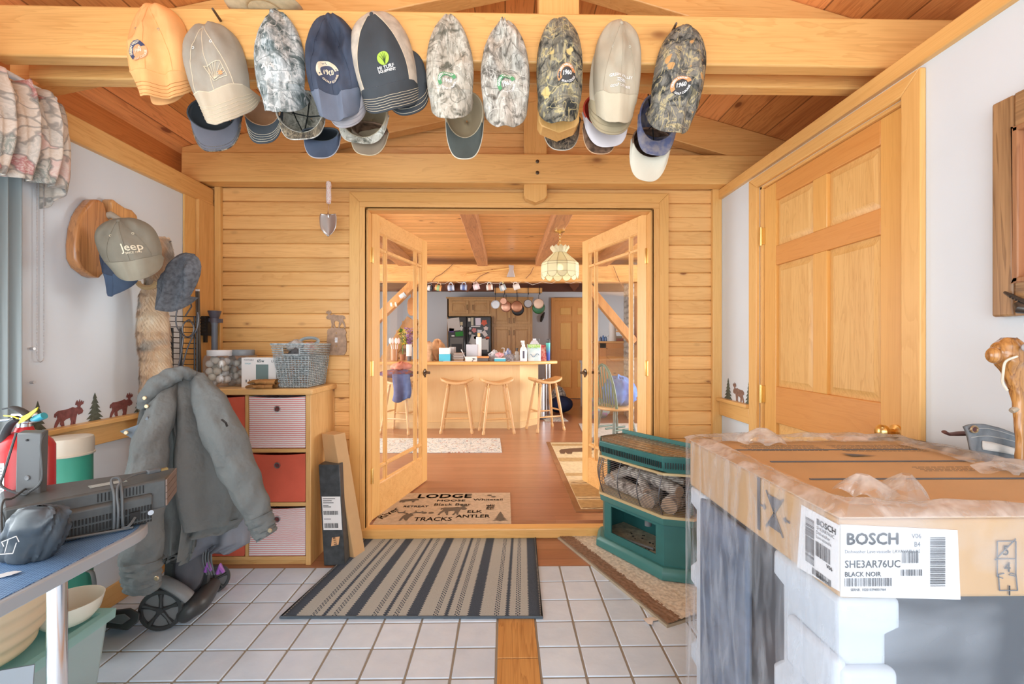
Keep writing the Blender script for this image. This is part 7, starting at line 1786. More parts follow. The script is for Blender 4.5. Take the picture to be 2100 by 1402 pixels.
def bask(pt,z):  # pt: perimeter 0..4
    i = int(pt) % 4; f = pt - int(pt); c_ = [(0,0),(1,0),(1,1),(0,1),(0,0)]; x = c_[i][0] + (c_[i + 1][0] - c_[i][0]) * f; y = c_[i][1] + (c_[i + 1][1] - c_[i][1]) * f
    k = z / bh; return Vector(((bx0 + (bx1 - bx0) * x) * (1 - k) + (tx0 + (tx1 - tx0) * x) * k,(by0 + (by1 - by0) * y) * (1 - k) + (ty0 + (ty1 - ty0) * y) * k,SZ + .002 + z))
g = MB(); nr = 24; ns = 30
for j in range(nr):
    z = bh * (j + .5) / nr; pts = []
    for k in range(4 * ns):
        pt = k / ns; p = bask(pt,z); i = int(pt); nrm = [(0,-1),(1,0),(0,1),(-1,0)][i]; w = .0022 * (1 if (k + j) % 2 else -1); p.x += nrm[0] * w; p.y += nrm[1] * w
        if i == 0 and .3 < pt < .72 and .76 * bh < z < .9 * bh: p = None
        pts.append(p)
    seg = []; first = None
    if any(p is None for p in pts):
        k0 = max(i for i,p in enumerate(pts) if p is None); order = [pts[(k0 + 1 + q) % len(pts)] for q in range(len(pts))]; order = [p for p in order if p is not None]; g.tube(order,.0032,5)
    else: g.tube(pts,.0032,5,closed=True)
g.build('woven_body',WICK,kb,world=True,smooth=60)
g = MB()
for k in range(0,4 * ns,3): g.tube([bask(k / ns,0),bask(k / ns,bh * .74)],.0024,4)
g.build('uprights',WICK,kb,world=True)
g = MB(); g.tube([bask(k / 12,bh) for k in range(48)],.0055,6,closed=True); g.tube([bask(.28,bh * .75),bask(.28,bh * .92)],.004,5); g.tube([bask(.74,bh * .75),bask(.74,bh * .92)],.004,5); g.tube([bask(.28 + .46 * i / 6,bh * .76) for i in range(7)],.004,5); g.build('rim',WICK,kb,world=True)
g = MB(); cs = [bask(k + .0001,.003) for k in range(4)]; g.add(cs,[(0,1,2,3)]); g.build('base',WICK,kb,world=True,smooth=0)
bc_ = Vector(((tx0 + tx1) / 2,2.73,SZ + bh))
g = MB(); g.tube([bc_ + Vector((.04 + .055 * math.cos(q),.02 * math.sin(q),.018 + .022 * math.sin(q))) for q in [2 * PI * i / 20 for i in range(20)]],.009,8,closed=True); tag(g.build('resistance_loop',mat('grey_rubber',(.30,.36,.38),.5)),'looped grey handle sticking out of the wicker basket','handle')
cloth_blob('clear_bundle','clear plastic wrapped bundle in the wicker basket, left of the grey loop',bc_ + Vector((-.035,0,-.01)),(.05,.06,.035),mat('foggy_plastic',(.46,.45,.44),.25),'bundle',seed=51)
cloth_blob('cream_cloth','cream and pink cloth scrap in the wicker basket under the grey loop',bc_ + Vector((.055,-.01,-.02)),(.04,.05,.03),fabric('cream_pink',(.74,.68,.50),col2=(.62,.22,.22),vs=30),'cloth',seed=52)
cloth_blob('dark_cloth','dark grey filling visible through the basket\'s handle slot',bc_ + Vector((-.01,.0,-.055)),(.055,.1,.035),mat('dark_grey_stuff',(.10,.11,.12),.6),'cloth',seed=53)
# long boxes leaning at the unit
t = thing('shipping_box','long brown cardboard carton leaning against the siding by the door casing','box',(PY(735,1130,2.80).x,2.80,0))
A,B = PY(726,1126,2.74),PY(690,884,2.76); A.z = .005
g = MB()
def sq(c_,w,d,r): return [c_ + Vector((x * w / 2 * math.cos(r) - y * d / 2 * math.sin(r),x * w / 2 * math.sin(r) + y * d / 2 * math.cos(r),0)) for x,y in ((-1,-1),(1,-1),(1,1),(-1,1))]
g.ring([sq(A + Vector((-.008,-.03,0)),.125,.10,-.35),sq(B + Vector((.0,-.05,0)),.105,.085,-.5)]); g.build('carton_body',CARDB2 if 'CARDB2' in globals() else mat('kraft_card',(.56,.35,.17),.8,noise=.05,nscale=9),t,world=True,bevel=.003)
g = MB(); c_ = PY(698,905,2.79); g.obox((c_.x,c_.y - .001,c_.z),(.062,.003,.058),(.09,-.1,-.45)); g.build('shipping_label',M_PAPER,t,world=True)
t2 = t.children[0] if t.children else None
t = thing('shipping_box','long black taped carton standing against the pine unit\'s right side','box',(PY(682,1140,2.62).x,2.62,0))
A,B = PY(686,1142,2.56),PY(675,952,2.62); A.z = .003
BLKC = mat('black_carton',(.045,.05,.055),.35,noise=.4,nscale=25)
A = Vector((A.x,2.60,.003)); B = Vector((PY(675,952,2.62).x + .0,2.655,PY(675,952,2.62).z))
g = MB(); g.ring([sq(A,.118,.08,0),sq(B,.118,.08,0)]); g.build('carton_body',BLKC,t,world=True,bevel=.003)
def on_box(a,f): c_ = A.lerp(B,f); return Vector((c_.x + a,c_.y - .0415,c_.z))
g = MB(); g.add([on_box(-.05,.35),on_box(.055,.35),on_box(.055,.68),on_box(-.05,.68)],[(0,1,2,3)]); l_ = g.build('shipping_label',M_PAPER,t,world=True)
rr = random.Random(8); g = MB()
for f,hgt in ((.37,.035),(.50,.030)):
    x = -.044
    while x < .035: w = rr.choice((.001,.002,.003)); g.add([on_box(x,f) + Vector((0,-.001,0)),on_box(x + w,f) + Vector((0,-.001,0)),on_box(x + w,f + hgt * 1.3) + Vector((0,-.001,0)),on_box(x,f + hgt * 1.3) + Vector((0,-.001,0))],[(0,1,2,3)]); x += w + rr.choice((.001,.002))
g.build('barcode',M_INK,l_,world=True,smooth=0)
g = MB()
for k,(s,f) in enumerate((('SHIP TO: 48911',.645),('PARCEL 1 OF 1',.62),('REF 1966',.595),('LANSING MI',.575))): 
    if k == 3: continue
for f,w in ((.655,.07),(.635,.05),(.615,.06),(.59,.03),(.575,.045),(.455,.04)): g.add([on_box(-.044,f) + Vector((0,-.001,0)),on_box(-.044 + w,f) + Vector((0,-.001,0)),on_box(-.044 + w,f + .006) + Vector((0,-.001,0)),on_box(-.044,f + .006) + Vector((0,-.001,0))],[(0,1,2,3)])
g.build('printed_lines',M_INK,l_,world=True,smooth=0,kind='stuff')
g = MB(); pts = [(-.012,.19),(.030,.205),(.040,.285),(-.004,.275)]; g.add([on_box(a,f) + Vector((0,-.001,0)) for a,f in pts],[(0,1,2,3)]); s_ = g.build('orange_sticker',mat('orange_sticker',(.76,.42,.20),.6),t,world=True)
g = MB(); add_text(g,'5119',.024,lambda a,b: on_box(.013 + a,.24 + b / .6) + Vector((0,-.0018,0)),rot=PI / 2 + .12,bold=.0004); g.build('lettering',M_INK,s_,world=True,smooth=0)

# ------------------------------------------------------------------ moose switch plate and trowel on the back wall
MOOSEM = mat('weathered_tin',(.40,.26,.17),.5,.1,noise=.25,nscale=40)
sp_ = thing('switch_plate','rustic metal light switch plate topped by a moose, left of the door casing','switch',PY(690,700,2.925))
a,b = PY(672,728,2.925),PY(710,672,2.925); rr = random.Random(2)
g = MB(); n = 44; pts = []
for i in range(n):
    q = 2 * PI * i / n; x,z = sgnp(math.cos(q),.35),sgnp(math.sin(q),.35); e = 1 + rr.uniform(-.05,.07); pts.append(((a.x + b.x) / 2 + x * (b.x - a.x) / 2 * e,(a.z + b.z) / 2 + z * (b.z - a.z) / 2 * (1 + rr.uniform(-.02,.03))))
g.poly(pts,lambda x,z,d: Vector((x,2.9275 - d,z)),0,.008); g.build('plate',MOOSEM,sp_,world=True,bevel=.002)
g = MB(); c_ = PY(690,655,2.92); sc_ = .115; g.poly(moose_pts(),lambda x,z,d: Vector((c_.x - x * sc_ * .95,2.9275 - d,c_.z + z * sc_)),0,.004); g.build('moose',MOOSEM,sp_,world=True)
g = MB(); c_ = PY(690,697,2.92); g.box(c_.x - .008,c_.x + .008,2.914,2.9195,c_.z - .016,c_.z + .016); g.obox((c_.x,2.909,c_.z + .004),(.008,.016,.010),(.5,0,0)); g.build('toggle',M_WHITE,sp_,world=True)
for dz in (-.04,.045): g = MB(); g.sphere((c_.x,2.919,c_.z + dz),.004,8,5); g.build('screw',M_BRASS,sp_,world=True)
TY = 2.79
tr = thing('garden_trowel','garden trowel with a floral handle hanging from the rear roof beam','trowel',PY(673,430,TY))
def tz(v): return PY(1036,v,TY).z
x = PY(674,430,TY).x; xb_ = PY(673.5,460,TY).x
HF = floral('floral_handle',(.80,.76,.72),(.68,.12,.14),(.72,.30,.30),(.20,.34,.16),90)
g = MB(); g.lathe([(.004,tz(420)),(.0135,tz(418)),(.016,tz(405)),(.014,tz(392)),(.0165,tz(380)),(.013,tz(375)),(.003,tz(373))],(x,TY - .0,0),18); g.build('handle',HF,tr,world=True)
g = MB(); g.tube([(x,TY,tz(419)),(x,TY,tz(432)),(xb_,TY - .006,tz(441)),(xb_,TY,tz(447))],.004,8); g.build('shank',M_CHROME,tr,world=True)
def blade(a,b):
    prof = [.9,1.0,1.0,.98,.92,.78,.5,.04]; t = b * 7; i = min(6,int(t)); w = (prof[i] + (prof[i + 1] - prof[i]) * (t - i)) * .052; u_ = 2 * a - 1
    return Vector((xb_ + u_ * w,TY + .012 * (1 - u_ * u_) - .006,tz(440 + 46 * b)))
g = MB(); g.grid(blade,13,15); g.build('blade',mat('galvanised',(.60,.62,.63),.3,.85),tr,world=True,solid=.0015,smooth=60)
g = MB(); g.tube([(x,TY,tz(376)),(x,TY + .005,2.26)],.0012,4); g.build('hanging_cord',M_PAPER,tr,world=True)

# ------------------------------------------------------------------ painted stencils on the walls
ST_G = mat('stencil_green',(.10,.12,.09),.8,noise=.3,nscale=60); ST_R = mat('stencil_maroon',(.22,.075,.07),.8,noise=.25,nscale=60); ST_B = mat('stencil_brown',(.26,.15,.11),.8,noise=.25,nscale=60)
def stencil(kind,label,u0,v0,u1,v1,X,m,flip=False,group='painted stencils above the chair rail'):
    p0,p1 = PX(u0,(v0 + v1) / 2,X),PX(u1,(v0 + v1) / 2,X); yc,hw = (p0.y + p1.y) / 2,abs(p1.y - p0.y) / 2
    um = (u0 + u1) / 2; zt_ = PX(um,v0,X).z; zb_ = PX(um,v1,X).z; zc_ = (zt_ + zb_) / 2; hh = (zt_ - zb_)
    pts = moose_pts() if kind == 'moose' else tree_pts(); mx = .62 if kind == 'moose' else .38
    sgn = (1 if X < 0 else -1) * (-1 if flip else 1)
    g = MB(); g.poly(pts,lambda a,b,d: Vector((X + (d if X < 0 else -d),yc + sgn * a / mx * hw,zc_ + b * hh)),.0008,.0022)
    tag(g.build('painted_' + ('moose' if kind == 'moose' else 'pine_tree'),m,smooth=0),label,'stencil',group)
stencil('tree','painted pine tree on the left wall, partly hidden by the fire extinguisher',52,822,100,900,XL,ST_G)
stencil('moose','larger maroon painted moose between the first two pine trees on the left wall',103,824,170,884,XL,ST_R)
stencil('tree','painted pine tree between the two moose on the left wall',171,805,216,872,XL,ST_G)
stencil('moose','smaller maroon painted moose on the left wall beside the jacket',219,809,271,862,XL,ST_R)
stencil('tree','painted pine tree next to the hanging jacket on the left wall',270,800,302,856,XL,ST_G)
stencil('tree','small painted pine tree left of the moose on the right wall',1485,775,1503,821,XR,ST_G)
stencil('moose','small brown painted moose on the right wall',1504,787,1529,832,XR,ST_B,flip=True)
stencil('tree','small painted pine tree by the door casing on the right wall',1527,780,1547,834,XR,ST_G)

# ------------------------------------------------------------------ curtain valance, vertical blind, bead chain
VX = -1.79
def petals():
    m,nt,b = new_mat('dusty_floral_print'); L = nt.links; tc = N(nt,'ShaderNodeTexCoord'); mp = N(nt,'ShaderNodeMapping'); mp.inputs['Scale'].default_value = (.5,1,1); L.new(tc.outputs['Object'],mp.inputs[0])
    dn = N(nt,'ShaderNodeTexNoise'); dn.inputs['Scale'].default_value = 9; dn.inputs['Detail'].default_value = 3; L.new(mp.outputs[0],dn.inputs['Vector'])
    ad = N(nt,'ShaderNodeVectorMath',operation='MULTIPLY_ADD'); L.new(dn.outputs['Color'],ad.inputs[0]); ad.inputs[1].default_value = (.13,.13,.13); L.new(mp.outputs[0],ad.inputs[2])
    v = N(nt,'ShaderNodeTexVoronoi'); v.inputs['Scale'].default_value = 17; L.new(ad.outputs[0],v.inputs['Vector'])
    e = N(nt,'ShaderNodeTexVoronoi',feature='DISTANCE_TO_EDGE'); e.inputs['Scale'].default_value = 17; L.new(ad.outputs[0],e.inputs['Vector'])
    sp = N(nt,'ShaderNodeSeparateColor'); L.new(v.outputs['Color'],sp.inputs[0])
    cc = ramp(nt,[(0,(.68,.58,.48)),(.34,(.72,.52,.46)),(.52,(.52,.24,.23)),(.60,(.58,.54,.48)),(.78,(.33,.35,.31)),(.88,(.74,.67,.58))],sp.outputs[0],True)
    n2 = N(nt,'ShaderNodeTexNoise'); n2.inputs['Scale'].default_value = 55; n2.inputs['Distortion'].default_value = 2; L.new(ad.outputs[0],n2.inputs['Vector'])
    c = mixc(nt,ramp(nt,[(.40,(.55,.55,.55)),(.55,(0,0,0))],n2.outputs[0]).outputs[0],cc.outputs[0],(.78,.70,.62))
    ed = ramp(nt,[(0,(1,1,1)),(.035,(1,1,1)),(.09,(0,0,0))],e.outputs['Distance']); c = mixc(nt,mth(nt,'MULTIPLY',ed.outputs[0],.6),c,(.20,.19,.18))
    L.new(c,b.inputs['Base Color']); b.inputs['Roughness'].default_value = .85; return m
def vz(v,y=1.75): return EYE + (706 - v) / FPX * y
FLORM = petals()
vl = thing('valance','gathered floral fabric valance in dusty pink and grey at the left window','curtain',(VX,1.6,1.87))
g = MB()
def val(a,b):
    y = 1.25 + .60 * a; z = 1.86 + .385 * b + .012 * math.sin(a * 60) * (b > .8) - .025 * math.sin(a * 3 + 1) * (1 - b)
    x = VX + .03 * math.sin(a * 44) * (.35 + .65 * abs(b - .5) * 1.4) + .045 * math.sin(PI * b) * (.6 + .5 * fbm(a * 9,b * 3)) + .01 * math.sin(a * 90 + b * 4)
    return Vector((x,y,z - .03 * fbm(a * 8,2) * (b > .9)))
g.grid(val,120,22)
def ret(a,b):
    p = val(1,b); return Vector((p.x + (XL - p.x) * a,p.y + .012 * math.sin(a * 9) + .03 * math.sin(PI * a),p.z - .06 * a * (1 - b) - .02 * a))
g.grid(ret,14,22); g.build('gathered_cloth',FLORM,vl,world=True,smooth=70,solid=.003)
g = MB(); g.cyl((VX - .03,1.2,2.24),(VX - .03,1.85,2.24),.012,n=10); g.build('curtain_rod',M_WHITE,vl,world=True)
bl = thing('vertical_blind','stack of blue grey vertical blind slats at the left edge, below the valance','blind',(XL + .02,1.66,.03))
BLM = mat('blue_grey_vinyl',(.25,.285,.29),.4)
for i in range(9):
    y = 1.32 + i * .047; g = MB()
    g.grid(lambda a,b: Vector((XL + .012 + .055 * a,y + .014 * math.sin(PI * a) + .03 * a,.03 + 1.95 * b)),8,2); g.build('blind_slat',BLM,bl,world=True,solid=.002)
g = MB(); g.box(XL + .005,XL + .08,.9,1.735,1.97,2.02); g.build('headrail',M_WHITE,bl,world=True)
ch = thing('bead_chain','looped steel bead chain of the blind hanging on the left wall','chain',(XL + .02,1.83,1.2))
pts = [(XL + .015,1.815,1.87)]
yA_,yB__ = PX(76,600,XL + .012).y,PX(90,600,XL + .012).y
zlo = PX(82,742,XL + .012).z; zhi = 1.90
path = [(yA_,zhi - (zhi - zlo - .02) * i / 120) for i in range(121)] + [((yA_ + yB__) / 2 - (yB__ - yA_) / 2 * math.cos(PI * i / 8),zlo + .02 - .02 * math.sin(PI * i / 8)) for i in range(1,8)] + [(yB__,zlo + .02 + (zhi - zlo - .02) * i / 120) for i in range(121)]
g = MB()
for y,z in path[::1]: g.sphere((XL + .012,y,z),.0024,6,4)
g.build('beads',M_STEEL,ch,world=True,kind='stuff')
g = MB(); g.tube([(XL + .012,y,z) for y,z in path],.0007,4); g.build('cord',M_STEEL,ch,world=True)
for v in (715,785):
    p = PX(52,v,XL + .01); g = MB(); g.cyl((XL,p.y + .03,p.z),(XL + .014,p.y + .03,p.z),.006,n=8); tag(g.build('cable_clip',M_STEEL),'small metal screw clip on the left wall, ' + ('upper' if v == 715 else 'lower') + ' of two beside the blind','clip','screw clips beside the blind')

# ------------------------------------------------------------------ driftwood plaque with caps and fur on the left wall
BURL = wood('burl_wood',(.24,.085,.03),(.56,.25,.09),'Z',scale=.8,contrast=1.3,rough=.3,coat=.5)
def slab(name,label,pts,x0,x1,m,bev=.012,cat='plaque'):
    g = MB(); q = [PX(u,v,x1) for u,v in pts]; g.poly([(p.y,p.z) for p in q],lambda a,b,d: Vector((d,a,b)),x0,x1); o = g.build(name,m,bevel=bev,bseg=3,smooth=50); tag(o,label,cat); return o
slab('burl_slab','large varnished burl wood slab on the left wall, left of the caps',[(190,410),(203,408),(217,418),(222,436),(228,470),(224,520),(215,560),(205,571),(188,566),(165,548),(156,530),(155,505),(159,468),(166,444),(175,428)],XL,XL + .05,BURL)
slab('burl_slab','smaller golden burl slab on the left wall behind the olive cap',[(228,412),(233,407),(243,416),(258,426),(272,430),(283,442),(285,458),(278,480),(262,500),(235,500),(225,480),(224,446),(230,430)],XL,XL + .05,wood('burl_wood_light',(.40,.17,.05),(.70,.36,.13),'Z',scale=.8,contrast=1.2,rough=.3,coat=.5))
g = MB(); p = PX(224,440,XL + .05); g.tube([Vector((XL,p.y,p.z - .02)),Vector((XL + .06,p.y,p.z + .0)),Vector((XL + .10,p.y + .02,p.z - .03)),Vector((XL + .12,p.y + .03,p.z - .05))],[.022,.016,.012,.006],10); tag(g.build('antler_hook',mat('antler',(.42,.36,.28),.5)),'weathered antler hook between the two burl slabs','hook')
g = MB(); p = PY(352,494,2.3); g.tube([PY(318,520,2.34),PY(338,500,2.32),p],[.010,.008,.001],8); 
g.tube([PY(318,520,2.34),Vector((XL,2.42,PY(318,530,2.34).z))],.012,8); tag(g.build('antler_tip',mat('dark_antler',(.16,.15,.14),.45)),'dark pointed antler tip poking out above the grey cap','antler')
F_OLIVE = fabric('olive_taupe_cotton',(.25,.225,.175),vs=8); F_DKGR = fabric('heather_grey_wool',(.155,.165,.185),vs=60,var=.18)
YJ = 2.02
def jeep(o,S):
    g = MB(); add_text(g,'Jeep',.042,lambda a,b: S.at(a + .022,b + .030,.003),bold=.0005); g.build('lettering',T_CREAM,o)
    g = MB(); add_text(g,'SINCE 1941',.011,lambda a,b: S.at(a + .022,b + .008,.003),bold=.0002); g.build('lettering',T_CREAM,o)
cap('navy cap behind the olive cap, its brim pointing down, on the left wall',232,470,560,607,60,YJ + .03,-3,(F_NAVY,fabric('blue_brim',(.085,.125,.20),vs=8)),group=None,seed=21,eyelets=False,D=.05)
cap('olive taupe cap with cream lettering hanging on the burl hooks',256,446,530,574,104,YJ - .06,14,(F_OLIVE,fabric('olive_brim',(.33,.30,.23),vs=8),T_CREAM),group=None,rotz=.45,seed=22,extra=jeep,D=.095,fold=.006,bw=.95,button=F_OLIVE,seams=F_OLIVE)
cap('heather grey cap tilted left, right of the fur',352,512,598,640,64,2.20,-24,(F_DKGR,F_DKGR),group=None,seed=23,eyelets=False,D=.07,fold=.014,seams=F_DKGR)
# fox pelt
def furmat():
    m,nt,b = new_mat('fox_fur'); L = nt.links; tc = N(nt,'ShaderNodeTexCoord'); mp = N(nt,'ShaderNodeMapping'); mp.inputs['Scale'].default_value = (60,60,14); L.new(tc.outputs['Object'],mp.inputs[0])
    n = N(nt,'ShaderNodeTexNoise'); n.inputs['Scale'].default_value = 1.2; n.inputs['Detail'].default_value = 5; L.new(mp.outputs[0],n.inputs['Vector'])
    n2 = N(nt,'ShaderNodeTexNoise'); n2.inputs['Scale'].default_value = 6.5; n2.inputs['Detail'].default_value = 2; L.new(tc.outputs['Object'],n2.inputs['Vector'])
    big = ramp(nt,[(.35,(.22,.16,.11)),(.44,(.58,.32,.13)),(.56,(.72,.48,.25)),(.66,(.78,.70,.58))],n2.outputs[0]); c = mixc(nt,mth(nt,'MULTIPLY',n.outputs[0],.6),big.outputs[0],(.80,.74,.64))
    L.new(c,b.inputs['Base Color']); b.inputs['Roughness'].default_value = .8; b.inputs['Sheen Weight'].default_value = .4; return m
FUR = furmat(); YF = 2.28
fox = thing('fox_pelt','long tan fox fur hanging down the left wall from the antler hooks','fur',PY(308,800,YF))
spine = [(318,484,20),(320,520,26),(315,550,24),(308,575,18),(304,600,25),(304,640,29),(305,680,32),(307,712,30),(310,735,29),(312,770,32),(308,810,30),(300,850,20),(296,880,8)]
g = MB(); rings = []; K = 60
for i in range(K + 1):
    t = i / K * (len(spine) - 1); j = min(len(spine) - 2,int(t)); f = t - j; f = f * f * (3 - 2 * f); a,b = spine[j],spine[j + 1]
    u,v,w = a[0] + (b[0] - a[0]) * f,a[1] + (b[1] - a[1]) * f,a[2] + (b[2] - a[2]) * f
    c_ = PY(u,v,YF); ww = w * YF / FPX; n = 26
    rings.append([c_ + Vector((math.cos(2 * PI * k / n) * ww * (1 + .12 * (fbm(k * 1.3,i * .6,2) - .5)),.03 + math.sin(2 * PI * k / n) * ww * .5,.012 * (fbm(k * 1.7,i * .3,4) - .5))) for k in range(n)])
g.ring(rings); fo = g.build('pelt',FUR,fox,world=True,smooth=70)
# individual tufts over the pelt
rr = random.Random(5); g = MB()
for i in range(15000):
    q = rr.uniform(PI * .9,PI * 2.1); ii = rr.randint(0,K - 1); k = (q / (2 * PI) * 26) % 26; p = rings[ii][int(k)].lerp(rings[ii + 1][(int(k) + 1) % 26],rr.random()); c_ = rings[ii][0].lerp(rings[ii][13],.5)
    nrm = (p - c_); nrm.z = 0; nrm = nrm.normalized(); L_ = rr.uniform(.012,.030); e = p + nrm * L_ * .38 + Vector((rr.uniform(-.004,.004),0,-L_ * .9)); s_ = Vector((nrm.y,-nrm.x,0)) * .0013
    g.add([p - s_ - nrm * .002,p + s_ - nrm * .002,e],[(0,1,2)])
g.build('fur_hair',FUR,fox,world=True,smooth=0,kind='stuff')
g = MB(); c_ = PY(302,577,YF - .03); g.tube([c_ + Vector((.045 * math.cos(q),0,.03 * math.sin(q))) for q in [PI + PI * i / 10 for i in range(11)]],.012,8); g.build('lining_loop',fabric('tan_hide',(.66,.46,.24),vs=20),fox,world=True)

# ------------------------------------------------------------------ wire rack, rods and lamp by the left post
RY_ = 2.38
wr = thing('wire_rack','black wire lattice rack with curled ironwork standing behind the jacket','rack',(PY(365,760,RY_).x,RY_,.9))
g = MB(); x0,x1 = PY(330,700,RY_).x,PY(404,700,RY_).x
for i in range(10): z = PY(0,647 + i * 11,RY_).z; g.tube([(x0,RY_,z),(x1,RY_ + .0,z - .005)],.0022,5)
g.build('cross_wires',M_BLACKM,wr,world=True)
for u in (353,371,399,404): g = MB(); p = PY(u,672 if u < 390 else 648,RY_); g.cyl(p,(p.x,RY_,.02),.0065 if u < 390 else .004,n=8); g.build('upright',M_BLACKM,wr,world=True)
IR = mat('grey_iron',(.10,.10,.11),.4,.5)
for pts in ([(338,614),(354,614),(359,603),(370,597),(380,600),(387,610),(393,628)],[(378,608),(378,620),(366,630),(361,648),(363,670),(376,687),(390,690),(402,678),(407,655),(405,640)],[(393,628),(385,640),(380,648)],[(388,655),(378,662),(374,675),(378,688),(388,690),(396,682),(397,668),(388,655)],[(331,653),(340,654),(348,665),(346,680),(342,690)],[(376,690),(372,720),(366,752)],[(396,688),(384,715),(374,752)],[(336,708),(346,730),(352,752)]):
    P3 = [PY(u,v,RY_ - .02) for u,v in pts]; sm = []
    for i in range(len(P3) - 1):
        for k in range(5):
            t = k / 5; a,b,c_,d = P3[max(i - 1,0)],P3[i],P3[i + 1],P3[min(i + 2,len(P3) - 1)]; sm.append(.5 * ((2 * b) + (c_ - a) * t + (2 * a - 5 * b + 4 * c_ - d) * t * t + (3 * b - a - 3 * c_ + d) * t ** 3))
    sm.append(P3[-1]); g = MB(); g.tube(sm,.0035,6); g.build('iron_curl',IR,wr,world=True)
for u,lb in ((403,'left of two thin brown rods standing in the corner'),(407,'right of two thin brown rods standing in the corner')):
    g = MB(); p = PY(u,597,2.72); g.cyl(p,(p.x + .02,2.74,.0),.0065,n=8); g.cyl(p + Vector((0,0,.0)),p + Vector((0,0,.012)),.007,n=8,mi=1); tag(g.build('rod',[mat('dark_rod',(.10,.085,.07),.4),M_PAPER]),lb,'rod','rods in the corner')
lk = thing('clamp_lamp','grey tube torch with a flared head clamped in a black bracket on the corner post','torch',(PY(440,700,2.80).x,2.80,SZ))
def lz(v): return PY(1036,v,2.80).z
x = PY(440,700,2.80).x; PUR = mat('dark_purple_grey',(.10,.095,.125),.45)
g = MB(); g.lathe([(.001,lz(760)),(.017,lz(760)),(.017,lz(668)),(.020,lz(664)),(.020,lz(655)),(.001,lz(655))],(x,2.80,0),20); g.build('tube',mat('slate_tube',(.16,.19,.24),.4),lk,world=True)
g = MB(); g.lathe([(.018,lz(655)),(.026,lz(650)),(.036,lz(640)),(.037,lz(638)),(.031,lz(638)),(.02,lz(648)),(.001,lz(648))],(x,2.80,0),22); g.build('head',PUR,lk,world=True)
g = MB(); g.lathe([(.021,lz(662)),(.024,lz(662)),(.024,lz(653)),(.021,lz(653)),(.021,lz(662))],(x,2.80,0),20,cap=False); xx = PY(425,655,2.80).x; g.box(xx,x - .02,2.79,2.81,lz(660),lz(653)); g.box(x + .02,x + .045,2.79,2.81,lz(662),lz(654)); g.build('clamp',PUR,lk,world=True)
x1 = PY(413,660,2.80).x
for k in range(6): g = MB(); z = lz(650 + k * 6.5); g.box(x1,x1 + .04,2.775,2.825,z - .014,z - .002); g.build('clamp_rib',M_BLACKM,lk,world=True,bevel=.002)
g = MB(); g.box(x1 + .005,x1 + .05,2.78,2.88,lz(688),lz(649)); g.box(x1 + .018,x1 + .032,2.79,2.81,lz(702),lz(688)); g.build('bracket_body',M_BLACKM,lk,world=True)
# ------------------------------------------------------------------ folding table
TZ,TXE = .74,-1.0
tb = thing('folding_table','table with blue woven top, silver edge and chrome legs at the left front','table',(-1.4,.9,0))
def top_outline(ins=0.0):
    r = .14; pts = [(-1.79,.30),(TXE - ins,.30)]
    for i in range(9): q = PI / 2 * i / 8; pts.append((TXE - ins - r + r * math.cos(q),1.37 - ins - r + r * math.sin(q)))
    return pts + [(-1.79,1.37 - ins)]
g = MB(); g.ring([[(x,y,TZ - .032) for x,y in top_outline()],[(x,y,TZ - .002) for x,y in top_outline()]]); g.build('edge_band',mat('silver_edge',(.42,.48,.54),.4,.3),tb,world=True,bevel=.003)
def bluew():
    m,nt,b = new_mat('blue_woven_vinyl'); L = nt.links; tc = N(nt,'ShaderNodeTexCoord'); mp = N(nt,'ShaderNodeMapping'); mp.inputs['Rotation'].default_value = (0,0,.6); L.new(tc.outputs['Object'],mp.inputs[0])
    w1 = N(nt,'ShaderNodeTexChecker'); w1.inputs['Scale'].default_value = 190; w1.inputs[1].default_value = (.05,.14,.34,1); w1.inputs[2].default_value = (.20,.36,.60,1); L.new(mp.outputs[0],w1.inputs['Vector'])
    L.new(w1.outputs[0],b.inputs['Base Color']); b.inputs['Roughness'].default_value = .35; return m
g = MB(); g.ring([[(x,y,TZ - .002) for x,y in top_outline(.012)],[(x,y,TZ) for x,y in top_outline(.012)]]); g.build('table_top',bluew(),tb,world=True)
for x,y,dx in ((-1.047,1.07,-.02),(-1.70,1.10,.02),(-1.07,.42,0),(-1.70,.42,0)):
    g = MB(); g.cyl((x,y,TZ - .032),(x - .0,y + .0,.02),.0185,n=20); g.build('leg',M_CHROME,tb,world=True)
    g = MB(); g.lathe([(.001,0),(.026,0),(.026,.03),(.022,.034)],(x,y,0),16); g.build('foot_cap',M_BLACKP,tb,world=True)
g = MB(); g.bar((-1.09,1.06,.485),(-1.80,.75,.53),.004,.05); g.build('cross_brace',mat('grey_sheet_steel',(.30,.32,.34),.4,.5),tb,world=True)

# ------------------------------------------------------------------ black component box with vents and cord
VC = thing('radio_unit','dark grey vented electronic unit with a wrapped power cord on the blue table','electronics',(-1.18,1.25,TZ))
z0,z1,z2 = TZ + .03,TZ + .115,TZ + .002
a1,a2,a3,a4 = Vector((-1.205,1.10,0)),Vector((-.998,1.345,0)),Vector((-1.06,1.47,0)),Vector((-1.36,1.235,0))
U = (a2 - a1).normalized(); V = Vector((-U.y,U.x,0))
def zz_(p,z): return Vector((p.x,p.y,z))
VG = mat('charcoal_plastic',(.075,.085,.088),.45,noise=.1,nscale=60); VG2 = mat('taupe_end_panel',(.20,.145,.12),.5)
g = MB(); g.ring([[zz_(p,z0) for p in (a1,a2,a3,a4)],[zz_(p,z1) for p in (a1,a2,a3,a4)]]); g.build('upper_case',VG,VC,world=True,bevel=.006)
b1,b2 = a1 + U * .08 - V * .012,a2 - U * .035 - V * .012; b3,b4 = b2 + V * .11,b1 + V * .11
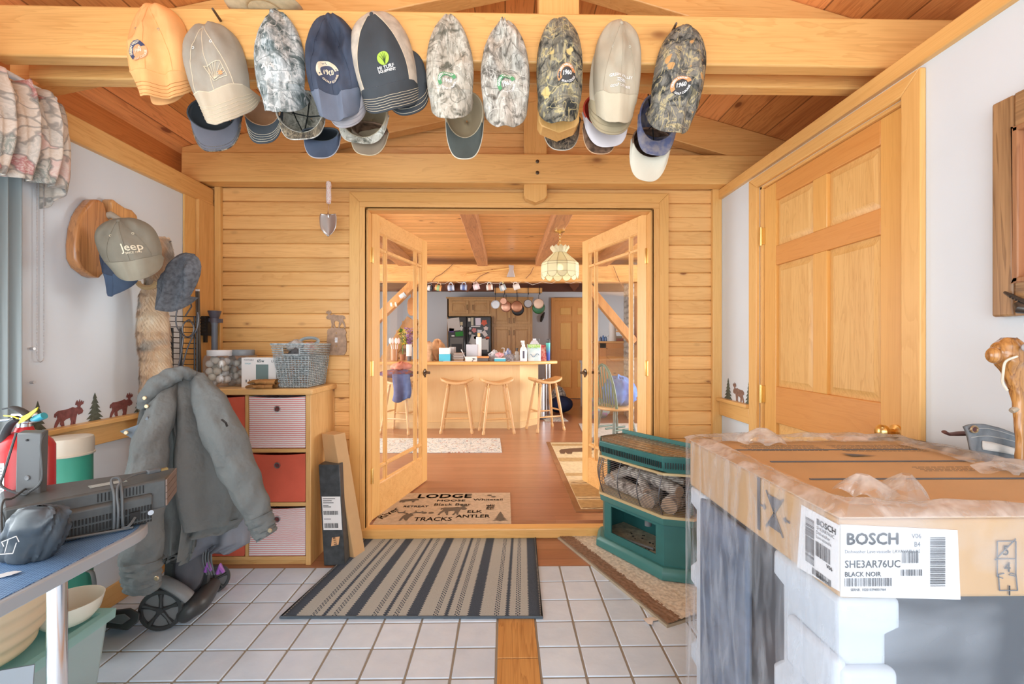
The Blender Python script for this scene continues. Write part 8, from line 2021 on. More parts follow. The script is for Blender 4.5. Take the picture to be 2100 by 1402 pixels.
g = MB(); g.ring([[zz_(p,z2) for p in (b1 + V * .004,b2 + V * .004,b3,b4)],[zz_(p,z0 + .045) for p in (b1,b2,b3,b4)],[zz_(p,z0 + .052) for p in (b1 + V * .008,b2 + V * .008,b3,b4)]]); g.build('lower_case',VG,VC,world=True,bevel=.004)
L_ = (a2 - a1).length
M_SLOT = mat('vent_black',(.008,.009,.01),.7)
g = MB()
n = 30
for k in range(n):
    p = b1 + (b2 - b1) * ((k + .6) / (n + .2)) - V * .0008
    g.bar(zz_(p,z2 + .012),zz_(p,z2 + .030),.0030,.003,up=U); g.bar(zz_(p,z2 + .036),zz_(p,z2 + .050),.0030,.003,up=U)
    if k % 1 == 0: g.bar(zz_(p,z2 + .002),zz_(p,z2 + .007),.0030,.003,up=U)
for k in range(14):
    p = a1 + (a2 - a1) * (.53 + .30 * k / 13) - V * .0006; g.bar(zz_(p,z0 + .056),zz_(p,z0 + .078),.0030,.002,up=U)
g.build('vent_slots',M_SLOT,VC,world=True,kind='stuff')
nE = (a3 - a2); 
g = MB(); e2,e3 = a2 + U * .0015,a3 + U * .0015
for k in range(4):
    za = z0 + .006 + k * .0195; g.ring([[zz_(e2,za),zz_(e3,za),zz_(e3 - U * .004,za),zz_(e2 - U * .004,za)],[zz_(e2,za + .018),zz_(e3,za + .018),zz_(e3 - U * .004,za + .018),zz_(e2 - U * .004,za + .018)]])
g.build('ribbed_end',VG2,VC,world=True)
g = MB(); c_ = a1 + (a3 - a1) * .52; q = lambda s,t: zz_(c_ + U * s + V * t,z1 + .0008); g.add([q(-.035,-.02),q(.045,-.02),q(.045,.015),q(-.035,.015)],[(0,1,2,3)]); g.build('rating_label',mat('pale_teal_label',(.32,.40,.40),.5),VC,world=True,smooth=0)
for k in range(4):
    g = MB(); g.add([q(-.030,-.016 + k * .008),q(.040,-.016 + k * .008),q(.040,-.0145 + k * .008),q(-.030,-.0145 + k * .008)],[(0,1,2,3)]); 
    for v in g.v: v.z += .0006
    g.build('label_line',M_PAPER,VC,world=True,smooth=0)
sp = b1 + (b2 - b1) * .965 - V * .002; g = MB(); g.cyl(zz_(sp,z2 + .03),zz_(sp - V * .010,z2 + .03),.007,n=14); g.build('coax_socket',M_STEEL,VC,world=True)
sp = b1 + (b2 - b1) * .80 - V * .001; g = MB(); g.obox(zz_(sp - V * .003,z2 + .03),(.022,.006,.02),(0,0,math.atan2(U.y,U.x))); g.build('power_socket',M_SLOT,VC,world=True)
for k in (0,1):
    sp = b1 - U * .0 + U * .004 - V * .002; g = MB(); g.cyl(zz_(sp,z2 + .012 + k * .014),zz_(sp - V * .010,z2 + .012 + k * .014),.0055,n=12); g.build('audio_jack',M_STEEL,VC,world=True)
# cord
cp = b1 + (b2 - b1) * .58 - V * .008; cq = b1 + (b2 - b1) * .66 - V * .010
def spl(P3,k_=6):
    sm = []
    for i in range(len(P3) - 1):
        for k in range(k_):
            t = k / k_; a,b,c_,d = P3[max(i - 1,0)],P3[i],P3[i + 1],P3[min(i + 2,len(P3) - 1)]; sm.append(.5 * ((2 * b) + (c_ - a) * t + (2 * a - 5 * b + 4 * c_ - d) * t * t + (3 * b - a - 3 * c_ + d) * t ** 3))
    return sm + [P3[-1]]
CORD = mat('grey_cord',(.10,.115,.125),.45)
g = MB(); g.tube(spl([zz_(cp,z2 + .008),zz_(cp - V * .006,z0 + .02),zz_(cp,z1 - .01),zz_(cp + V * .03,z1 + .022),zz_(cq + V * .03,z1 + .022),zz_(cq,z1 - .015),zz_(cq - V * .006,z0 + .01),zz_(cq + U * .004,z2 + .006),zz_(cp + U * .03 - V * .012,z2 + .004),zz_(sp,z2 + .012)]),.0035,6)
g.tube(spl([zz_(cp + U * .008,z2 + .006),zz_(cp + U * .008 - V * .008,z0 + .03),zz_(cp + U * .010 + V * .01,z1 + .006),zz_(cp + U * .05 + V * .05,z1 + .020),zz_(cp + U * .085 + V * .07,z1 + .018)]),.0035,6)
sp = b1 + (b2 - b1) * .80 - V * .008
g.tube(spl([zz_(cq,z2 + .006),zz_(cq + U * .012 - V * .012,z2 + .010),zz_(sp,z2 + .026)]),.0035,6); g.build('power_cord',CORD,VC,world=True)
g = MB(); p = zz_(cp + U * .09 + V * .073,z1 + .017); g.obox(p + U * .012,(.036,.018,.014),(0,0,math.atan2(U.y,U.x) + .2)); pl_ = g.build('cord_plug',CORD,VC,world=True,bevel=.004)
g = MB()
for dz in (-.004,.004): g.obox(p + U * .038 + V * dz * 1.2,(.018,.002,.006),(0,0,math.atan2(U.y,U.x) + .2))
g.build('plug_prongs',M_BRASS,pl_,world=True)
g = MB(); g.tube(spl([zz_(a1 + U * .02,TZ + .01),zz_(a1 - V * .02 + U * .0,TZ + .05),zz_(a1 + V * .02 + U * -.0,z1 + .01),zz_(a1 + V * .05 + U * .02,z1 + .012),zz_(a4 + U * .06,z1 + .01),zz_(a4 + V * .02 + U * .05,z1 + .02)]),.0028,6); g.build('thin_cable',M_BLACKP,VC,world=True)

# pouch
NYL = mat('black_nylon',(.05,.065,.08),.32)
pc = PZ(62,1110,TZ); 
t = thing('drawstring_pouch','shiny black nylon drawstring pouch on the table, front left','pouch',(PZ(44,1158,TZ).x,PZ(62,1158,TZ).y + .03,TZ))
c0 = Vector((t.location.x,t.location.y,TZ))
def pou(a,b):
    th = 2 * PI * a; ph = PI * (b * .98 + .01); q = 1 + .34 * (fbm(2.2 * math.cos(th) + 4,2.2 * math.sin(th) + b * 3.4,6) - .5) * 2 + .16 * (fbm(6 * math.cos(th) + 9,6 * math.sin(th) + b * 9,3) - .5) + .04 * math.sin(th * 9 + b * 12)
    x = .064 * q * sgnp(math.sin(ph),.42) * sgnp(math.cos(th),.6); y = .036 * q * sgnp(math.sin(ph),.6) * math.sin(th); z = .058 + .062 * math.cos(ph) * (1 + .1 * q)
    return c0 + Vector((x + .016 * (z - .05) / .06,y,max(z,.001)))
g = MB(); g.grid(pou,48,26,wrap=True); g.build('pouch_body',NYL,t,world=True,smooth=70)
g = MB(); ft = lambda x,z: c0 + Vector((x + .022,-.050 - .0 * x,z)); 
for P in (((-.045,.062),(-.012,.075),(-.006,.062)),((-.045,.062),(-.040,.052)),((-.030,.068),(-.038,.038)),((-.050,.034),(-.020,.036)),((-.020,.036),(-.012,.060))): g.tube([ft(*p) for p in P],.0010,4)
g.build('printed_logo',T_WHITE,t,world=True)
g = MB(); g.sphere(c0 + Vector((-.058,-.03,.055)),.007,10,6); g.tube([c0 + Vector((-.06,-.03,.05)),c0 + Vector((-.062,-.035,.02)),c0 + Vector((-.055,-.04,.004))],.002,5); g.build('drawcord_toggle',M_BLACKP,t,world=True)
g = MB(); p = PZ(12,1178,TZ + .001); g.poly([(-.03,-.012),(0,-.016),(.022,-.008),(.026,.008),(.008,.010),(-.02,.014)],lambda a,b,d: p + Vector((a,b,d + .004 * math.sin(a * 90))),0,.001); tag(g.build('wrapper',mat('clear_white_wrapper',(.70,.72,.74),.3)),'small crinkled clear wrapper on the table in front of the black pouch','wrapper')

# fire extinguisher with black bracket box
ex_ = thing('fire_extinguisher','red fire extinguisher with black lever and yellow pin at the far left','extinguisher',(-1.42,1.33,TZ))
EX,EY = PY(50,950,1.34).x,1.34; REDM = mat('extinguisher_red',(.55,.025,.03),.25)
g = MB(); r = .066; g.lathe([(.001,TZ + .001),(r,TZ + .001),(r,1.0 - .05),(r * .9,.985 - .02),(r * .6,.99),(.022,.998),(.018,1.01),(.001,1.01)],(EX,EY,0),30); g.build('cylinder',REDM,ex_,world=True)
g = MB(); g.grid(lambda a,b: Vector((EX + (r + .001) * math.sin(-.80 + 1.0 * a),EY - (r + .001) * math.cos(-.80 + 1.0 * a),TZ + .04 + .14 * b)),14,4); lbx = g.build('instruction_label',M_PAPER,ex_,world=True)
g = MB()
for k in range(14): g.tube([Vector((EX + (r + .002) * math.sin(-.75 + .88 * a / 8),EY - (r + .002) * math.cos(-.75 + .88 * a / 8),TZ + .05 + .009 * k)) for a in range(9)],.0009,4)
g.build('printed_lines',mat('grey_print',(.12,.13,.15),.7),lbx,world=True,kind='stuff')
def ey(u,v,Y=1.30): return PY(u,v,Y)
g = MB(); g.cyl((EX,EY,1.0),(EX,EY,1.03),.016,n=14); g.obox((EX,EY,1.035),(.05,.03,.03)); g.build('valve',M_STEEL,ex_,world=True,bevel=.003)
g = MB(); g.tube(spl([ey(6,838),ey(26,836),ey(44,842),ey(58,852),ey(64,864)]),[.004] * 6 + [.012] * 13 + [.006] * 6,8,flat=.5); g.build('lever',M_BLACKP,ex_,world=True)
g = MB(); g.tube(spl([ey(2,862),ey(20,860),ey(40,858),ey(56,862)]),.006,8,flat=.6); g.build('carry_handle',M_STEEL,ex_,world=True)
g = MB(); g.tube([ey(66,860),ey(78,857),ey(91,852)],[.006,.011,.010],12); g.build('nozzle_cap',mat('teal_cap',(.03,.33,.42),.3),ex_,world=True)
g = MB(); g.poly([(-.022,-.020),(-.010,.002),(.004,.008),(.034,.028),(.030,.018),(.010,-.002),(-.004,-.012)],lambda a,b,d: ey(52,855,1.285) + Vector((a,d,b)),0,.003); g.tube(spl([ey(8,852,1.29),ey(24,853,1.28),ey(38,858,1.28)]),.002,5); g.build('yellow_seal',mat('yellow_plastic',(.80,.66,.03),.4),ex_,world=True)
g = MB(); g.tube(spl([ey(36,858),ey(22,868),ey(10,890),ey(6,915),ey(8,938)]),[.012] * 25,10,flat=.8); g.build('hose',M_BLACKP,ex_,world=True)
bb = thing('wall_bracket_box','dark grey plastic box with two screw holes strapped before the fire extinguisher','box',(-1.25,1.22,TZ))
a,b = PY(34,888,1.225),PY(86,888,1.225); g = MB(); zt_ = a.z; w = b.x - a.x
g.ring([[(a.x + .004,1.215,TZ),(b.x,1.215,TZ),(b.x,1.236,TZ),(a.x + .004,1.236,TZ)],[(a.x,1.225,zt_),(b.x - .002,1.225,zt_),(b.x - .002,1.246,zt_ + .006),(a.x,1.246,zt_ + .006)]]); g.build('box_body',mat('graphite_plastic',(.085,.088,.09),.45),bb,world=True,bevel=.003)
for f in (.10,.90):
    g = MB(); p = Vector(((a.x + b.x) / 2 - .004,1.2245 - .009 * f,zt_ - (zt_ - TZ - .09) * f)); g.cyl(p,p + Vector((0,-.0016,0)),.003,n=10); g.build('screw_hole',M_SLOT,bb,world=True)
g = MB(); p = Vector(((a.x + b.x) / 2,1.2195,TZ + .155)); g.lathe([(.001,-.0012),(.006,-.002),(.007,0)],p,14,axis='Y'); g.build('round_dimple',M_GREYP,bb,world=True)
g = MB(); g.tube(spl([Vector((a.x - .006,1.23,zt_)),Vector((a.x - .016,1.21,zt_ - .1)),Vector((a.x - .012,1.20,TZ + .14)),Vector((a.x + .04,1.20,TZ + .118)),Vector((b.x - .005,1.20,TZ + .125)),Vector((b.x + .015,1.21,TZ + .155)),Vector((b.x + .002,1.22,zt_ - .03)),Vector((b.x - .004,1.24,zt_))]),.0028,6); g.build('strap_wire',M_BLACKP,bb,world=True)

# green and cream thermos
TH = Vector((-1.735,1.80,0)); tx = PY(139,900,1.80).x
t = thing('thermos_jug','tall green drinks jug with a cream lid standing behind the table','jug',(tx,1.80,.0))
zl = PY(0,903,1.74).z; zb = PY(0,940,1.74).z; r = .0785
g = MB(); g.lathe([(.001,0),(r * .95,0),(r * .95,zb + .01),(.001,zb + .01)],n=36); g.build('jug_body',mat('sea_green',(.065,.42,.30),.35),t)
g = MB(); g.lathe([(r * 1.04,zb),(r * 1.05,zb + .006),(r * 1.0,zb + .008),(r * 1.0,zl - .01),(r * .96,zl),(.001,zl + .004)],n=36); g.build('jug_lid',mat('cream_plastic',(.76,.72,.60),.35),t)
g = MB(); hx = r * .95; g.tube(spl([Vector((hx,-.0,.36)),Vector((hx + .03,-.01,.355)),Vector((hx + .038,-.01,.30)),Vector((hx + .02,-.0,.25)),Vector((hx,0,.245))]),.008,8,flat=.5); g.build('strap_handle',mat('grey_strap',(.22,.25,.26),.5),t)

# storage bin under the table with basket on it
BIN = glass_mat('frosted_bin',(.85,.93,.92),.3,.2,milky=.50,milk=(.74,.80,.80)); LIDM = glass_mat('aqua_lid',(.6,.85,.8),.3,.2,milky=.65,milk=(.50,.72,.68))
bn = thing('storage_bin','frosted plastic storage bin with an aqua rim under the table','bin',(-1.55,1.3,0))
def bin_ring(z,k): return [(-1.79 + k,1.02 + k,z),(-1.315 - k,1.02 + k,z),(-1.315 - k,1.53 - k,z),(-1.79 + k,1.53 - k,z)]
g = MB(); g.ring([bin_ring(.004,.035),bin_ring(.33,.006),bin_ring(.345,.0)],cap=False); g.add(bin_ring(.004,.035),[(0,1,2,3)]); g.build('bin_wall',BIN,bn,world=True,bevel=.015,solid=.003)
g = MB(); g.ring([bin_ring(.335,-.006),bin_ring(.365,-.008),bin_ring(.365,.02),bin_ring(.350,.02)],cap=False); g.ring([bin_ring(.345,.01),bin_ring(.350,.01)]); g.build('bin_lid',LIDM,bn,world=True,bevel=.004)
for i,(x0,x1,y0,y1,z0,z1,c) in enumerate(((-1.74,-1.36,1.08,1.47,.008,.06,(.62,.62,.62)),(-1.73,-1.40,1.10,1.44,.062,.12,(.50,.40,.32)),(-1.74,-1.37,1.09,1.45,.122,.15,(.30,.34,.36)),(-1.74,-1.42,1.12,1.42,.152,.22,(.66,.64,.60)))):
    g = MB(); g.box(x0,x1,y0,y1,z0,z1); tag(g.build('folder_stack',mat('folder_%d' % i,c,.7),bevel=.003),['pale grey folder at the bottom','brown folder second from the bottom','slate folder third from the bottom','cream folder on top'][i] + ' of the pile inside the frosted bin','folder','folders in the frosted bin')
hb_ = thing('woven_hamper','cream ribbed oval basket on the frosted bin under the table','basket',(-1.54,1.28,.366))
g = MB()
def ham(a,b):
    th = 2 * PI * a; r_ = .15 + .065 * math.sin(b * PI / 2); rip = .004 * math.sin(b * PI * 9); return Vector((-1.54 + (r_ * 1.05 + rip) * math.cos(th),1.28 + (r_ + rip) * math.sin(th),.368 + .21 * b + .012 * math.sin(th * 2) * b))
g.grid(ham,44,46,wrap=True); g.build('ribbed_wall',mat('cream_ribbed',(.74,.58,.38),.55),hb_,world=True,smooth=60,solid=.004)
g = MB(); g.tube([ham(i / 44,1) for i in range(44)],.008,8,closed=True); g.build('hamper_rim',mat('cream_plastic',(.76,.72,.60),.35),hb_,world=True)
g = MB(); g.add([ham(i / 44,.02) for i in range(44)],[tuple(range(44))]); g.build('hamper_base',mat('cream_ribbed',(.74,.58,.38),.55),hb_,world=True)
g = MB(); g.lathe([(.06,.368),(.078,.39),(.088,.43),(.091,.43),(.080,.388),(.062,.366)],(-1.405,1.47,0),30,cap=False); g.lathe([(.001,.368),(.062,.368),(.062,.372),(.001,.372)],(-1.405,1.47,0),24); tag(g.build('plastic_bowl',mat('cream_plastic',(.76,.72,.60),.35),smooth=60),'cream plastic bowl on the aqua bin lid behind the ribbed basket','bowl')
t = thing('mesh_wastebasket','white wire mesh round basket on the floor under the table, bottom left','basket',(-1.17,.98,0))
g = MB(); WM = mat('white_wire_mesh',(.68,.70,.70),.4)
def mb_(a,z): th = a; r_ = .085 + .045 * math.sin(min(1,z / .26) * PI * .85); return Vector((-1.17 + r_ * math.cos(th),.98 + r_ * math.sin(th),.005 + z))
for s_ in (1,-1):
    for k in range(54): g.tube([mb_(2 * PI * k / 54 + s_ * z * 6,z) for z in [.26 * i / 12 for i in range(13)]],.0011,3)
g.build('mesh_wall',WM,t,world=True,kind='stuff')
g = MB(); g.tube([mb_(2 * PI * k / 36,.26) for k in range(36)],.004,6,closed=True); g.tube([mb_(2 * PI * k / 36,.0) for k in range(36)],.004,6,closed=True); g.build('mesh_rim',WM,t,world=True)

# ------------------------------------------------------------------ jacket thrown over the folded cart
JY = 2.05
JM = mat('grey_jacket_cloth',(.138,.148,.146),.78,noise=.07,nscale=7,bump=1.0,bscale=16); JL = mat('jacket_lining',(.20,.205,.235),.6,noise=.06,nscale=6)
for n__ in JM.node_tree.nodes:
    if n__.type == 'BUMP': n__.inputs['Distance'].default_value = .03; n__.inputs['Strength'].default_value = .55
jk = thing('jacket','large grey hooded work jacket draped over the folded cart beside the pine unit','jacket',PY(400,1130,JY))
def jl(rows,Y=JY,dep=.5,n=64,fold=.010,kf=9,seed=0,lean=0.0,vdrop=None):
    """rows: (v, uL, uR) silhouettes at distance Y -> list of rings"""
    P = []
    for i in range(len(rows) - 1):
        for k in range(5):
            f = k / 5; a,b = rows[i],rows[i + 1]; P.append(tuple(a[j] + (b[j] - a[j]) * f for j in range(3)))
    P.append(rows[-1]); rings = []
    for i,(v,ul,ur) in enumerate(P):
        A,B = PY(ul,v,Y),PY(ur,v,Y); c_ = (A + B) / 2; w = (B - A).length / 2; t = i / (len(P) - 1); rg = []
        for k in range(n):
            q = 2 * PI * k / n; fo = 1.7 * fold * (.25 + t) * (math.sin(kf * q + seed + 1.4 * vn(t * 2,q,seed)) + .8 * math.sin(kf * 1.7 * q + 2 + seed + t * 1.5)) + fold * 2.2 * (fbm(q * 2.6,t * 2.0,seed) - .5)
            d = dep * w * (1 + .0 * t); rr_ = Vector((math.cos(q) * (w + fo * .35),math.sin(q) * (d + fo * 1.8) + lean * t,0))
            rg.append(c_ + rr_ + Vector((0,0,.012 * math.sin(3 * q + seed) * t)))
        rings.append(rg)
    return rings
# main body (back panel towards the camera)
g = MB(); g.ring(jl([(757,362,392),(765,345,412),(800,322,448),(840,312,470),(880,306,490),(930,300,505),(985,302,512),(1035,320,508),(1062,340,500)],dep=.60,fold=.012,kf=5,seed=1),cap=True); g.build('body_panel',JM,jk,world=True,smooth=70)
g = MB(); g.ring(jl([(1060,342,498),(1066,344,496),(1078,350,488),(1082,352,486)],dep=.56,fold=.010,kf=5,seed=1)); g.build('hem_band',JM,jk,world=True,smooth=70)
# lining flap hanging lower
g = MB(); g.ring(jl([(1040,350,512),(1080,345,514),(1110,352,512),(1132,362,470)],Y=JY + .05,dep=.30,fold=.010,kf=5,seed=4)); g.build('inner_lining',JL,jk,world=True,smooth=70)
# near front panel hanging left, folded over
g = MB(); g.ring(jl([(800,300,352),(850,288,372),(900,280,392),(960,274,405),(1020,290,408),(1070,318,408),(1100,330,400),(1136,338,392)],Y=JY - .10,dep=.30,fold=.010,kf=6,seed=6)); g.build('front_panel',JM,jk,world=True,smooth=70)
g = MB(); g.ring(jl([(1134,336,394),(1140,338,392),(1148,340,388)],Y=JY - .10,dep=.30,fold=.006,kf=6,seed=6)); g.build('hem_band',JM,jk,world=True,smooth=70)
def sleeve(pts,Y0,name='sleeve',seed=0,n=40,m=JM):
    rings = []; P = []
    for i in range(len(pts) - 1):
        for k in range(6): f = k / 6; P.append([pts[i][j] + (pts[i + 1][j] - pts[i][j]) * f for j in range(4)])
    P.append(list(pts[-1])); C_ = [PY(u,v,y) for u,v,r_,y in P]
    for i in range(len(P)):
        t_ = (C_[min(i + 1,len(P) - 1)] - C_[max(i - 1,0)]).normalized(); s_ = t_.cross(Vector((0,1,0))).normalized(); w_ = s_.cross(t_).normalized(); r_ = P[i][2] * P[i][3] / FPX; f = i / (len(P) - 1)
        rings.append([C_[i] + s_ * math.cos(q) * r_ * (1 + .07 * math.sin(9 * f * PI + math.cos(q) * 2) + .12 * (fbm(q * 3,f * 12,seed + 5) - .5)) + w_ * math.sin(q) * r_ * .72 * (1 + .45 * (fbm(q * 2,f * 9,seed) - .5) + .11 * math.sin(f * 34 + q * 2 + seed)) for q in [2 * PI * k / n for k in range(n)]])
    g = MB(); g.ring(rings); return g.build(name,m,jk,world=True,smooth=70)
sleeve([(404,775,16,JY - .04),(430,830,34,JY - .10),(462,900,40,JY - .14),(492,970,36,JY - .16),(515,1020,31,JY - .17),(532,1060,27,JY - .17)],JY,seed=2)
cfr = sleeve([(530,1056,28,JY - .17),(540,1084,25,JY - .17),(548,1098,22,JY - .17)],JY,'cuff',seed=3)
sleeve([(352,782,12,JY - .08),(334,830,26,JY - .15),(310,900,34,JY - .22),(298,970,38,JY - .25),(292,1040,40,JY - .27),(290,1100,40,JY - .28),(290,1150,38,JY - .28)],JY,seed=5)
cfl = sleeve([(290,1146,38,JY - .28),(290,1180,36,JY - .28),(292,1206,33,JY - .27)],JY,'cuff',seed=6)
# hood and collar with snaps
sleeve([(395,770,12,JY - .06),(372,764,15,JY - .10),(345,774,18,JY - .12),(318,792,18,JY - .14),(298,818,15,JY - .15),(290,838,9,JY - .15)],JY,'collar',seed=8)
g = MB(); g.poly([(290,868),(303,852),(316,905),(300,918),(276,902),(245,884)],lambda a,b,d: PY(a,b,JY - .22 + d),0,.012); g.build('storm_flap',fabric('blue_grey_flap',(.19,.23,.27),vs=8),jk,world=True,bevel=.004)
for u,v,y in ((296,816,JY - .19),(258,887,JY - .235),(320,1186,JY - .335),(553,1088,JY - .215),(300,833,JY - .2)):
    p = PY(u,v,y); g = MB(); g.lathe([(.001,-.0012),(.007,-.0012),(.009,.001),(.009,.003),(.001,.003)],p,16,axis='Y'); g.build('snap',mat('antique_brass',(.50,.40,.26),.35,.8),jk,world=True)
for (u0,v0,u1,v1,y) in ((455,860,466,874,JY - .26),):
    g = MB(); g.tube([PY(u0,v0,y),PY((u0 + u1) / 2 + 3,(v0 + v1) / 2,y - .004),PY(u1,v1,y)],.006,6,flat=.5); g.build('zip_tab',M_BLACKM,jk,world=True)

# ------------------------------------------------------------------ folded three wheeled cart
CB = mat('cart_black',(.045,.048,.05),.4); CG = mat('cart_grey',(.20,.205,.21),.4); PURP = mat('purple_clip',(.30,.09,.42),.35)
ct = thing('golf_push_cart','folded black and grey push cart with spoked wheels under the jacket','cart',(-1.5,2.0,0))
def wheel(c_,r_,w_,yaw,nm='wheel'):
    Rm = Euler((0,0,yaw)).to_matrix(); f = lambda v: Vector(c_) + Rm @ Vector(v)
    g = MB(); g.lathe([(r_ * .80,-w_ / 2),(r_ * .96,-w_ / 2),(r_,-w_ * .3),(r_,w_ * .3),(r_ * .96,w_ / 2),(r_ * .80,w_ / 2),(r_ * .80,-w_ / 2)],n=40,axis='Y',cap=False); g.v = [f(v) for v in g.v]; o = g.build(nm,CB,ct,world=True)
    g = MB(); g.lathe([(.001,-w_ * .15),(r_ * .80,-w_ * .15),(r_ * .80,w_ * .15),(.001,w_ * .15)],n=40,axis='Y'); g.v = [f(v) for v in g.v]; g.build('wheel_disc',CG,o,world=True)
    g = MB()
    for k in range(5):
        q = 2 * PI * k / 5 + .3; g.tube([(r_ * .12 * math.cos(q),-w_ * .3,r_ * .12 * math.sin(q)),(r_ * .5 * math.cos(q),-w_ * .3,r_ * .5 * math.sin(q)),(r_ * .8 * math.cos(q),-w_ * .3,r_ * .8 * math.sin(q))],[r_ * .10,r_ * .075,r_ * .13],8)
    g.lathe([(.001,-w_ * .6),(r_ * .16,-w_ * .6),(r_ * .18,0),(.001,0)],n=18,axis='Y'); g.v = [f(v) for v in g.v]; g.build('wheel_spokes',CB,o,world=True)
wp = PZ(333,1290,0.0); wheel((wp.x,wp.y,.0905),.090,.035,.15)
wq = PZ(440,1214,0.0); wheel((wq.x,wq.y,.068),.068,.03,.6)
g = MB(); pA = PY(392,1235,2.06); pB = PY(450,1190,2.25)
g.tube(spl([PY(372,1268,2.02),PY(392,1248,2.03),PY(415,1228,2.10),PY(440,1195,2.2)]),[.022,.028,.032,.034,.036,.038,.04,.042,.044,.045,.045,.045,.044,.042,.04,.036,.034,.03,.028],12); g.build('fork_body',CB,ct,world=True)
g = MB(); g.tube(spl([PY(330,1190,2.02),PY(352,1200,2.0),PY(372,1212,2.0),PY(388,1225,2.01)]),.030,10,flat=.7); g.build('fender',CG,ct,world=True)
g = MB(); q = [PZ(206,1290,.02),PZ(250,1292,.02),PZ(285,1268,.02),PZ(262,1245,.04),PZ(215,1250,.04)]
pts = [(210,1286),(262,1292),(285,1274),(288,1256),(268,1246),(214,1252)]
g.ring([[PY(u,v,1.96 - (v - 1246) * .0008) for u,v in pts],[PY(u,v,2.05 - (v - 1246) * .0008) for u,v in pts]]); g.build('foot_plate',CB,ct,world=True,bevel=.006)
pts = [(222,1276),(250,1280),(268,1268),(256,1258),(224,1262)]
g = MB(); g.ring([[PY(u,v,1.925) for u,v in pts],[PY(u,v,1.935) for u,v in pts]]); g.build('foot_inset',mat('cart_mid_grey',(.12,.125,.13),.5),ct,world=True,bevel=.003)
g = MB(); g.tube([PY(285,1262,2.0),PY(300,1250,2.02),PY(333,1250,2.02)],.014,8); g.build('axle_arm',CB,ct,world=True)
g = MB(); g.bar(PY(345,1215,2.06),PY(385,800,2.12),.035,.025,up=(0,1,0)); g.build('handle_shaft',CB,ct,world=True)
g = MB(); g.tube([PY(352,790,2.1),PY(375,778,2.1),PY(400,795,2.1)],.014,8); g.build('handlebar',CB,ct,world=True)
g = MB(); g.bar(PY(420,1200,2.16),PY(428,1110,2.14),.03,.02,up=(0,1,0)); g.build('rear_strut',CB,ct,world=True)
for u,v in ((427,1166),(452,1170)):
    p = PY(u,v,2.10); g = MB(); g.tube([p + Vector((-.012,0,-.012)),p + Vector((.0,0,.022)),p + Vector((.014,0,-.008))],[.010,.013,.008],8); g.build('purple_clip',PURP,ct,world=True)
for du in (0,5,10,16): g = MB(); g.tube(spl([PY(418 + du,1125,2.10),PY(416 + du * 1.1,1150,2.09),PY(424 + du,1178,2.10)]),.0035,5); g.build('cable',CORD,ct,world=True)
# dark lining of the seat bag between jacket and wheel
cloth_blob('dark_bag','soft dark grey bag slumped on the cart behind the jacket\'s hem',PY(385,1150,2.14),(.085,.07,.16),fabric('dark_grey_soft',(.12,.12,.135),vs=8),'bag',seed=61,amp=.12)

# ------------------------------------------------------------------ right wall: framed cabinet, stick, denim, stag comb
fr_ = thing('wooden_wall_frame','large brown wooden frame on the right wall, cut off by the photo\'s right edge','frame',(XR,1.1,1.5))
WAL = W('Z','walnut')
y1_,y0_ = PX(2035,400,XR - .035).y,.72; zt_ = PX(2035,215,XR - .035).z; zb_ = PX(2037,650,XR - .035).z
x0_,x1_ = XR - .038,XR - .001; m_ = .054
def tr4(ya,yb,za,zb): return [(ya,za),(yb,za),(yb,zb),(ya,zb)]
for nm,pts,ax_ in (('frame_stile',[(y1_,zb_),(y1_,zt_),(y1_ - m_,zt_ - m_ * 0),(y1_ - m_,zb_)],'Z'),('frame_rail',[(y0_,zt_),(y1_ - m_,zt_),(y1_ - m_,zt_ - .09),(y0_,zt_ - .09)],'Y'),('frame_rail',[(y0_,zb_),(y1_ - m_,zb_),(y1_ - m_,zb_ + .09),(y0_,zb_ + .09)],'Y'),('frame_stile',[(y0_,zb_),(y0_,zt_),(y0_ - m_,zt_),(y0_ - m_,zb_)],'Z')):
    g = MB(); g.poly(pts,lambda a,b,d: Vector((x0_ + d,a,b)),0,.036); g.build(nm,W(ax_,'walnut'),fr_,world=True,bevel=.006)
g = MB(); yy = y1_ - m_ - .001; g.box(x0_ - .004,x0_ + .02,yy - .014,yy,zb_ + .09,zt_ - .09); g.box(x0_ - .004,x0_ + .02,y0_,yy,zb_ + .09,zb_ + .104); g.box(x0_ - .004,x0_ + .02,y0_,yy,zt_ - .104,zt_ - .09); g.build('inner_bead',W('Z','beamdark'),fr_,world=True,bevel=.003)
g = MB(); g.box(x0_ + .015,x0_ + .022,y0_,yy,zb_ + .09,zt_ - .09); g.build('peach_panel',mat('peach_map_paper',(.78,.46,.34),.6,noise=.08,nscale=12),fr_,world=True)
for k in range(4): g = MB(); z = zt_ - .13 - k * .12; g.tube([(x0_ + .0145,y0_,z),(x0_ + .0145,yy - .016,z - .01)],.0014,4); g.build('panel_line',M_INK,fr_,world=True)
t = thing('feather_hook','dark ribbed wing shaped ornament on the lower corner of the wooden frame','ornament',PX(2070,605,x0_))
g = MB()
for k in range(9): u = 2062 + k * 6; a,b = PX(u - 2,599 + k * 2.4,x0_ - .012),PX(u + 13,607 + k * 3.2,x0_ - .014); g.tube([a,b],[.0035,.006],6)
g.build('wing_ribs',mat('pewter_dark',(.10,.095,.09),.35,.7),t,world=True,kind='stuff')
g = MB(); g.tube([PX(2088,622,x0_ - .01),PX(2096,632,x0_ - .012),PX(2108,634,x0_ - .01)],[.010,.016,.012],10); g.build('body',mat('pewter_dark',(.10,.095,.09),.35,.7),t,world=True)
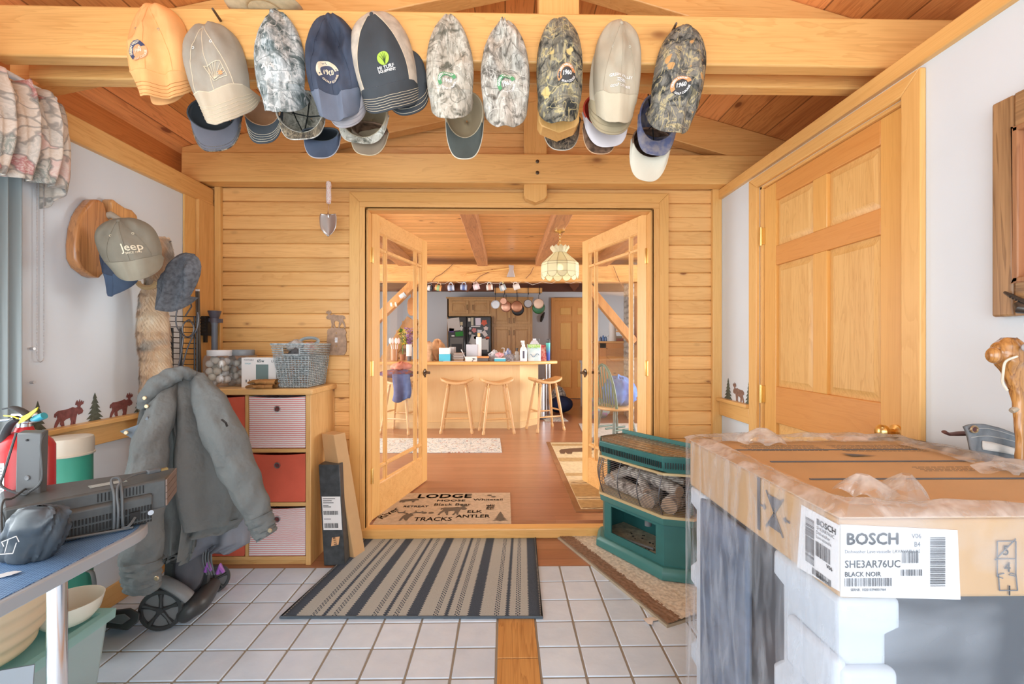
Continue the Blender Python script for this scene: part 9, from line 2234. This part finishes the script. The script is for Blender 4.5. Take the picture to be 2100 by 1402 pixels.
# knobby walking stick
stk = thing('walking_stick','varnished knobby wooden walking stick standing by the right wall','stick',(1.31,1.10,0))
SW = wood('stick_wood',(.16,.055,.012),(.50,.24,.07),'Z',scale=1.6,contrast=1.5,rough=.15,coat=.8)
SYY = 1.13
def sp2(u,v): return PY(u,v,SYY)
path = [(2068,694,14),(2068,706,27),(2066,722,30),(2068,740,27),(2074,760,21),(2080,780,17),(2085,800,14),(2089,825,11),(2091,860,9),(2092,900,9),(2093,960,9),(2093,1300,9),(2093,1700,8)]
rings = []
for i in range(len(path) - 1):
    for k in range(5):
        f = k / 5; a,b = path[i],path[i + 1]; u,v,w = [a[j] + (b[j] - a[j]) * f for j in range(3)]; c_ = sp2(u,v); r_ = w * SYY / FPX
        if c_.z < .005: continue
        rings.append([c_ + Vector((math.cos(q) * r_ * (1 + .28 * (fbm(q * 1.6,v * .05,3) - .5) * 2),math.sin(q) * r_ * .8 * (1 + .25 * (fbm(q * 1.6 + 4,v * .05,5) - .5) * 2),.003 * math.sin(3 * q + v * .04))) for q in [2 * PI * j / 28 for j in range(28)]])
rings.append([Vector((v.x,v.y,.003)) for v in rings[-1]])
g = MB(); g.ring(rings); g.build('shaft',SW,stk,world=True,smooth=70)
g = MB(); g.sphere(sp2(2041,728),.020,14,9,(1,.9,1.1)); g.sphere(sp2(2052,715),.020,12,8); g.build('knot',SW,stk,world=True,smooth=70)
g = MB(); g.sphere(sp2(2070,712) + Vector((0,-.034,0)),.009,12,8,(1,.4,1)); g.build('knot_eye',mat('grey_knot',(.32,.30,.30),.4),stk,world=True)
g = MB(); g.tube([sp2(2084,838),sp2(2077,841),sp2(2074,843)],[.008,.007,.006],8); g.build('cut_twig',mat('pale_bark',(.40,.34,.26),.8),stk,world=True)
g = MB(); g.tube(spl([sp2(2058,730) + Vector((0,-.03,0)),sp2(2050,731) + Vector((0,-.035,0)),sp2(2044,741) + Vector((0,-.02,0)),sp2(2048,765) + Vector((0,-.01,0)),sp2(2056,785),sp2(2066,800)]),.0028,6); g.build('wrist_cord',mat('cream_cord',(.74,.70,.58),.5),stk,world=True)
# denim and leather things behind the box, on a stool against the wall
g = MB(); g.box(1.255,1.395,1.165,1.55,0,.93); o = g.build('crate',mat('dark_crate',(.08,.07,.06),.6),bevel=.01); tag(o,'narrow dark crate hidden behind the dishwasher package, carrying the denim','crate')
dn = thing('denim_cloth','grey denim garment with a metal eyelet heaped behind the package','clothes',(1.30,1.2,.93))
DEN = fabric('grey_denim',(.20,.23,.26),vs=30,weave=500,var=.15)
def den(a,b):
    top = [(1977,874),(1990,869),(2015,869),(2045,877),(2075,888),(2094,896)]; t = a * 5; i = min(4,int(t)); f = t - i
    p = PY(top[i][0] + (top[i + 1][0] - top[i][0]) * f,top[i][1] + (top[i + 1][1] - top[i][1]) * f,1.20)
    return Vector((p.x + .004 * math.sin(b * 7),1.20 - .028 * b + .006 * math.sin(a * 17 + b * 6) * b,p.z - (p.z - .935) * b))
g = MB(); g.grid(den,30,14); g.build('waistband',DEN,dn,world=True,smooth=70,solid=.01)
p = PY(1998,880,1.186); g = MB(); g.lathe([(.006,0),(.0075,-.003),(.010,-.003),(.011,0),(.006,.002),(.006,0)],p,18,axis='Y',cap=False); g.build('eyelet_ring',mat('antique_brass',(.50,.40,.26),.35,.8),dn,world=True)
g = MB(); g.cyl(p,p + Vector((0,.002,0)),.0065,n=14); g.build('eyelet_hole',mat('dark_maroon',(.10,.04,.045),.8),dn,world=True)
for vv in (.10,.30):
    g = MB(); g.tube([den(.02 + .96 * k / 40,vv) + Vector((0,-.0065,0)) for k in range(41)],.0012,4); g.build('stitched_seam',mat('pale_denim_thread',(.42,.44,.45),.8),dn,world=True)
g = MB(); g.grid(lambda a,b: den(.28 + .5 * a,.42 + .22 * b + .1 * a) + Vector((0,-.008,0)),14,4); g.build('white_patch',fabric('white_lining',(.66,.66,.64),vs=20),dn,world=True,solid=.003)
g = MB(); g.tube([PY(1936,885,1.25),PY(1946,890,1.25),PY(1962,889,1.25),PY(1990,888,1.25)],[.008,.007,.010,.011],10,flat=.6); tag(g.build('leather_sheath',mat('maroon_leather',(.12,.055,.05),.5)),'dark maroon leather tip poking out left of the grey denim','sheath')
